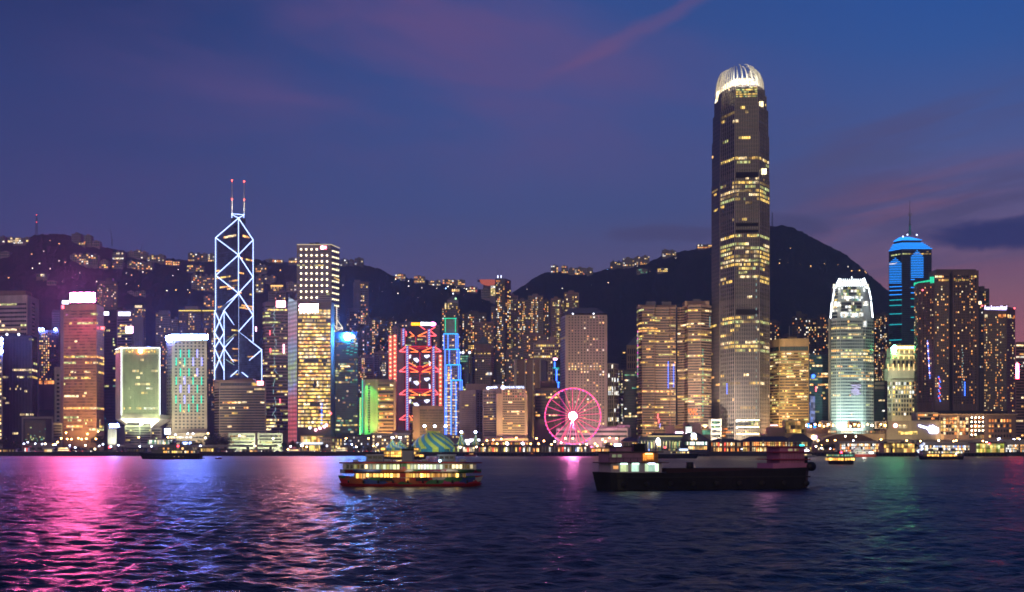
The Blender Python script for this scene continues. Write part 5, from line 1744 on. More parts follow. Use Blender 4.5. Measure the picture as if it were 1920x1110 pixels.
grid(t.root, [(t.pts[1], t.pts[2], 12, 2.6, 2.6)], Z(828, Yj), Z(592.2, Yj), 46, wf=.48, hf=.56, p=jh, pal=[LC, LW, LY, LC, LA], dark=DG, seed=141, round_=True, n_obj=100)
bands(t.root, [(t.pts[0], t.pts[1], 4, 1, 1)], Z(828, Yj + 18), Z(597, Yj + 18), 46, hf=.42, lit_fn=.02, pal=[LD], seed=142, dark=wall('grey_slot', (.2, .15, .14)))
MB().box(X(1062, Yj), X(1137, Yj), Yj + 2, Yj + 40, t.z1, Z(587.5, Yj), W_DARK).build('roof_recess', t.root)
b = MB()
b.frustum([(X(1056, Yj), Yj), (X(1134.5, Yj), Yj), (X(1134.5, Yj), Yj + 42), (X(1056, Yj), Yj + 42)], Z(587.4, Yj), [(X(1072, Yj), Yj + 12), (X(1119, Yj), Yj + 12), (X(1119, Yj), Yj + 30), (X(1072, Yj), Yj + 30)], Z(575, Yj), W_SLATE)
b.build('hipped_roof', t.root)
for px in (1074, 1113):
    MB().ball(P(px, 588.2, Yj - .5), .8, WHITE_SIGN, 8, 5).build('roof_lamp', t.root)
light('SPOT', P(1100, 842, Yj - 70), (1, .7, .5), 220000, P(1098, 740, Yj), 2, 80)

t = T('office_block', 'long low pale building with dark window bands behind the big wheel', 'office building', [(1043, 1352), (1177, 1345), (1183, 1360)], 803, W_LGREY, 22)
t.bands([34, 0], 805, 822, 2, hf=.45, lit_fn=.08, pal=[LC, LW, LY], seed=143, mull=.03)
t.block(1158, 1181, 797, 1352, 14, W_LGREY)
t.block(1052, 1166, 799.5, 1356, 12, W_LGREY)
light('SPOT', P(1090, 842, 1300), (1, .7, .5), 60000, P(1100, 815, 1348), .6, 110)
light('SPOT', P(1150, 842, 1300), (1, .7, .5), 60000, P(1150, 815, 1348), .6, 110)

# --- right of the round window tower
t = T('office_tower', 'slender cream framed tower with tall paired panes right of the round window tower', 'office tower', [(1139, 1560), (1151, 1556), (1160, 1570)], 681, W_CREAM, 22)
t.grid([3, 3], 683, 815, 16, wf=.55, hf=.86, p=lambda i, k, f: .8 if i in (12, 9, 10, 3) else .05, pal=[LW, LC, LW], dark=DG, seed=151, n_obj=20)
t = T('office_tower', 'dark glass office slab left of the twin banded towers', 'office tower', [(1170, 1540), (1196, 1540)], 693, W_DARK, 24)
t.bands([12], 696, 812, 24, hf=.6, lit_fn=lambda u, i, r: {6: .97, 22: .5, 20: .3, 17: .8, 15: .2}.get(i, .1), pal=[LG, LC, LT, LW], seed=152, dark=TG)
t = T('office_tower', 'narrow lit block with pale lamps behind the dark slab', 'office tower', [(1158, 1640), (1170, 1640)], 692, W_RES2, 20)
t.grid([6], 694, 800, 22, p=.35, pal=[LC, LG, LW], seed=153, n_obj=30)
t = T('office_tower', 'golden stone tower with a pyramid roof half hidden by the twin banded towers', 'office tower', [(1175, 1690), (1197, 1690)], 647, W_GOLD, 26)
b = MB()
pc = [(X(1177, 1690), 1690), (X(1210, 1690), 1690), (X(1210, 1690), 1714), (X(1177, 1690), 1714)]
ap = (X(1193, 1690), 1702)
b.frustum(pc, t.z1, [ap] * 4, Z(628, 1690), W_SLATE)
b.build('pyramid_roof', t.root)
t.grid([5], 652, 800, 11, wf=.5, hf=.72, p=.04, pal=[LY], seed=154, n_obj=10)
t = T('office_tower', 'dim teal tower with an amber crown lamp beside the golden pyramid roof', 'office tower', [(1164, 1720), (1176, 1720)], 660, W_DBLUE, 20)
t.bands([5], 664, 800, 26, lit_fn=.08, pal=[LA, LD], seed=155)
MB().box(X(1168, 1719), X(1172, 1719), 1718, 1719, Z(662, 1719), Z(660.5, 1719), AMBER).build('crown_light', t.root)

W_EX = wall('rose_banded_granite', (.36, .23, .17), .6, .1)
t = T('office_tower', 'left of the twin banded granite towers with two roof houses', 'office tower', [(1194, 1532), (1197.5, 1512), (1204, 1502), (1227, 1500), (1229, 1506), (1255, 1506), (1257, 1502), (1267, 1504)], 575, W_EX, 38, group='twin banded towers left of the tallest tower')
t.bands([3, 2, 9, 1, 9, 1, 4], 578, 815, 48, hf=.48, ml=.25, mr=.25, lit_fn=lambda u, i, r: {45: .35, 41: .3, 39: .6, 38: .6, 35: .4, 33: .7, 29: .3, 26: .4, 19: .2, 16: .7, 15: .4, 10: .6, 8: .7, 3: .4}.get(i, .16), pal=[LY, LG, LD, LY, LA], seed=156, dark=DG, run=.75)
t.block(1196, 1228, 571.5, 1506, 20, W_EX, 'parapet')
t.block(1212, 1229.5, 565, 1512, 14, W_GREY)
t.block(1241.5, 1258.5, 565.5, 1512, 14, W_GREY)
t.block(1231, 1268, 572, 1510, 18, W_EX, 'parapet')
for k in range(16):
    t.bar(P(1253, 678 + 3.2 * k, 1503), P(1253, 679.6 + 3.2 * k, 1503), .55, NEON_B, 'light_line')
    if k > 1:
        t.bar(P(1263, 676 + 3.2 * k, 1500), P(1263, 677.6 + 3.2 * k, 1500), .55, NEON_B, 'light_line')
for k in range(20):
    t.bar(P(1195.6, 620 + 4.4 * k, 1516), P(1195.6, 623.5 + 4.4 * k, 1516), .4, [NEON_WD, glow('neon_magenta', (.9, .1, .7), 2)][k % 3 == 0], 'light_line')
for k, px in enumerate((1234, 1236, 1238)):
    t.bar(P(px, 776 + k * 9, 1503), P(px - 1, 784 + k * 9, 1503), .5, [RED_SIGN, NEON_V][k == 2], 'light_line')
t = T('office_tower', 'right of the twin banded granite towers with a taller rounded front', 'office tower', [(1270, 1516), (1283, 1510), (1290, 1490), (1314, 1486), (1334, 1500)], 571, W_EX, 38, group='twin banded towers left of the tallest tower')
t.bands([4, 4, 9, 8], 574, 815, 48, hf=.5, ml=.2, mr=.2, lit_fn=lambda u, i, r: {46: .5, 41: .8, 40: .6, 38: .8, 37: .6, 35: .8, 30: .25, 22: .6, 17: .4, 14: .5, 12: .4, 9: .25}.get(i, .12), pal=[LY, LC, LD, LG], seed=157, dark=DG, run=.78)
t.block(1284, 1330, 564.5, 1494, 24, W_EX, 'parapet')
t.block(1300, 1314, 560.5, 1502, 12, W_GREY)
for k in range(30):
    if k % 4:
        t.bar(P(1318, 650 + 4.4 * k, 1486), P(1318, 653 + 4.4 * k, 1486), .35, [NEON_WD, NEON_T][k % 2], 'light_line')
for k in range(5):
    t.bar(P(1331, 594 + 4 * k, 1494), P(1331, 597 + 4 * k, 1494), .5, NEON_WD, 'light_line')
for k in range(14):
    MB().ball(P(1291 + (k * 5) % 17, 768 + 4 * (k // 5), 1486), .8, glow('lamp_orange_red', (1, .22, .06), 2.4, False), 6, 4).build('lamp', t.root)
light('SPOT', P(1235, 842, 1440), (1, .75, .34), 170000, P(1230, 770, 1500), 1, 90)

# --- tallest tower
W_IF = wall('tallest_tower_wall', (.13, .112, .12), .45, .1, metal=.2)
G_IF = glass('tallest_tower_glass', (.018, .022, .040), .22)
Yi = 1450
cxp = 1389.0
ring = [(1334, 1512), (1350.5, 1482), (1377.5, 1452), (1424, 1450), (1442, 1476)]
root = thing('tallest_tower', 'tallest skyscraper of the skyline tapering to a bright crown of curved claws', 'skyscraper', (X(cxp, Yi), Yi + 40, GZ))
LV = [(1.0, 842, 330), (.985, 330, 246), (.955, 246, 196), (.90, 196, 168), (.845, 168, 155)]


def ifc_ring(s):
    c = Vector((X(cxp, Yi + 30), Yi + 40))
    pts = [c + (V2(*q) - c) * s for q in ring]
    back = [Vector((X(1436, 1500), 1540)), Vector((X(1352, 1500), 1560))]
    return pts, pts + [c + (q - c) * s for q in back]


FLOORS = {}
for py, p_, in [(840, .2), (298, .85), (305, .8), (311, .4), (355, .6), (362, .55), (370, .6), (378, .6), (385, .2), (449, .8), (458, .75), (465, .6), (473, .85), (481, .5), (488, .5), (496, .85), (504, .65), (511, .5), (519, .15), (527, .7), (535, .35), (567, .15), (604, .65), (612, .75), (620, .25), (635, .45), (650, .8), (658, .75), (666, .6), (681, .15), (712, .45), (728, .7), (750, .15), (758, .3), (204, .2), (220, .2), (228, .22), (243, .2), (264, .12), (273, .35), (280, .1), (341, .3), (348, .6), (404, .15), (413, .1), (395, .05)]:
    FLOORS[round((840 - py) / 7.72)] = p_
MECH = [(323, 333), (418, 424), (431, 436), (580, 590)]
fin = 0
for (s, y1_, y0_) in LV:
    pts, poly = ifc_ring(s)
    MB().prism(poly, Z(y1_, Yi) if y1_ < 842 else GZ, Z(y0_, Yi), W_IF, W_ROOF).build('wall', root)
    n = round((min(y1_, 822) - y0_) / 7.72)
    base_i = round((840 - min(y1_, 822)) / 7.72)
    sk = [i for i in range(n) if any(a <= y1_ - 7.72 * (i + .5) <= b_ for a, b_ in MECH)]
    bands(root, [(pts[1], pts[2], 7, 1.2, .6), (pts[2], pts[3], 14, .8, .8), (pts[3], pts[4], 6, .8, .4)], Z(min(y1_, 822), Yi), Z(y0_, Yi), n, hf=.62, lit_fn=lambda u, i, r: min(1, 1.2 * FLOORS.get(base_i + i, .04)), pal=[LY, LY, LG, LC, LD], seed=160 + int(y0_), dark=G_IF, run=.66, mull=.16, proud=.1, skip=sk, one=y0_ < 240)
    bands(root, [(pts[0], pts[1], 7, .6, .4)], Z(min(y1_, 822), Yi), Z(y0_, Yi), n, hf=.5, lit_fn=lambda u, i, r: FLOORS.get(base_i + i, .015) * .22, pal=[LD, LY, LA], seed=170 + int(y0_), dark=wall('pale_slot', (.17, .135, .13), .4), run=.66, proud=.1, skip=sk, one=True)
    fin_lines(root, pts[2], pts[3], 14, Z(min(y1_, 838), Yi), Z(y0_ + .5, Yi), .42, 1.0, wall('silver_fin', (.40, .34, .31), .35, metal=.3))
    fin_lines(root, pts[1], pts[2], 7, Z(min(y1_, 838), Yi), Z(y0_ + .5, Yi), .3, .7, MATS['silver_fin'])
    fin_lines(root, pts[3], pts[4], 6, Z(min(y1_, 838), Yi), Z(y0_ + .5, Yi), .3, .7, MATS['silver_fin'])
pts, poly = ifc_ring(1.0)
for a, b_ in MECH:
    MB().box(X(1380, Yi), X(1421, Yi), Yi - 1, Yi - .3, Z(b_, Yi), Z(a, Yi), wall('louvre_black', (.02, .018, .018))).build('louvre_band', root)
# lit storeys below the crown and the bright base
p9, _ = ifc_ring(.90)
bands(root, [(p9[2].lerp(p9[3], .04), p9[3].lerp(p9[2], .02), 20, 0, 0)], Z(181, Yi), Z(160, Yi), 5, hf=.62, lit_fn=.9, pal=[LG, LC, LY, LT, LG], seed=181, proud=1.1)
for (px0, px1, y0_, y1_) in ((1340.5, 1349, 170, 194), (1424, 1431, 190, 200), (1427.5, 1437, 316, 327)):
    o = MB()
    sl = 4 if px0 < 1400 else 0
    o.face([P(px0, y1_, Yi - 2 + (30 if px0 < 1400 else 8)), P(px1 - sl, y1_ - sl, Yi - 2 + (22 if px0 < 1400 else 10)), P(px1, y0_, Yi - 2 + (22 if px0 < 1400 else 10)), P(px0 + sl, y0_ + sl * .5, Yi - 2 + (30 if px0 < 1400 else 8))], lit('setback_light', (1, .92, .62), 3.2, .9))
    o.build('setback_light', root)
CLAW = wall('claw_white', (.8, .78, .7), .4)
ct = Vector((X(1388, Yi), Yi + 38))
pc, pol = ifc_ring(.84)
nclaw = 44
tot = [(pol[i], pol[(i + 1) % len(pol)]) for i in range(len(pol))]
per = sum((b_ - a).length for a, b_ in tot)
for k in range(nclaw):
    d = per * k / nclaw
    for a, b_ in tot:
        L = (b_ - a).length
        if d <= L:
            q = a.lerp(b_, d / L)
            break
        d -= L
    hh = Z(156.5, Yi)
    topz = Z(122 + 5 * abs(math.sin(k * 1.7)), Yi + 24)
    dirv = (ct - q)
    prev = None
    b = MB()
    for j in range(7):
        u = j / 6
        c = q + dirv * (.44 * u ** 1.7)
        z = hh + (topz - hh) * (math.sin(u * math.pi / 2) ** .92)
        cur = Vector((c.x, c.y, z))
        if prev is not None:
            b.bar(prev, cur, .95 * (1 - .6 * (j - 1) / 6), CLAW, 4, .95 * (1 - .6 * u))
        prev = cur
    b.build('crown_claw', root)
CROWNW = glow('crown_white', (1, .93, .72), 3.2)
pcn, poln = ifc_ring(.82)
pcm = [ct + (q - ct) * .74 for q in poln]
MB().frustum(poln, Z(156, Yi), pcm, Z(143, Yi + 6), lit('crown_glow', (1, .92, .68), 2.6, 1.4)).build('lit_drum', root)
for k in range(6):
    px = 1354 + 13.5 * k
    light('SPOT', P(px, 158, Yi - 3), (1, .92, .72), 16000, P(1370 + 7 * k, 135, Yi + 22), .5, 110)
light('POINT', (ct.x, ct.y, Z(147, Yi)), (1, .92, .7), 36000, size=4)
for py in (787.5, 800, 813):
    MB().box(X(1381, Yi), X(1422, Yi), Yi - 3.2, Yi - 2.7, Z(py + .9, Yi), Z(py, Yi), glow('lobby_streak_light', (1, .78, .34), 26)).build('light_strip', root)  # strips added over the lit lobby to streak the water yellow
# lit lobby storeys and left annex
bands(root, [(pts[2].lerp(pts[3], .03), pts[3].lerp(pts[2], .03), 9, 0, 0)], Z(804, Yi), Z(786, Yi), 3, hf=.85, lit_fn=.85, pal=[LW, LT, LG, LC], seed=183, proud=1.2, mull=.25)
bands(root, [(pts[1].lerp(pts[2], .2), pts[2].lerp(pts[1], .05), 6, 0, 0)], Z(820, Yi), Z(794, Yi), 4, hf=.4, one=True, lit_fn=.6, pal=[LA, LO, LC], seed=184, proud=1.0)
MB().box(X(1333, Yi), X(1352, Yi), Yi - 2, Yi + 20, GZ, Z(786, Yi), W_WHITE).build('annex', root)
bands(root, [(V2(1334, Yi - 2.1), V2(1351, Yi - 2.1), 7, 0, 0)], Z(822, Yi), Z(788, Yi), 4, hf=.62, one=True, lit_fn=.85, pal=[LC, LT, LW, LG], seed=185)
for k in range(24):
    if k % 5:
        MB().bar(P(1418, 508 + 11.5 * k, Yi - 2), P(1418, 513 + 11.5 * k, Yi - 2), .3, NEON_WD).build('light_line', root)
for k in range(7):
    MB().bar(P(1363, 719 + 3 * k, Yi - 2), P(1363, 720.6 + 3 * k, Yi - 2), .5, NEON_B).build('light_line', root)
light('SPOT', P(1320, 838, Yi - 60), (1, .84, .62), 1300000, P(1348, 700, Yi + 40), 2, 80, .9)
light('SPOT', P(1405, 838, Yi - 60), (1, .84, .55), 340000, P(1400, 760, Yi), 2, 80, .9)

# --- right part
t = T('office_tower', 'golden brown banded office block with a plain parapet right of the tallest tower', 'office building', [(1444, 1496), (1461, 1474), (1516.5, 1470)], 648, W_GOLD, 34)
t.bands([5, 20], 660, 800, 26, hf=.46, lit_fn=lambda u, i, r: .75 if i in (25, 24, 22, 21, 20, 19) else .42, pal=[LG, LY, LD, LC, LD], seed=191, ml=.3, mr=.6, run=.55)
MB().prism(t.poly, t.z1, t.z(634.5), W_GOLD).build('parapet', t.root)
t.bands([5, 18], 649, 658, 1, hf=.9, lit_fn=.22, pal=[LG, LA, LD], seed=192, dark=TG)
t.block(1478, 1494, 631.5, 1482, 10, W_GOLD)
MB().bar(P(1480, 634, 1486), P(1480, 611, 1486), .3, wall('white_pole', (.6, .6, .6))).build('antenna', t.root)
light('SPOT', P(1480, 838, 1420), (1, .72, .26), 260000, P(1480, 745, 1470), 1, 80)
light('SPOT', P(1448, 838, 1440), (1, .5, .2), 130000, P(1450, 745, 1486), 1, 70)
t = T('office_tower', 'dark teal glass block between the golden block and the white crowned tower', 'office building', [(1517, 1530), (1554, 1530)], 665, W_DBLUE, 26)
t.bands([16], 668, 800, 26, hf=.6, lit_fn=lambda u, i, r: {19: .75, 18: .5, 17: .3, 15: .8, 12: .2}.get(i, .1), pal=[LY, LA, LC, LG], seed=193, dark=TG)
MB().box(X(1518, 1528), X(1528, 1528), 1527.6, 1528.4, Z(792, 1528), Z(742, 1528), lit('screen_blue', (.25, .35, .8), .6, 3)).build('screen', t.root)
for k in range(5):
    MB().box(X(1521.5 + k, 1528), X(1524 + k, 1528), 1527.2, 1527.6, Z(709 - 2 * (k % 3), 1528), Z(703 - (k % 2), 1528), NEON_B).build('light_line', t.root)
MB().bar(P(1530, 725, 1527), P(1530, 734, 1527), .7, RED_SIGN).build('light_line', t.root)
apartments('small apartment block with orange lamps just right of the tallest tower', 1443, 1461.5, 602, 1920, 6, 194, W_RES4, [LO, LA, LC], .28, bot=720)
t = apartments('apartment tower with a stepped roof under the dark peak', 1485, 1506, 593, 1930, 7, 195, W_RES4, HOME2, .16, bot=720, tank=False)
t.block(1493, 1503, 583.5, 1936, 10, W_RES4)
t.block(1499, 1514, 588.5, 1934, 12, W_RES4)
apartments('dark office top with a row of white lamps under the dark peak', 1507, 1531, 597, 1925, 8, 196, W_RES4, HOME2, .28, bot=720, tank=False)
apartments('apartment tower with a bright orange corner stack beside the white crowned tower', 1532, 1557, 592, 1900, 9, 197, W_RES4, [LO, LA, LC], colset={0: .25, 1: .2, 5: .55, 6: .6, 7: .35}, bot=720, n_obj=40)
t = apartments('shadowy low tower left of the stepped roof apartment tower', 1468, 1484, 628, 1940, 5, 198, W_RES4, HOME, .04, bot=720)

# white crowned tower
W_IO = wall('white_crowned_tower_wall', (.42, .44, .42), .5, .1)
Yo = 1500
root = None
t = T('office_tower', 'silver green tower with a glaring white toothed crown', 'skyscraper', [(1554, Yo + 26), (1558, Yo + 8), (1569, Yo + 2), (1576, Yo), (1618, Yo), (1623, Yo + 2), (1638, Yo + 14)], 597, W_IO, 36)
root = t.root
t.bands([0, 3, 2, 13, 2, 4], 600, 792, 32, hf=.5, ml=.3, mr=.3, lit_fn=lambda u, i, r: {29: .3, 27: .3, 26: .35, 22: .7, 21: .7, 20: .7, 19: .65, 17: .25, 15: .65, 14: .6, 13: .2, 31: .2}.get(i, .05), pal=[LY, LC, LA, LG], seed=199, dark=glass('tower_green_glass', (.02, .035, .05), .2), mull=.25)
st = [(.93, 597, 565), (.86, 565, 535.5)]
c0 = Vector((X(1597, Yo), Yo + 24))
for s, y1_, y0_ in st:
    pl = [c0 + (q - c0) * s for q in t.poly]
    MB().prism(pl, Z(y1_, Yo), Z(y0_, Yo), W_IO).build('upper_wall', root)
    n = 5
    bands(root, [(pl[3], pl[4], 24, 0, 0)], Z(y1_ - 1, Yo), Z(y0_ + 1, Yo), n, hf=.75, lit_fn=lambda u, i, r: .97 if i in (0, 1) else .55, pal=[LW, lit('lit_cold', (.55, .8, 1), .8), LG, LT], seed=int(200 + y0_), dark=BG, proud=.3, mull=.2)
    bands(root, [(pl[1], pl[2], 4, .2, .2), (pl[5], pl[6], 4, .2, .2)], Z(y1_ - 1, Yo), Z(y0_ + 1, Yo), n, one=True, hf=.6, lit_fn=.35, pal=[LW, LY, LC], seed=int(210 + y0_), dark=BG, proud=.3)
CRW = glow('crown_cold_white', (.82, .92, 1), 8)
for (a, b_, y0_, y1_) in ((1561, 1570, 533, 541), (1619, 1628, 533, 541), (1563, 1576, 566, 574.5), (1618, 1627, 565, 573), (1572, 1576, 541, 549), (1618, 1621, 540, 547), (1576, 1618, 586.5, 593), (1577, 1617, 556, 560), (1618, 1625, 602, 613)):
    o = MB()
    o.box(X(a, Yo), X(b_, Yo), Yo - 1.6, Yo - .9, Z(y1_, Yo), Z(y0_, Yo), lit('crown_panel', (.8, .93, 1), 1.7, 1.2))
    o.build('lit_panel', root)
for k in range(11):
    px = 1577 + 4 * k
    MB().bar(P(px, 536, Yo + 3), P(px, 523 if k != 5 else 518.5, Yo + 6), .5, CRW, 4, .3).build('crown_tooth', root)
MB().box(X(1577, Yo), X(1617, Yo), Yo + 4, Yo + 5, Z(535, Yo), Z(525.5, Yo), lit('crown_panel', (.8, .93, 1), 1.7, 1.2)).build('lit_panel', root)
for poly in ([(1565, 538), (1577, 535), (1577, 523), (1573, 522)], [(1617, 535), (1626, 536), (1621, 521), (1616, 524)]):
    b = MB()
    b.face([P(x, y, Yo + 1) for x, y in poly], CRW)
    b.face([P(x, y, Yo + 6) for x, y in reversed(poly)], CRW)
    b.build('crown_wing', root)
for (a, b_) in (((1563.5, 541, Yo), (1560, 565, Yo)), ((1558.5, 567, Yo + 2), (1556, 597, Yo + 4)), ((1627.5, 541, Yo), (1632, 563, Yo)), ((1632, 566, Yo + 4), (1635, 596, Yo + 8))):
    MB().bar(P(*a) + Vector((0, -3, 0)), P(*b_) + Vector((0, -3, 0)), .6, CRW).build('edge_light', root)
MB().bar(P(1554.3, 842, Yo + 20), P(1554.3, 598, Yo + 20), .8, W_WHITE).build('edge_fin', root)
fin_lines(root, t.pts[3], t.pts[4], 13, Z(800, Yo), Z(598, Yo), .3, .8, W_METAL)
light('SPOT', P(1600, 838, Yo - 45), (.72, 1.0, .86), 900000, P(1600, 745, Yo), 1.5, 85, .9)
light('SPOT', P(1560, 838, Yo - 50), (.9, 1.0, .86), 160000, P(1556, 720, Yo + 10), 1.5, 60, .9)
for k in range(30):
    r_ = random.Random(k)
    MB().box(X(1592 + r_.random() * 20, Yo), X(1595 + r_.random() * 20, Yo), Yo - 1.6, Yo - 1.1, Z(722 + k * .7, Yo), Z(720.6 + k * .7, Yo), glow('led_lilac', (.7, .68, 1), 1.0, False)).build('light_line', root)

# blue lit tower with spire
Yb = 1800
W_CT = wall('blue_black_wall', (.05, .06, .09), .4, metal=.2)
t = T('office_tower', 'dark tower striped and crowned in bright blue light with a tall spire', 'skyscraper', [(1666.5, Yb + 22), (1690.5, Yb), (1747, Yb)], 466, W_CT, 50)
root = t.root
t.bands([6, 12], 470, 690, 56, hf=.5, lit_fn=lambda u, i, r: .3 if i in (54, 50, 14, 11, 12, 6, 4) else .03, pal=[LG, LY, LD], seed=221, dark=BG, ml=1, mr=1)
c0 = Vector((X(1704, Yb), Yb + 30))


def ctp(s):
    return [(c0.x + (q.x - c0.x) * s, c0.y + (q.y - c0.y) * s) for q in t.poly]


MB().frustum(ctp(1.0), Z(466, Yb), ctp(.70), Z(453.5, Yb), W_CT).build('roof', root)
MB().prism(ctp(.64), Z(454, Yb), Z(447.5, Yb), W_CT).build('roof_drum', root)
MB().frustum(ctp(.64), Z(447.4, Yb), ctp(.22), Z(440, Yb), W_CT).build('roof', root)


def ledring(s, py, r=.6, m=NEON_C):
    q = ctp(s)
    b = MB()
    for i in (0, 1):
        p0_, p1_ = Vector((*q[i], Z(py, Yb))), Vector((*q[i + 1], Z(py, Yb)))
        b.bar(p0_ + Vector((0, -.7, 0)), p1_ + Vector((0, -.7, 0)), r, m)
    b.build('light_line', root)


for s, py in ((1.005, 466), (.93, 463), (.86, 460), (.79, 457), (.72, 454.2), (.66, 447.6), (.58, 446), (.50, 444.5), (.42, 443), (.34, 441.6), (.28, 440.4)):
    ledring(s, py, .6)
sp = wall('spire_steel', (.35, .33, .30), .4, metal=.4)
o = MB().bar(P(1706, 441, Yb + 30), P(1706, 422, Yb + 30), 1.6, wall('spire_green', (.1, .5, .4)), 8, 1.0)
o.bar(P(1706, 422, Yb + 30), P(1706, 404, Yb + 30), 1.0, sp, 6, .7)
o.bar(P(1706, 404, Yb + 30), P(1706, 375, Yb + 30), .5, sp, 6, .2)
for py in (422, 404, 401):
    o.bar(P(1702, py, Yb + 30), P(1710, py, Yb + 30), .5, sp)
for dx in (-9, 9):
    o.bar(P(1706 + dx, 441, Yb + 26), P(1706, 431, Yb + 30), .4, sp)
o.build('spire', root)
for px, py in ((1701.5, 440), (1719, 440.5), (1693, 443.5)):
    MB().ball(P(px, py, Yb + 10), 1.0, COOL_SIGN, 8, 5).build('roof_lamp', root)


def ledwin(xa, ya, xb, yb, y0_, y1_, dy, m, seed, peak):
    k = 0
    py = y0_
    while py < y1_:
        u = min(1.0, (py - y0_ + 1.2) / peak)
        xm_, hw = (xa + xb) / 2, (xb - xa) / 2
        x0, x1 = xm_ - hw * u, xm_ + hw * u
        f0, f1 = (x0 - xa) / (xb - xa), (x1 - xa) / (xb - xa)
        p0_, p1_ = P(x0, py, ya + (yb - ya) * f0 - 1), P(x1, py + .2, ya + (yb - ya) * f1 - 1)
        MB().bar(p0_, p1_, .48, m(py)).build('light_line', root)
        py += dy(py)


pick = lambda py: NEON_C if py < 560 else NEON_CG
ledwin(1667.5, Yb + 21, 1690, Yb + 1, 484, 532, lambda p: 3.1, pick, 1, 10)
ledwin(1708, Yb, 1731.5, Yb, 470, 520, lambda p: 3.1, pick, 2, 12)
for py in (537, 544, 552, 562, 572, 588, 608, 637):
    MB().bar(P(1668, py + 1, Yb + 19), P(1690.5, py, Yb - 1), .6, pick(py)).build('light_line', root)
for py in (524, 539, 549, 560, 575, 595, 619):
    MB().bar(P(1708, py, Yb - 1), P(1715, py, Yb - 1), .6, pick(py)).build('light_line', root)

# gold crowned bank building
Yq = 1530
t = T('office_building', 'stepped stone building with glowing gold crown lights and a green white sign', 'office building', [(1664, Yq + 10), (1672, Yq), (1716, Yq)], 712, W_CREAM, 30)
t.grid([3, 8], 715, 780, 8, wf=.6, hf=.66, p=lambda i, k, f: .8 if i in (6, 5) else .3, pal=[LC, LY, LW], seed=231, n_obj=50)
for (a, b_, y0_, y1_, dpt) in ((1667, 1716, 690, 712, 1.5), (1671, 1714.5, 672, 690, 3), (1673, 1714, 651, 672, 5)):
    MB().box(X(a, Yq), X(b_, Yq), Yq + dpt, Yq + 28 - dpt, Z(y1_, Yq), Z(y0_, Yq), W_CREAM).build('upper_wall', t.root)
grid(t.root, [(V2(1673, Yq + 1.5), V2(1713, Yq + 1.5), 5, 0, 0)], Z(688, Yq), Z(675, Yq), 1, wf=.6, hf=.9, p=.2, pal=[LA], seed=232, n_obj=4)
for py, n, x0 in ((688, 6, 1665), (672.5, 5, 1675), (662, 5, 1677), (694, 6, 1666)):
    for k in range(n):
        px = x0 + (1714 - x0) * k / (n - 1)
        t.bar(P(px, py, Yq - 1), P(px, py - 5.5, Yq - .5), .8, glow('gold_uplight', (1, .66, .26), 2.6), 'uplight')
for (a, b_, py) in ((1673, 1714, 666.8), (1664, 1674, 689)):
    t.bar(P(a, py, Yq - .5), P(b_, py, Yq - .5), .55, glow('gold_cornice', (1, .62, .22), 2.2), 'cornice_light')
ss = t.sign(1681, 1714, 647.5, 657, Yq + 3, glow('sign_gold_dim', (1, .72, .2), 1.3))
lettering(ss, 'HANG SENG BANK', P(1682, 653.6, Yq + 2.6), P(1713, 653.6, Yq + 2.6), 2.6, glow('letter_white', (1, .96, .85), 5))
MB().ball(P(1677.5, 652, Yq + 2), 2.6, glow('emblem_green', (.14, 1.0, .34), 320), 12, 8, (1, .3, 1)).build('emblem', ss)
light('SPOT', P(1690, 838, 1470), (1, .8, .42), 130000, P(1690, 740, Yq), 1, 80)

# large hotel residence and hotel on the right
W_FS = wall('residence_stone', (.17, .12, .115), .6, .12)
Yf = 1430
t = T('apartment_tower', 'huge dark serviced apartment tower with a green lit curved parapet', 'apartment tower', [(1714, Yf + 34), (1722, Yf + 14), (1751.5, Yf), (1780, Yf - 2)], 527, W_FS, 40)
root = t.root
t.grid([3, 8, 7], 535, 755, 46, wf=.48, hf=.5, p=.2, pal=[LA, LO, LC, LA], seed=241, n_obj=48)
MB().prism([V2(1751, Yf - .4), V2(1780, Yf - 2.4), V2(1780, Yf + 30), V2(1751, Yf + 30)], t.z1, Z(514, Yf), W_FS).build('upper_wall', root)
MB().box(X(1759.5, Yf), X(1834, Yf), Yf + 6, Yf + 34, Z(530, Yf), Z(503.5, Yf), W_FS).build('roof_block', root)
MB().box(X(1786, Yf), X(1832.5, Yf), Yf - 4, Yf + 30, GZ, Z(508, Yf), W_FS).build('wing', root)
MB().box(X(1780, Yf), X(1786.2, Yf), Yf + 3, Yf + 30, GZ, Z(512, Yf), W_DARK).build('recess', root)
MB().box(X(1832.6, Yf), X(1843, Yf), Yf + 10, Yf + 30, GZ, Z(541, Yf), W_DARK).build('wing', root)
grid(root, [(V2(1788, Yf - 4), V2(1831, Yf - 4), 12, 0, 0)], Z(758, Yf), Z(516, Yf), 50, wf=.48, hf=.48, p=lambda i, k, f: .22 if k in (1, 2, 4, 8, 9, 10) else .1, pal=[LA, LO, LC, LA], seed=242, n_obj=48)
bands(root, [(V2(1753, Yf - 2.6), V2(1779, Yf - 2.6), 8, 0, 0), (V2(1788, Yf - 4.2), V2(1831, Yf - 4.2), 12, 0, 0)], Z(529, Yf), Z(516, Yf), 2, hf=.5, lit_fn=.55, pal=[LA, LC, LY], seed=243, mull=.3, run=.5)
fin_lines(root, V2(1787, Yf - 4), V2(1832, Yf - 4), 6, GZ, Z(510, Yf), 1.2, .8, W_FS, 'piers')
fin_lines(root, t.pts[1], t.pts[2], 4, GZ, t.z1, 1.0, .8, W_FS, 'piers')
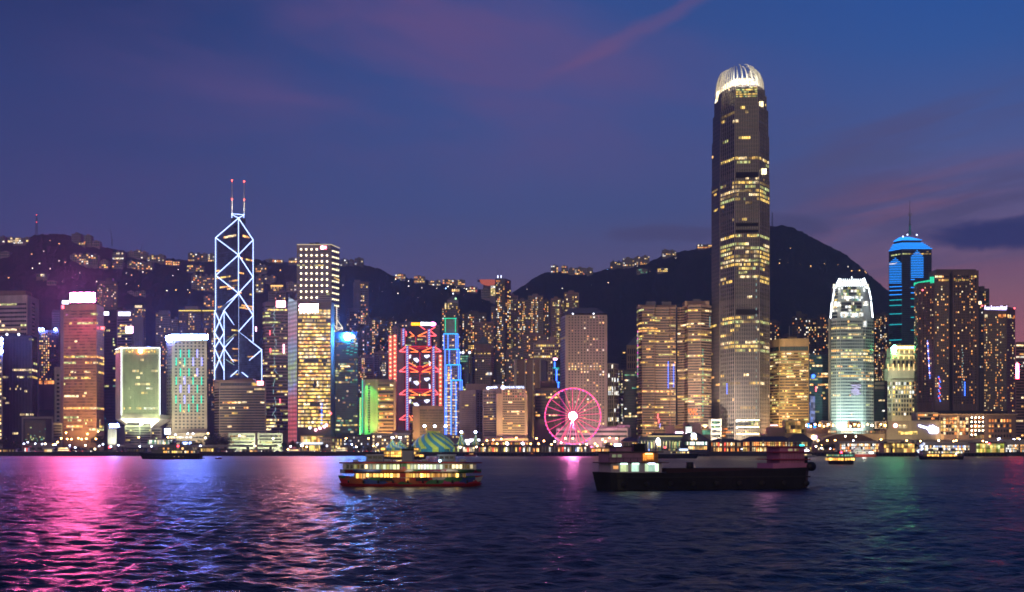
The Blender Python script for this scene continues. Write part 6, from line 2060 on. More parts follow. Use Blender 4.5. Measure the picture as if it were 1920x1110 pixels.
for k in range(14):
    px = 1714.5 + 2.75 * k
    y = Yf + 34 - 34 * min(1, k / 13)
    top_ = 530 - .5 * k if k < 11 else 519
    t.bar(P(px, 536 - .45 * k, y - 2), P(px, top_, y - 2), .6, NEON_G, 'green_strip')
for k in range(16):
    t.bar(P(1739 + k * .3, 638 + 4.6 * k, Yf + 2), P(1739 + k * .3, 641 + 4.6 * k, Yf + 2), .4, [NEON_V, PINKW_SIGN, NEON_B][k % 3], 'light_line')
    t.bar(P(1760 + (k % 4), 706 + 3 * k, Yf - 4), P(1760 + (k % 4), 708 + 3 * k, Yf - 4), .5, [NEON_B, NEON_R, NEON_V][k % 3], 'light_line')
    t.bar(P(1804 + (k % 3), 655 + 5 * k, Yf - 6), P(1804 + (k % 3), 657 + 5 * k, Yf - 6), .35, NEON_WD, 'light_line')
for k in range(9):
    t.bar(P(1809, 716 + 3 * k, Yf - 6), P(1809, 718 + 3 * k, Yf - 6), .5, NEON_B, 'light_line')
t.sign(1833, 1840, 565, 570.5, Yf + 8, glow('sign_warm', (1, .72, .4), 4))
MB().ball(P(1730, 544, Yf + 4), .9, RED_SIGN, 8, 5).build('beacon', root)
t = T('hotel_tower', 'dark brown hotel full of small cream windows under a white roof sign', 'hotel', [(1844, 1440), (1888, 1436), (1903.5, 1452)], 575, W_FS, 36)
root = t.root
t.grid([14, 5], 592, 772, 38, wf=.45, hf=.5, p=.3, pal=[LC, LA, LC, LA, LO], seed=244, n_obj=100)
bands(root, [(t.pts[0], t.pts[1], 14, 1, 1), (t.pts[1], t.pts[2], 4, .5, .5)], Z(597, 1440), Z(589, 1440), 1, hf=.8, lit_fn=.6, pal=[LA, LC, LO], seed=245, mull=.35, run=.5)
ss = MB().prism([V2(1845.3, 1439.2), V2(1887.2, 1435.2), V2(1887.2, 1436), V2(1845.3, 1440)], Z(582, 1437), Z(573.5, 1437), W_DARK).build('roof_sign', root)
lettering(ss, 'Four Seasons Hotel', P(1846.0, 580.3, 1439), P(1887, 582.0, 1435.2), 4.0, glow('letter_violet_white', (.72, .62, 1), 7), .6)
f = MB()
f.face([P(1846, 580.2, 1438.6), P(1887, 581.8, 1434.8), P(1887, 577.8, 1434.8), P(1846, 576.2, 1438.6)], glow('sign_backlight', (.5, .4, 1), 2.2))
f.build('backlight', ss)
MB().bar(P(1878, 574, 1446), P(1892, 570, 1446), .4, W_GOLD).build('davit', root)
MB().bar(P(1845, 571, 1446), P(1854, 568, 1446), .9, W_GOLD).build('davit', root)
for px, py in ((1841.5, 573.5), (1902, 578)):
    MB().ball(P(px, py, 1450), .9, RED_SIGN, 8, 5).build('beacon', root)
t = T('apartment_tower', 'narrow apartment tower with bright top windows behind the dark brown hotel', 'apartment tower', [(1836, 1760), (1855, 1760)], 541, W_RES4, 24, group=APT)
t.grid([6], 545, 700, 32, p=lambda i, k, f: .7 if k == 3 and i > 27 else .1, pal=HOME2, seed=246, n_obj=20)
t.block(1838, 1846, 536.5, 1766, 10, W_RES4)
t = T('office_tower', 'dark tower cut by the right edge with a red lit flank sign', 'office tower', [(1904, 1500), (1945, 1500)], 641, W_RES3, 26)
t.bands([12], 645, 830, 34, hf=.5, lit_fn=lambda u, i, r: .3 if i > 26 else .12, pal=[LW, LC, LA], seed=247)
t.sign(1904.5, 1910.5, 682, 710, 1497, glow('sign_flank_red', (1, .03, .07), 90))
apartments('apartment tower with lit stacks behind the white crowned tower on its right', 1639, 1654, 590, 1900, 5, 248, W_RES4, HOME2, .3, bot=760)
apartments('grey apartment tower with cool lights left of the blue lit tower', 1650, 1666, 588, 1930, 6, 249, W_RES2, HOME2, .32, bot=760)
apartments('rose apartment block with amber lights left of the gold crowned building', 1650, 1665, 660, 1700, 5, 250, W_RES3, HOME, .3, bot=780, tank=False)
t = T('office_block', 'small dark glass office left of the gold crowned building', 'office building', [(1639, 1560), (1660, 1560)], 713, W_DBLUE, 22)
t.bands([8], 734, 792, 12, lit_fn=.14, pal=[LC, LW, LG], seed=251, dark=TG)
bands(t.root, [(V2(1640, 1559.9), V2(1659, 1559.9), 8, 0, 0)], Z(731, 1560), Z(715, 1560), 2, hf=.6, lit_fn=.02, pal=[LD], seed=252, dark=W_GREY)

# ================================================================ waterfront
LAMP = {'o': glow('lamp_amber', (1, .50, .13), 40), 'w': glow('lamp_warm_white', (1, .78, .48), 34), 'c': glow('lamp_cool_white', (.62, .70, 1), 22), 'B': glow('lamp_stadium', (.66, .72, 1), 46)}
LRAD = {'o': .72, 'w': .66, 'c': .66, 'B': 1.15}
LNAME = {'o': ('amber street lamp on the waterfront road', 'amber street lamps on the waterfront'), 'w': ('warm white street lamp on the waterfront', 'warm white street lamps on the waterfront'), 'c': ('cool white promenade lamp on the waterfront', 'cool white promenade lamps on the waterfront'), 'B': ('tall dazzling white floodlight pole on the waterfront', 'dazzling floodlight poles on the waterfront')}
LPROTO = {}


def lamp(px, py, Y=1262, k='o'):
    h = max(2.5, Z(py, Y) - GZ)
    if k not in LPROTO:
        o = thing('street_lamp', LNAME[k][0], 'street lamp', (X(px, Y), Y, GZ), group=LNAME[k][1])
        ORG[o] = Vector((X(px, Y), Y, GZ))
        b = Vector((X(px, Y), Y, GZ))
        MB().bar(b, b + Vector((0, 0, h)), .16, POLE, 6, .09).build('pole', o)
        MB().bar(b, b + Vector((0, 0, .5)), .32, POLE, 6).build('base', o)
        MB().ball(b + Vector((0, 0, h)), LRAD[k], LAMP[k], 10, 6, (1, 1, .8)).build('lamp_head', o)
        LPROTO[k] = (o, h)
    else:
        o0, h0 = LPROTO[k]
        o = copy_tree(o0)
        o.location = (X(px, Y), Y, GZ)
        for c in o.children:
            if c.name.startswith('pole'):
                c.scale = (1, 1, h / h0)
            elif c.name.startswith('lamp'):
                c.location = (0, 0, h - h0)
    return o


for px, py in [(108, 829), (115, 822), (126, 823), (134, 823.5), (147, 821.5), (153, 823.5), (162, 822.5), (124, 811.5), (164, 813.5), (180, 823), (184, 809), (315, 820), (390, 812.5), (260, 820), (100, 834), (649, 822), (691, 822), (1010, 832), (1020, 827), (1034, 833), (995, 832), (980, 831), (968, 821), (950, 829), (940, 823), (932, 832), (925, 825), (913, 826), (1006, 822), (1060, 822), (1074, 822), (1143, 821), (1156, 822), (1130, 824), (1135, 828), (1534, 826), (1551, 826), (1566, 825.5), (1146, 833), (1120, 836), (1105, 839), (1116, 832), (1087, 834), (1024, 838), (986, 838), (958, 836), (919, 836), (905, 834), (700, 836), (575, 838), (540, 843), (630, 842), (1540, 835), (1652, 824), (1700, 826), (1726, 827), (1788, 827), (1793, 826), (1843, 827)]:
    lamp(px, py, 1268, 'o')
for px, py in [(385, 821), (512, 822), (449, 817), (178, 842), (85, 832), (160, 835), (478, 836), (668, 838), (1100, 833), (1178, 845), (1400, 838), (1440, 836), (1466, 842), (1510, 839), (1530, 837), (1620, 838), (1640, 838), (1850, 829), (1905, 825), (1760, 826), (1585, 818), (1605, 818), (870, 836), (945, 840), (1040, 828), (1052, 830)]:
    lamp(px, py, 1256, 'w')
for px, py in [(45, 832), (52, 829), (66, 832), (79, 832.5), (104, 833.5), (131, 835), (141, 839), (193, 833), (186, 836), (208, 837), (222, 835), (262, 837), (284, 837), (329, 815), (352, 813), (362, 813), (376, 836), (545, 837), (613, 836), (660, 833.5), (707, 834), (1540, 840), (1557, 841), (1569, 838), (1600, 826), (1098, 838), (1070, 842), (1052, 843), (1034, 843), (936, 840), (911, 842), (1874, 822), (1886, 826), (1899, 825), (1912, 824), (1348, 843), (1370, 842), (1390, 842)]:
    lamp(px, py, 1258, 'c')
for px, py, Y in [(566, 835, 1262), (796, 799, 1262), (815, 799, 1290), (835.5, 799, 1262), (736, 820.5, 1270), (750, 820.5, 1282), (865, 810, 1274), (891.5, 810, 1278), (908, 841.5, 1250), (951, 832, 1256), (980, 831.5, 1256), (1872, 825, 1262), (1901, 825, 1268)]:
    lamp(px, py, Y, 'B')

# ---------------------------------------------------------------- trees
LEAF = []
for k, c in enumerate([(.030, .055, .014), (.045, .075, .02), (.065, .095, .028), (.02, .035, .012)]):
    LEAF.append(wall('leaf_%s' % ('dark', 'mid', 'light', 'deep')[k], c, .8, .35, scale=.4))
BARK = wall('bark', (.07, .05, .035), .9, .3, scale=.8)


def tree_mesh(seed, w, h, lobes):
    r = random.Random(seed)
    tr = MB()
    tr.bar((0, 0, 0), (.2, 0, h * .45), .32, BARK, 7, .2)
    for k in range(6):
        a = k * 1.05 + r.random()
        tr.bar((.2, 0, h * (.28 + .05 * (k % 3))), (math.cos(a) * w * .34, math.sin(a) * w * .34, h * (.6 + .2 * r.random())), .16, BARK, 5, .05)
    cr = MB()
    cs = []
    for k in range(lobes):
        a, q = r.random() * 6.28, r.random() ** .5
        cs.append((Vector((math.cos(a) * q * w * .36, math.sin(a) * q * w * .3, h * (.45 + .42 * r.random() * (1 - .5 * q)))), w * (.13 + .12 * r.random())))
    for c, rad in cs:
        for j in range(46):
            d = Vector((r.gauss(0, 1), r.gauss(0, 1), r.gauss(0, .8)))
            d.normalize()
            p = c + d * rad * (r.random() ** .4)
            s = .34 + .34 * r.random()
            u = Vector((r.gauss(0, 1), r.gauss(0, 1), r.gauss(0, .6))).normalized() * s
            v = u.cross(Vector((r.gauss(0, 1), r.gauss(0, 1), 1)).normalized()) * .8
            cr.face([p - u, p - v * .6, p + u, p + v * .6], LEAF[min(3, int(r.random() * 4))])
    return tr, cr


TREES = []
GT = 'round street trees along the waterfront'
TLAB = {'dark': 'dark round street tree standing along the waterfront', 'green': 'lamp lit green street tree standing along the waterfront'}


def tree(px, ptop, wpx, Y, kind='dark', label=None):
    h = Z(ptop, Y) - GZ
    w = wpx / F * Y
    i = len(TREES) % 3 if len(TREES) < 3 else random.Random(int(px * 3)).randrange(3)
    if len(TREES) < 3:
        o = thing('street_tree', TLAB['dark'], 'tree', (X(px, Y), Y, GZ), group=GT)
        tr, cr = tree_mesh(31 + i, 10.0, 9.0, 13)
        tr.build('trunk', o, org=Vector((0, 0, 0)))
        cr.build('crown', o, org=Vector((0, 0, 0)))
        TREES.append(o)
    else:
        o = copy_tree(TREES[i])
        o.location = (X(px, Y), Y, GZ)
    o['label'] = label or TLAB[kind]
    o['group'] = GT if not label else GT
    o.scale = (w / 10.0, w / 10.0, h / 9.0)
    o.rotation_euler = (0, 0, px)
    return o


tree(184, 812.5, 40, 1285, label='large dark spreading tree beside the orange road lamps')
tree(8, 814, 34, 1290, label='tall dark tree at the left edge of the waterfront')
tree(30, 822, 30, 1280)
for px, top, w in [(48, 835, 12), (62, 837, 13), (75, 836, 14), (88, 837, 12), (101, 836, 14), (116, 838, 10), (148, 835, 15), (158, 839, 10), (171, 838, 14), (207, 838, 14), (530, 835, 14), (1094, 832, 14), (560, 826, 14), (605, 830, 14), (675, 832, 16), (690, 835, 12), (1124, 836, 12)]:
    tree(px, top, w, 1266)
for px, top, w in [(323, 822, 18), (341, 825, 20), (358, 823, 22), (373, 822, 20), (533, 823, 18), (548, 822, 22), (559, 824, 18), (574, 833, 16)]:
    tree(px, top, w, 1284, 'green')
tree(405, 807.5, 46, 1300, label='tall dense dark tree in front of the striped office block')
tree(422, 811, 32, 1296, label='second dense dark tree beside the low white building')
tree(397, 813, 26, 1290)
tree(392, 817, 24, 1280)
tree(845, 828, 26, 1300, label='dark tree behind the striped big top')
tree(1140, 826, 22, 1262, label='dark windswept tree at the foot of the big wheel')
tree(1545, 829, 32, 1258, label='round dark tree in front of the shell roofed hall')
tree(1562, 830, 24, 1258)
for px, top, w in [(1330, 838, 14), (1340, 840, 12), (1352, 840, 12), (1450, 803, 18), (1458, 806, 16), (772, 832, 18), (765, 836, 14), (942, 832, 18), (958, 833, 16), (1002, 830, 22), (1020, 835, 14), (900, 834, 16), (1690, 826, 16), (1712, 828, 14), (1740, 824, 18), (1718, 822, 20), (1655, 795, 14), (1676, 792, 14), (1696, 788, 14)]:
    tree(px, top, w, 1264 if top > 810 else 1395)

# ---------------------------------------------------------------- low buildings, halls and piers along the shore
NAVYROOF = wall('navy_roof', (.03, .04, .07), .6)
GREENROOF = wall('green_roof', (.12, .19, .12), .6)
GREYROOF = wall('grey_roof', (.15, .14, .14), .6)
TANROOF = wall('tan_roof', (.30, .20, .11), .6)


def hall(name, label, cat, a, b_, ytop, yeave, yfloor, Y, dep=14, roof=None, wallm=None, ncol=0, cols=10, rows=1, p=.7, pal=WARM, shape='flat', colm=None, group=None, seed=1, inset=3.0, wf=.7, hf=.7, n_obj=20, over=1.0):
    roof, wallm, colm = roof or GREYROOF, wallm or W_TAN, colm or W_CREAM
    x0, x1 = X(a, Y), X(b_, Y)
    zf, ze, zt = Z(yfloor, Y), Z(yeave, Y), Z(ytop, Y)
    zf = min(zf, GZ) if yfloor > 843 else zf
    root = thing(name, label, cat, ((x0 + x1) / 2, Y, zf), group=group)
    yw = Y + (inset if ncol else .0)
    MB().box(x0 + .4, x1 - .4, yw, Y + dep, zf, ze - .02, wallm).build('wall', root)
    grid(root, [(Vector((x0 + .4, yw)), Vector((x1 - .4, yw)), cols, .3, .3)], zf + .2, ze - .2, rows, wf=wf, hf=hf, p=lambda i, k, f: p, pal=pal, seed=seed, n_obj=n_obj)
    o = over
    if shape == 'flat':
        MB().box(x0 - o, x1 + o, Y - o, Y + dep + o, ze, zt, roof).build('roof', root)
    elif shape == 'hip':
        q0 = [(x0 - o, Y - o), (x1 + o, Y - o), (x1 + o, Y + dep + o), (x0 - o, Y + dep + o)]
        i = min((x1 - x0) * .3, dep * .45)
        q1 = [(x0 + i, Y + dep * .42), (x1 - i, Y + dep * .42), (x1 - i, Y + dep * .58), (x0 + i, Y + dep * .58)]
        MB().frustum(q0, ze, q1, zt, roof).build('roof', root)
    elif shape == 'shell':
        bb = MB()
        n = 16
        for k in range(n):
            u0, u1 = k / n, (k + 1) / n
            f = lambda u: ze + (zt - ze) * math.sin(math.pi * u) ** .8
            xx = lambda u: x0 + (x1 - x0) * u
            bb.face([(xx(u0), Y, ze - .3), (xx(u1), Y, ze - .3), (xx(u1), Y + 3, f(u1)), (xx(u0), Y + 3, f(u0))], roof, True)
            bb.face([(xx(u0), Y + 3, f(u0)), (xx(u1), Y + 3, f(u1)), (xx(u1), Y + dep, f(u1)), (xx(u0), Y + dep, f(u0))], roof, True)
        bb.build('roof', root)
    for k in range(ncol):
        x = x0 + (x1 - x0) * (k + .5) / ncol
        MB().bar((x, Y + .4, zf), (x, Y + .4, ze), .32, colm, 6).build('column', root)
    return root


H = hall
# left part
H('kiosk', 'small canopy with a string of white bulbs at the left edge', 'kiosk', -4, 28, 840.5, 842.5, 848, 1258, 8, W_DARK, W_TAN, 5, 10, 1, .8, WARM, seed=301)
for k in range(11):
    pass
H('kiosk', 'red and white ticket kiosk on the left promenade', 'kiosk', 45, 53, 836, 838.5, 848, 1256, 5, wall('red_roof', (.35, .05, .04)), W_WHITE, 0, 3, 1, .9, [LW, LR], seed=302)
H('kiosk', 'brightly lit white stall on the left promenade', 'kiosk', 82, 99, 840, 842, 848, 1254, 6, W_WHITE, W_WHITE, 0, 6, 1, 1.0, [LC, LY], seed=303, hf=.85)
H('kiosk', 'long dark tent row between the lit stall and the hedge', 'tent', 104, 150, 840, 843, 848, 1258, 8, W_DARK, W_DARK, 6, 12, 1, .3, [LA, LO], seed=304)
hedge = MB()
rr = random.Random(9)
for k in range(1300):
    p_ = Vector((X(158 + 60 * rr.random(), 1256), 1256 + 4 * rr.random(), GZ + .1 + 1.7 * rr.random() ** .8))
    u = Vector((rr.gauss(0, 1), rr.gauss(0, 1), rr.gauss(0, 1))).normalized() * .35
    v = u.cross(Vector((rr.gauss(0, 1), rr.gauss(0, 1), 1)).normalized())
    hedge.face([p_ - u, p_ - v * .6, p_ + u, p_ + v * .6], LEAF[rr.randrange(3)])
tag(hedge.build('hedge', org=Vector((X(188, 1256), 1256, GZ))), 'low green hedge below the large spreading tree', 'hedge')
MB().ball(P(205.5, 839, 1256), 1.0, glow('signal_red', (1, .04, .06), 16), 10, 6)
o = thing('traffic_light', 'traffic light showing red below the white windowless block', 'traffic light', (X(205.5, 1256), 1256, GZ))
MB().bar(P(205.5, 847, 1256), P(205.5, 839, 1256), .15, POLE, 6).build('pole', o)
MB().ball(P(205.5, 838.6, 1255.7), .95, glow('signal_red', (1, .04, .06), 16), 10, 6).build('red_light', o)
H('lit_hall', 'glass hall lit pale green beside the neck of the headquarters tower', 'hall', 276, 324, 822.5, 824, 834, 1320, 14, W_WHITE, W_WHITE, 0, 18, 1, 1.0, [LW, LT, LW, LC], seed=305, wf=.85, hf=.8)
# raised walkway
wk = thing('footbridge', 'long raised concrete walkway along the left waterfront', 'footbridge', (X(360, 1262), 1262, GZ))
MB().box(X(222, 1262), X(520, 1262), 1261, 1266, Z(838, 1262), Z(834, 1262), CONC).build('deck', wk)
for px in (228, 262, 300, 338, 380, 420, 462, 505):
    MB().box(X(px, 1262), X(px + 4, 1262), 1262.5, 1265, GZ, Z(838, 1262), DCONC).build('pillar', wk)
H('shed', 'dark low shed under the raised walkway left of the yacht', 'shed', 236, 273, 839, 841, 848, 1256, 8, W_DARK, W_DARK, 0, 6, 1, .1, [LD], seed=306)
H('shed', 'dark low shed under the raised walkway right of the yacht', 'shed', 410, 438, 841, 843, 848, 1256, 8, W_DARK, wall('shed_brown', (.16, .1, .07)), 0, 6, 1, .1, [LD], seed=307)
H('shed', 'pale low shed at the right end of the raised walkway', 'shed', 452, 512, 842, 843.5, 848, 1256, 8, W_GREY, W_TAN, 0, 8, 1, .25, [LA, LD], seed=308)
H('bar_terrace', 'lit terrace bar under the walkway behind the yacht stern', 'bar', 366, 404, 838, 839.5, 848, 1254, 6, TANROOF, W_BROWN, 6, 9, 1, .75, WARM, seed=309)
sb = thing('billboard', 'bright blue white box sign on a mast beside the white hotel', 'billboard', (X(314, 1330), 1330, GZ))
MB().bar(P(314, 845, 1332), P(314, 803, 1332), .4, POLE, 6).build('post', sb)
MB().box(X(308, 1330), X(320, 1330), 1330, 1331.5, Z(814.5, 1330), Z(803, 1330), W_DARK).build('panel', sb)
f = MB()
f.face([P(308.6, 814, 1329.8), P(319.4, 814, 1329.8), P(319.4, 803.5, 1329.8), P(308.6, 803.5, 1329.8)], glow('sign_lightblue', (.55, .68, 1), 9))
f.build('lit_panel', sb)
sb = thing('billboard', 'long blue white lit sign above the yacht on the shore', 'billboard', (X(350, 1300), 1300, GZ))
for px in (343, 357):
    MB().bar(P(px, 846, 1301), P(px, 834, 1301), .25, POLE, 6).build('post', sb)
MB().box(X(341, 1300), X(359, 1300), 1300, 1301, Z(834.5, 1300), Z(828.5, 1300), W_DARK).build('panel', sb)
f = MB()
f.face([P(341.5, 834, 1299.8), P(358.5, 834, 1299.8), P(358.5, 829, 1299.8), P(341.5, 829, 1299.8)], glow('sign_blue_deep', (.35, .48, 1), 12))
f.build('lit_panel', sb)
# middle left
H('canopy', 'white lit canopy in front of the gold lit tower', 'canopy', 557, 601, 829.5, 833, 846, 1300, 10, glow('canopy_white', (.8, .88, 1), 1.6), W_TAN, 6, 12, 1, .85, WARM, seed=311)
H('civic_block', 'tan low building with a few small windows left of the blue lit arcade', 'low building', 598, 626, 819, 821, 848, 1310, 16, W_BROWN, W_TAN, 0, 6, 4, .16, [LY, LC], seed=312, hf=.4, wf=.5)
H('civic_block', 'low block with a green and yellow lit front left of the blue lit arcade', 'low building', 622, 642, 820, 822, 848, 1300, 14, W_DARK, W_TAN, 0, 6, 4, .7, [LG, LY, LC], seed=313)
H('civic_block', 'dark civic block with a row of blue lights below the teal glass tower', 'low building', 641, 695, 815, 817, 848, 1318, 16, W_DARK, wall('slate_wall', (.10, .10, .12)), 0, 18, 5, .3, [LB, LW, LD, LD], seed=314, hf=.45)
H('civic_block', 'stone civic block with warm lit upper windows left of the small striped tents', 'low building', 697, 768, 812, 815, 848, 1322, 16, W_GREY, W_TAN, 0, 16, 5, .42, [LC, LY, LW], seed=315, hf=.5)
H('canopy', 'low tan terrace roof at the foot of the green edged block', 'canopy', 735, 772, 806.5, 809, 830, 1400, 12, W_BROWN, W_BROWN, 0, 8, 2, .2, [LA], seed=316)

# striped circus tents
YEL, BLU = wall('tent_yellow_green_lit', (.44, .58, .06), .6, .08), wall('tent_blue_green_lit', (.02, .22, .34), .6, .08)  # green light on the canvas is put into both stripe colours
WHT = wall('tent_pale', (.66, .74, .55), .6, .06)


def tent(label, px, ptop, pbase, rpx, Y, prof, ns=48, twist=.8, stripes=12, cap=False, sy=1.0, name='circus_tent'):
    z0, z1 = Z(pbase, Y), Z(ptop, Y)
    R = rpx / F * Y
    root = thing(name, label, 'tent', (X(px, Y), Y, GZ), group='striped circus tents')
    b = MB()
    fine = []
    for (r0, h0), (r1, h1) in zip(prof, prof[1:]):
        fine += [(r0 + (r1 - r0) * q / 4, h0 + (h1 - h0) * q / 4) for q in range(4)]
    prof = fine + [prof[-1]]
    nr = len(prof)
    c = Vector((X(px, Y), Y, 0))
    pts = []
    for j, (rr_, hh_) in enumerate(prof):
        row = []
        for i in range(ns):
            a = 2 * math.pi * i / ns
            sc = 1 + (.06 * math.cos(8 * a) if j == 0 else (.03 * math.cos(8 * a) if j == 1 else 0))
            row.append(c + Vector((R * rr_ * sc * math.cos(a), R * sy * rr_ * sc * math.sin(a), z0 + (z1 - z0) * hh_)))
        pts.append(row)
    for j in range(nr - 1):
        for i in range(ns):
            k = int((i / ns + twist * j / nr) * stripes * 2) % 2
            m = YEL if k == 0 else BLU
            b.face([pts[j][i], pts[j][(i + 1) % ns], pts[j + 1][(i + 1) % ns], pts[j + 1][i]], m, True)
    b.build('canvas', root)
    if cap:
        MB().bar(c + Vector((0, 0, z1 - .2)), c + Vector((0, 0, z1 + 1.2)), R * prof[-1][0] * 1.08, YEL, 24).build('cap_ring', root)
    w = MB()
    n = 24
    for i in range(n):
        a0_, a1_ = 2 * math.pi * i / n, 2 * math.pi * (i + 1) / n
        q = lambda a, z: c + Vector((R * prof[0][0] * .97 * math.cos(a), R * sy * prof[0][0] * .97 * math.sin(a), z))
        w.face([q(a0_, GZ), q(a1_, GZ), q(a1_, z0 + .3), q(a0_, z0 + .3)], BLU if i % 3 else YEL)
    w.build('side_wall', root)
    return root


DOME = [(1.0, .0), (.90, .22), (.80, .44), (.68, .64), (.52, .80), (.36, .92), (.26, 1.0)]
tb = tent('big blue and yellow swirl striped circus big top', 813, 811, 842, 45, 1290, DOME, 120, .2, 12, True, .8)
for px in (796, 815, 835.5):
    MB().bar(P(px, 846, 1290), P(px, 801, 1290), .25, POLE, 6).build('king_pole', tb)
CONE = [(1.0, 0), (.72, .14), (.5, .3), (.32, .5), (.18, .72), (.06, 1.0)]
tent('small pale striped tent with a lit peak left of the big top', 736, 825, 841, 22, 1275, CONE, 48, .2, 8)
tent('small green striped tent behind the lit peak tent', 750, 826, 841, 22, 1286, CONE, 48, .2, 8)
tent('slender striped tent spire right of the big top', 865, 814, 843, 22, 1278, CONE, 48, .3, 8)
tent('second slender striped tent spire nearer the pillared pier', 891.5, 814, 842, 15, 1282, CONE, 48, .3, 8)
for px, py, Yl_, tx, ty, e in [(790, 846, 1262, 800, 828, 26000), (826, 846, 1262, 830, 828, 20000), (735, 846, 1262, 738, 833, 17000), (862, 846, 1266, 866, 832, 20000), (893, 846, 1268, 893, 832, 14000)]:
    light('SPOT', P(px, 838, Yl_ - 30), (1, .98, .72), e, P(tx, ty, Yl_ + 14), .8, 80, .8)

# pillared piers with dark roofs
def pier_deck(name, label, a, b_, y_front, top=2.3, m=None):
    root = thing(name, label, 'pier', (X((a + b_) / 2, y_front), y_front, 0))
    x0, x1 = X(a, y_front), X(b_, y_front)
    MB().box(x0, x1, y_front, QY - 1.0, top - .9, top, m or DCONC).build('deck', root)
    n = max(3, int((x1 - x0) / 3.2))
    pl = MB()
    for k in range(n + 1):
        x = x0 + .4 + (x1 - x0 - .8) * k / n
        pl.bar((x, y_front + .4, -3), (x, y_front + .4, top - .9), .45, DCONC, 6)
    pl.build('piles', root)
    MB().box(x0, x1, y_front + 3, y_front + 4, -1, top - .9, wall('shadow_black', (.008, .008, .009))).build('underdeck_shade', root)  # black sheet painted in for the shade under the deck
    return root


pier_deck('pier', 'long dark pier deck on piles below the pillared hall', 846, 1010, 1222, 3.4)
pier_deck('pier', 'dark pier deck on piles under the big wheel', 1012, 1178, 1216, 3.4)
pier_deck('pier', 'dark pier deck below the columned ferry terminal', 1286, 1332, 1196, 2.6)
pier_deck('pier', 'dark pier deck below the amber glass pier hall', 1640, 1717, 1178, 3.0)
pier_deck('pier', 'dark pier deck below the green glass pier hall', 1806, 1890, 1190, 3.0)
pier_deck('pier', 'dark fender pier with timber piles right of the pink lit deckhouse', 1505, 1560, 1210, 3.8, wall('timber', (.12, .07, .04)))
H('pier_hall', 'long pillared pier hall with a dark roof right of the big top', 'pier hall', 852, 1000, 834, 837, 848.5, 1236, 12, wall('pier_roof', (.14, .11, .09)), W_BROWN, 24, 40, 1, .55, [LC, LY, LW, LA, LR, LG], colm=W_CREAM, seed=321, hf=.75, n_obj=30)
H('pier_hall', 'dark roofed pier hall at the foot of the big wheel', 'pier hall', 1014, 1108, 834, 836.5, 848.5, 1234, 14, GREYROOF, W_BROWN, 16, 26, 1, .6, [LC, LW, LA, LB, LR], colm=W_CREAM, seed=322, hf=.75, n_obj=26)
H('stall_row', 'row of orange lit stalls between the two pillared pier halls', 'stall row', 968, 1012, 838, 839.5, 848, 1246, 8, TANROOF, W_BROWN, 0, 16, 1, .85, [LA, LO, LC], seed=323, hf=.8)
H('stall_row', 'row of amber lit stalls right of the big wheel', 'stall row', 1108, 1146, 839, 840.5, 848, 1246, 8, TANROOF, W_BROWN, 0, 14, 1, .85, [LA, LO, LC], seed=324, hf=.8)
H('arcade', 'golden lit arcade at the foot of the tan hotel', 'arcade', 905, 995, 826, 828, 848, 1330, 12, W_TAN, W_TAN, 14, 24, 3, .45, [LA, LA, LY, LO], colm=W_GOLD, seed=325, hf=.6)
for k in range(4):
    o = thing('billboard', ['white lit banner between the two tent spires', 'white lit banner left of the second tent spire', 'low white lit banner below the tent spires', 'small white lit banner right of the second tent spire'][k], 'billboard', (X(868 + 9 * k, 1300), 1300, GZ))
    a_, b2, ya, yb = [(872, 884, 824, 829), (880, 890, 823, 827), (868, 880, 831, 835), (893, 900, 823, 827)][k]
    MB().bar(P((a_ + b2) / 2, 846, 1301), P((a_ + b2) / 2, yb, 1301), .2, POLE).build('post', o)
    MB().box(X(a_, 1300), X(b2, 1300), 1300, 1300.6, Z(yb, 1300), Z(ya, 1300), glow('banner_white', (.85, .86, 1), 4)).build('panel', o)

# ---------------------------------------------------------------- big wheel
Yw = 1262
wc = P(1074, 780, Yw)
R = 52 / F * Yw
wheel = thing('ferris_wheel', 'big observation wheel glowing pink with a dazzling white hub', 'ferris wheel', (wc.x, Yw, GZ))
RIM = glow('rim_pink_red', (1, .06, .2), 4)
b = MB()
n = 84
ringp = lambda r_, t_, dy=0: wc + Vector((r_ * math.cos(t_), dy, r_ * math.sin(t_)))
for k in range(n):
    b.bar(ringp(R, 2 * math.pi * k / n, -1.2), ringp(R, 2 * math.pi * (k + 1) / n, -1.2), .34, RIM, 5)
b.build('rim', wheel)
b = MB()
for k in range(n):
    b.bar(ringp(R, 2 * math.pi * k / n, 1.2), ringp(R, 2 * math.pi * (k + 1) / n, 1.2), .22, glow('rim_pink_dim', (1, .06, .2), 1.2), 5)
b.build('rear_rim', wheel)
b = MB()
for k in range(42):
    b.bar(ringp(R * .7, 2 * math.pi * k / 42, -1.0), ringp(R * .7, 2 * math.pi * (k + 1) / 42, -1.0), .12, glow('rim_faint', (1, .08, .2), .5), 4)
b.build('inner_ring', wheel)
SPK = glow('spoke_pink', (1, .06, .27), 1.8)
for k in range(21):
    t_ = 2 * math.pi * (k + .3) / 21
    MB().bar(ringp(2.2, t_, -1), ringp(R * .97, t_, -1), .36, SPK, 4, .26).build('spoke', wheel)
MB().bar(wc + Vector((0, -2.6, 0)), wc + Vector((0, 2.4, 0)), 3.6, glow('hub_white_pink', (1, .2, .62), 380), 24).build('hub', wheel)
GON = wall('gondola_shell', (.35, .35, .5), .4)
GGL = glow('gondola_violet', (.22, .10, 1.0), 1.5)
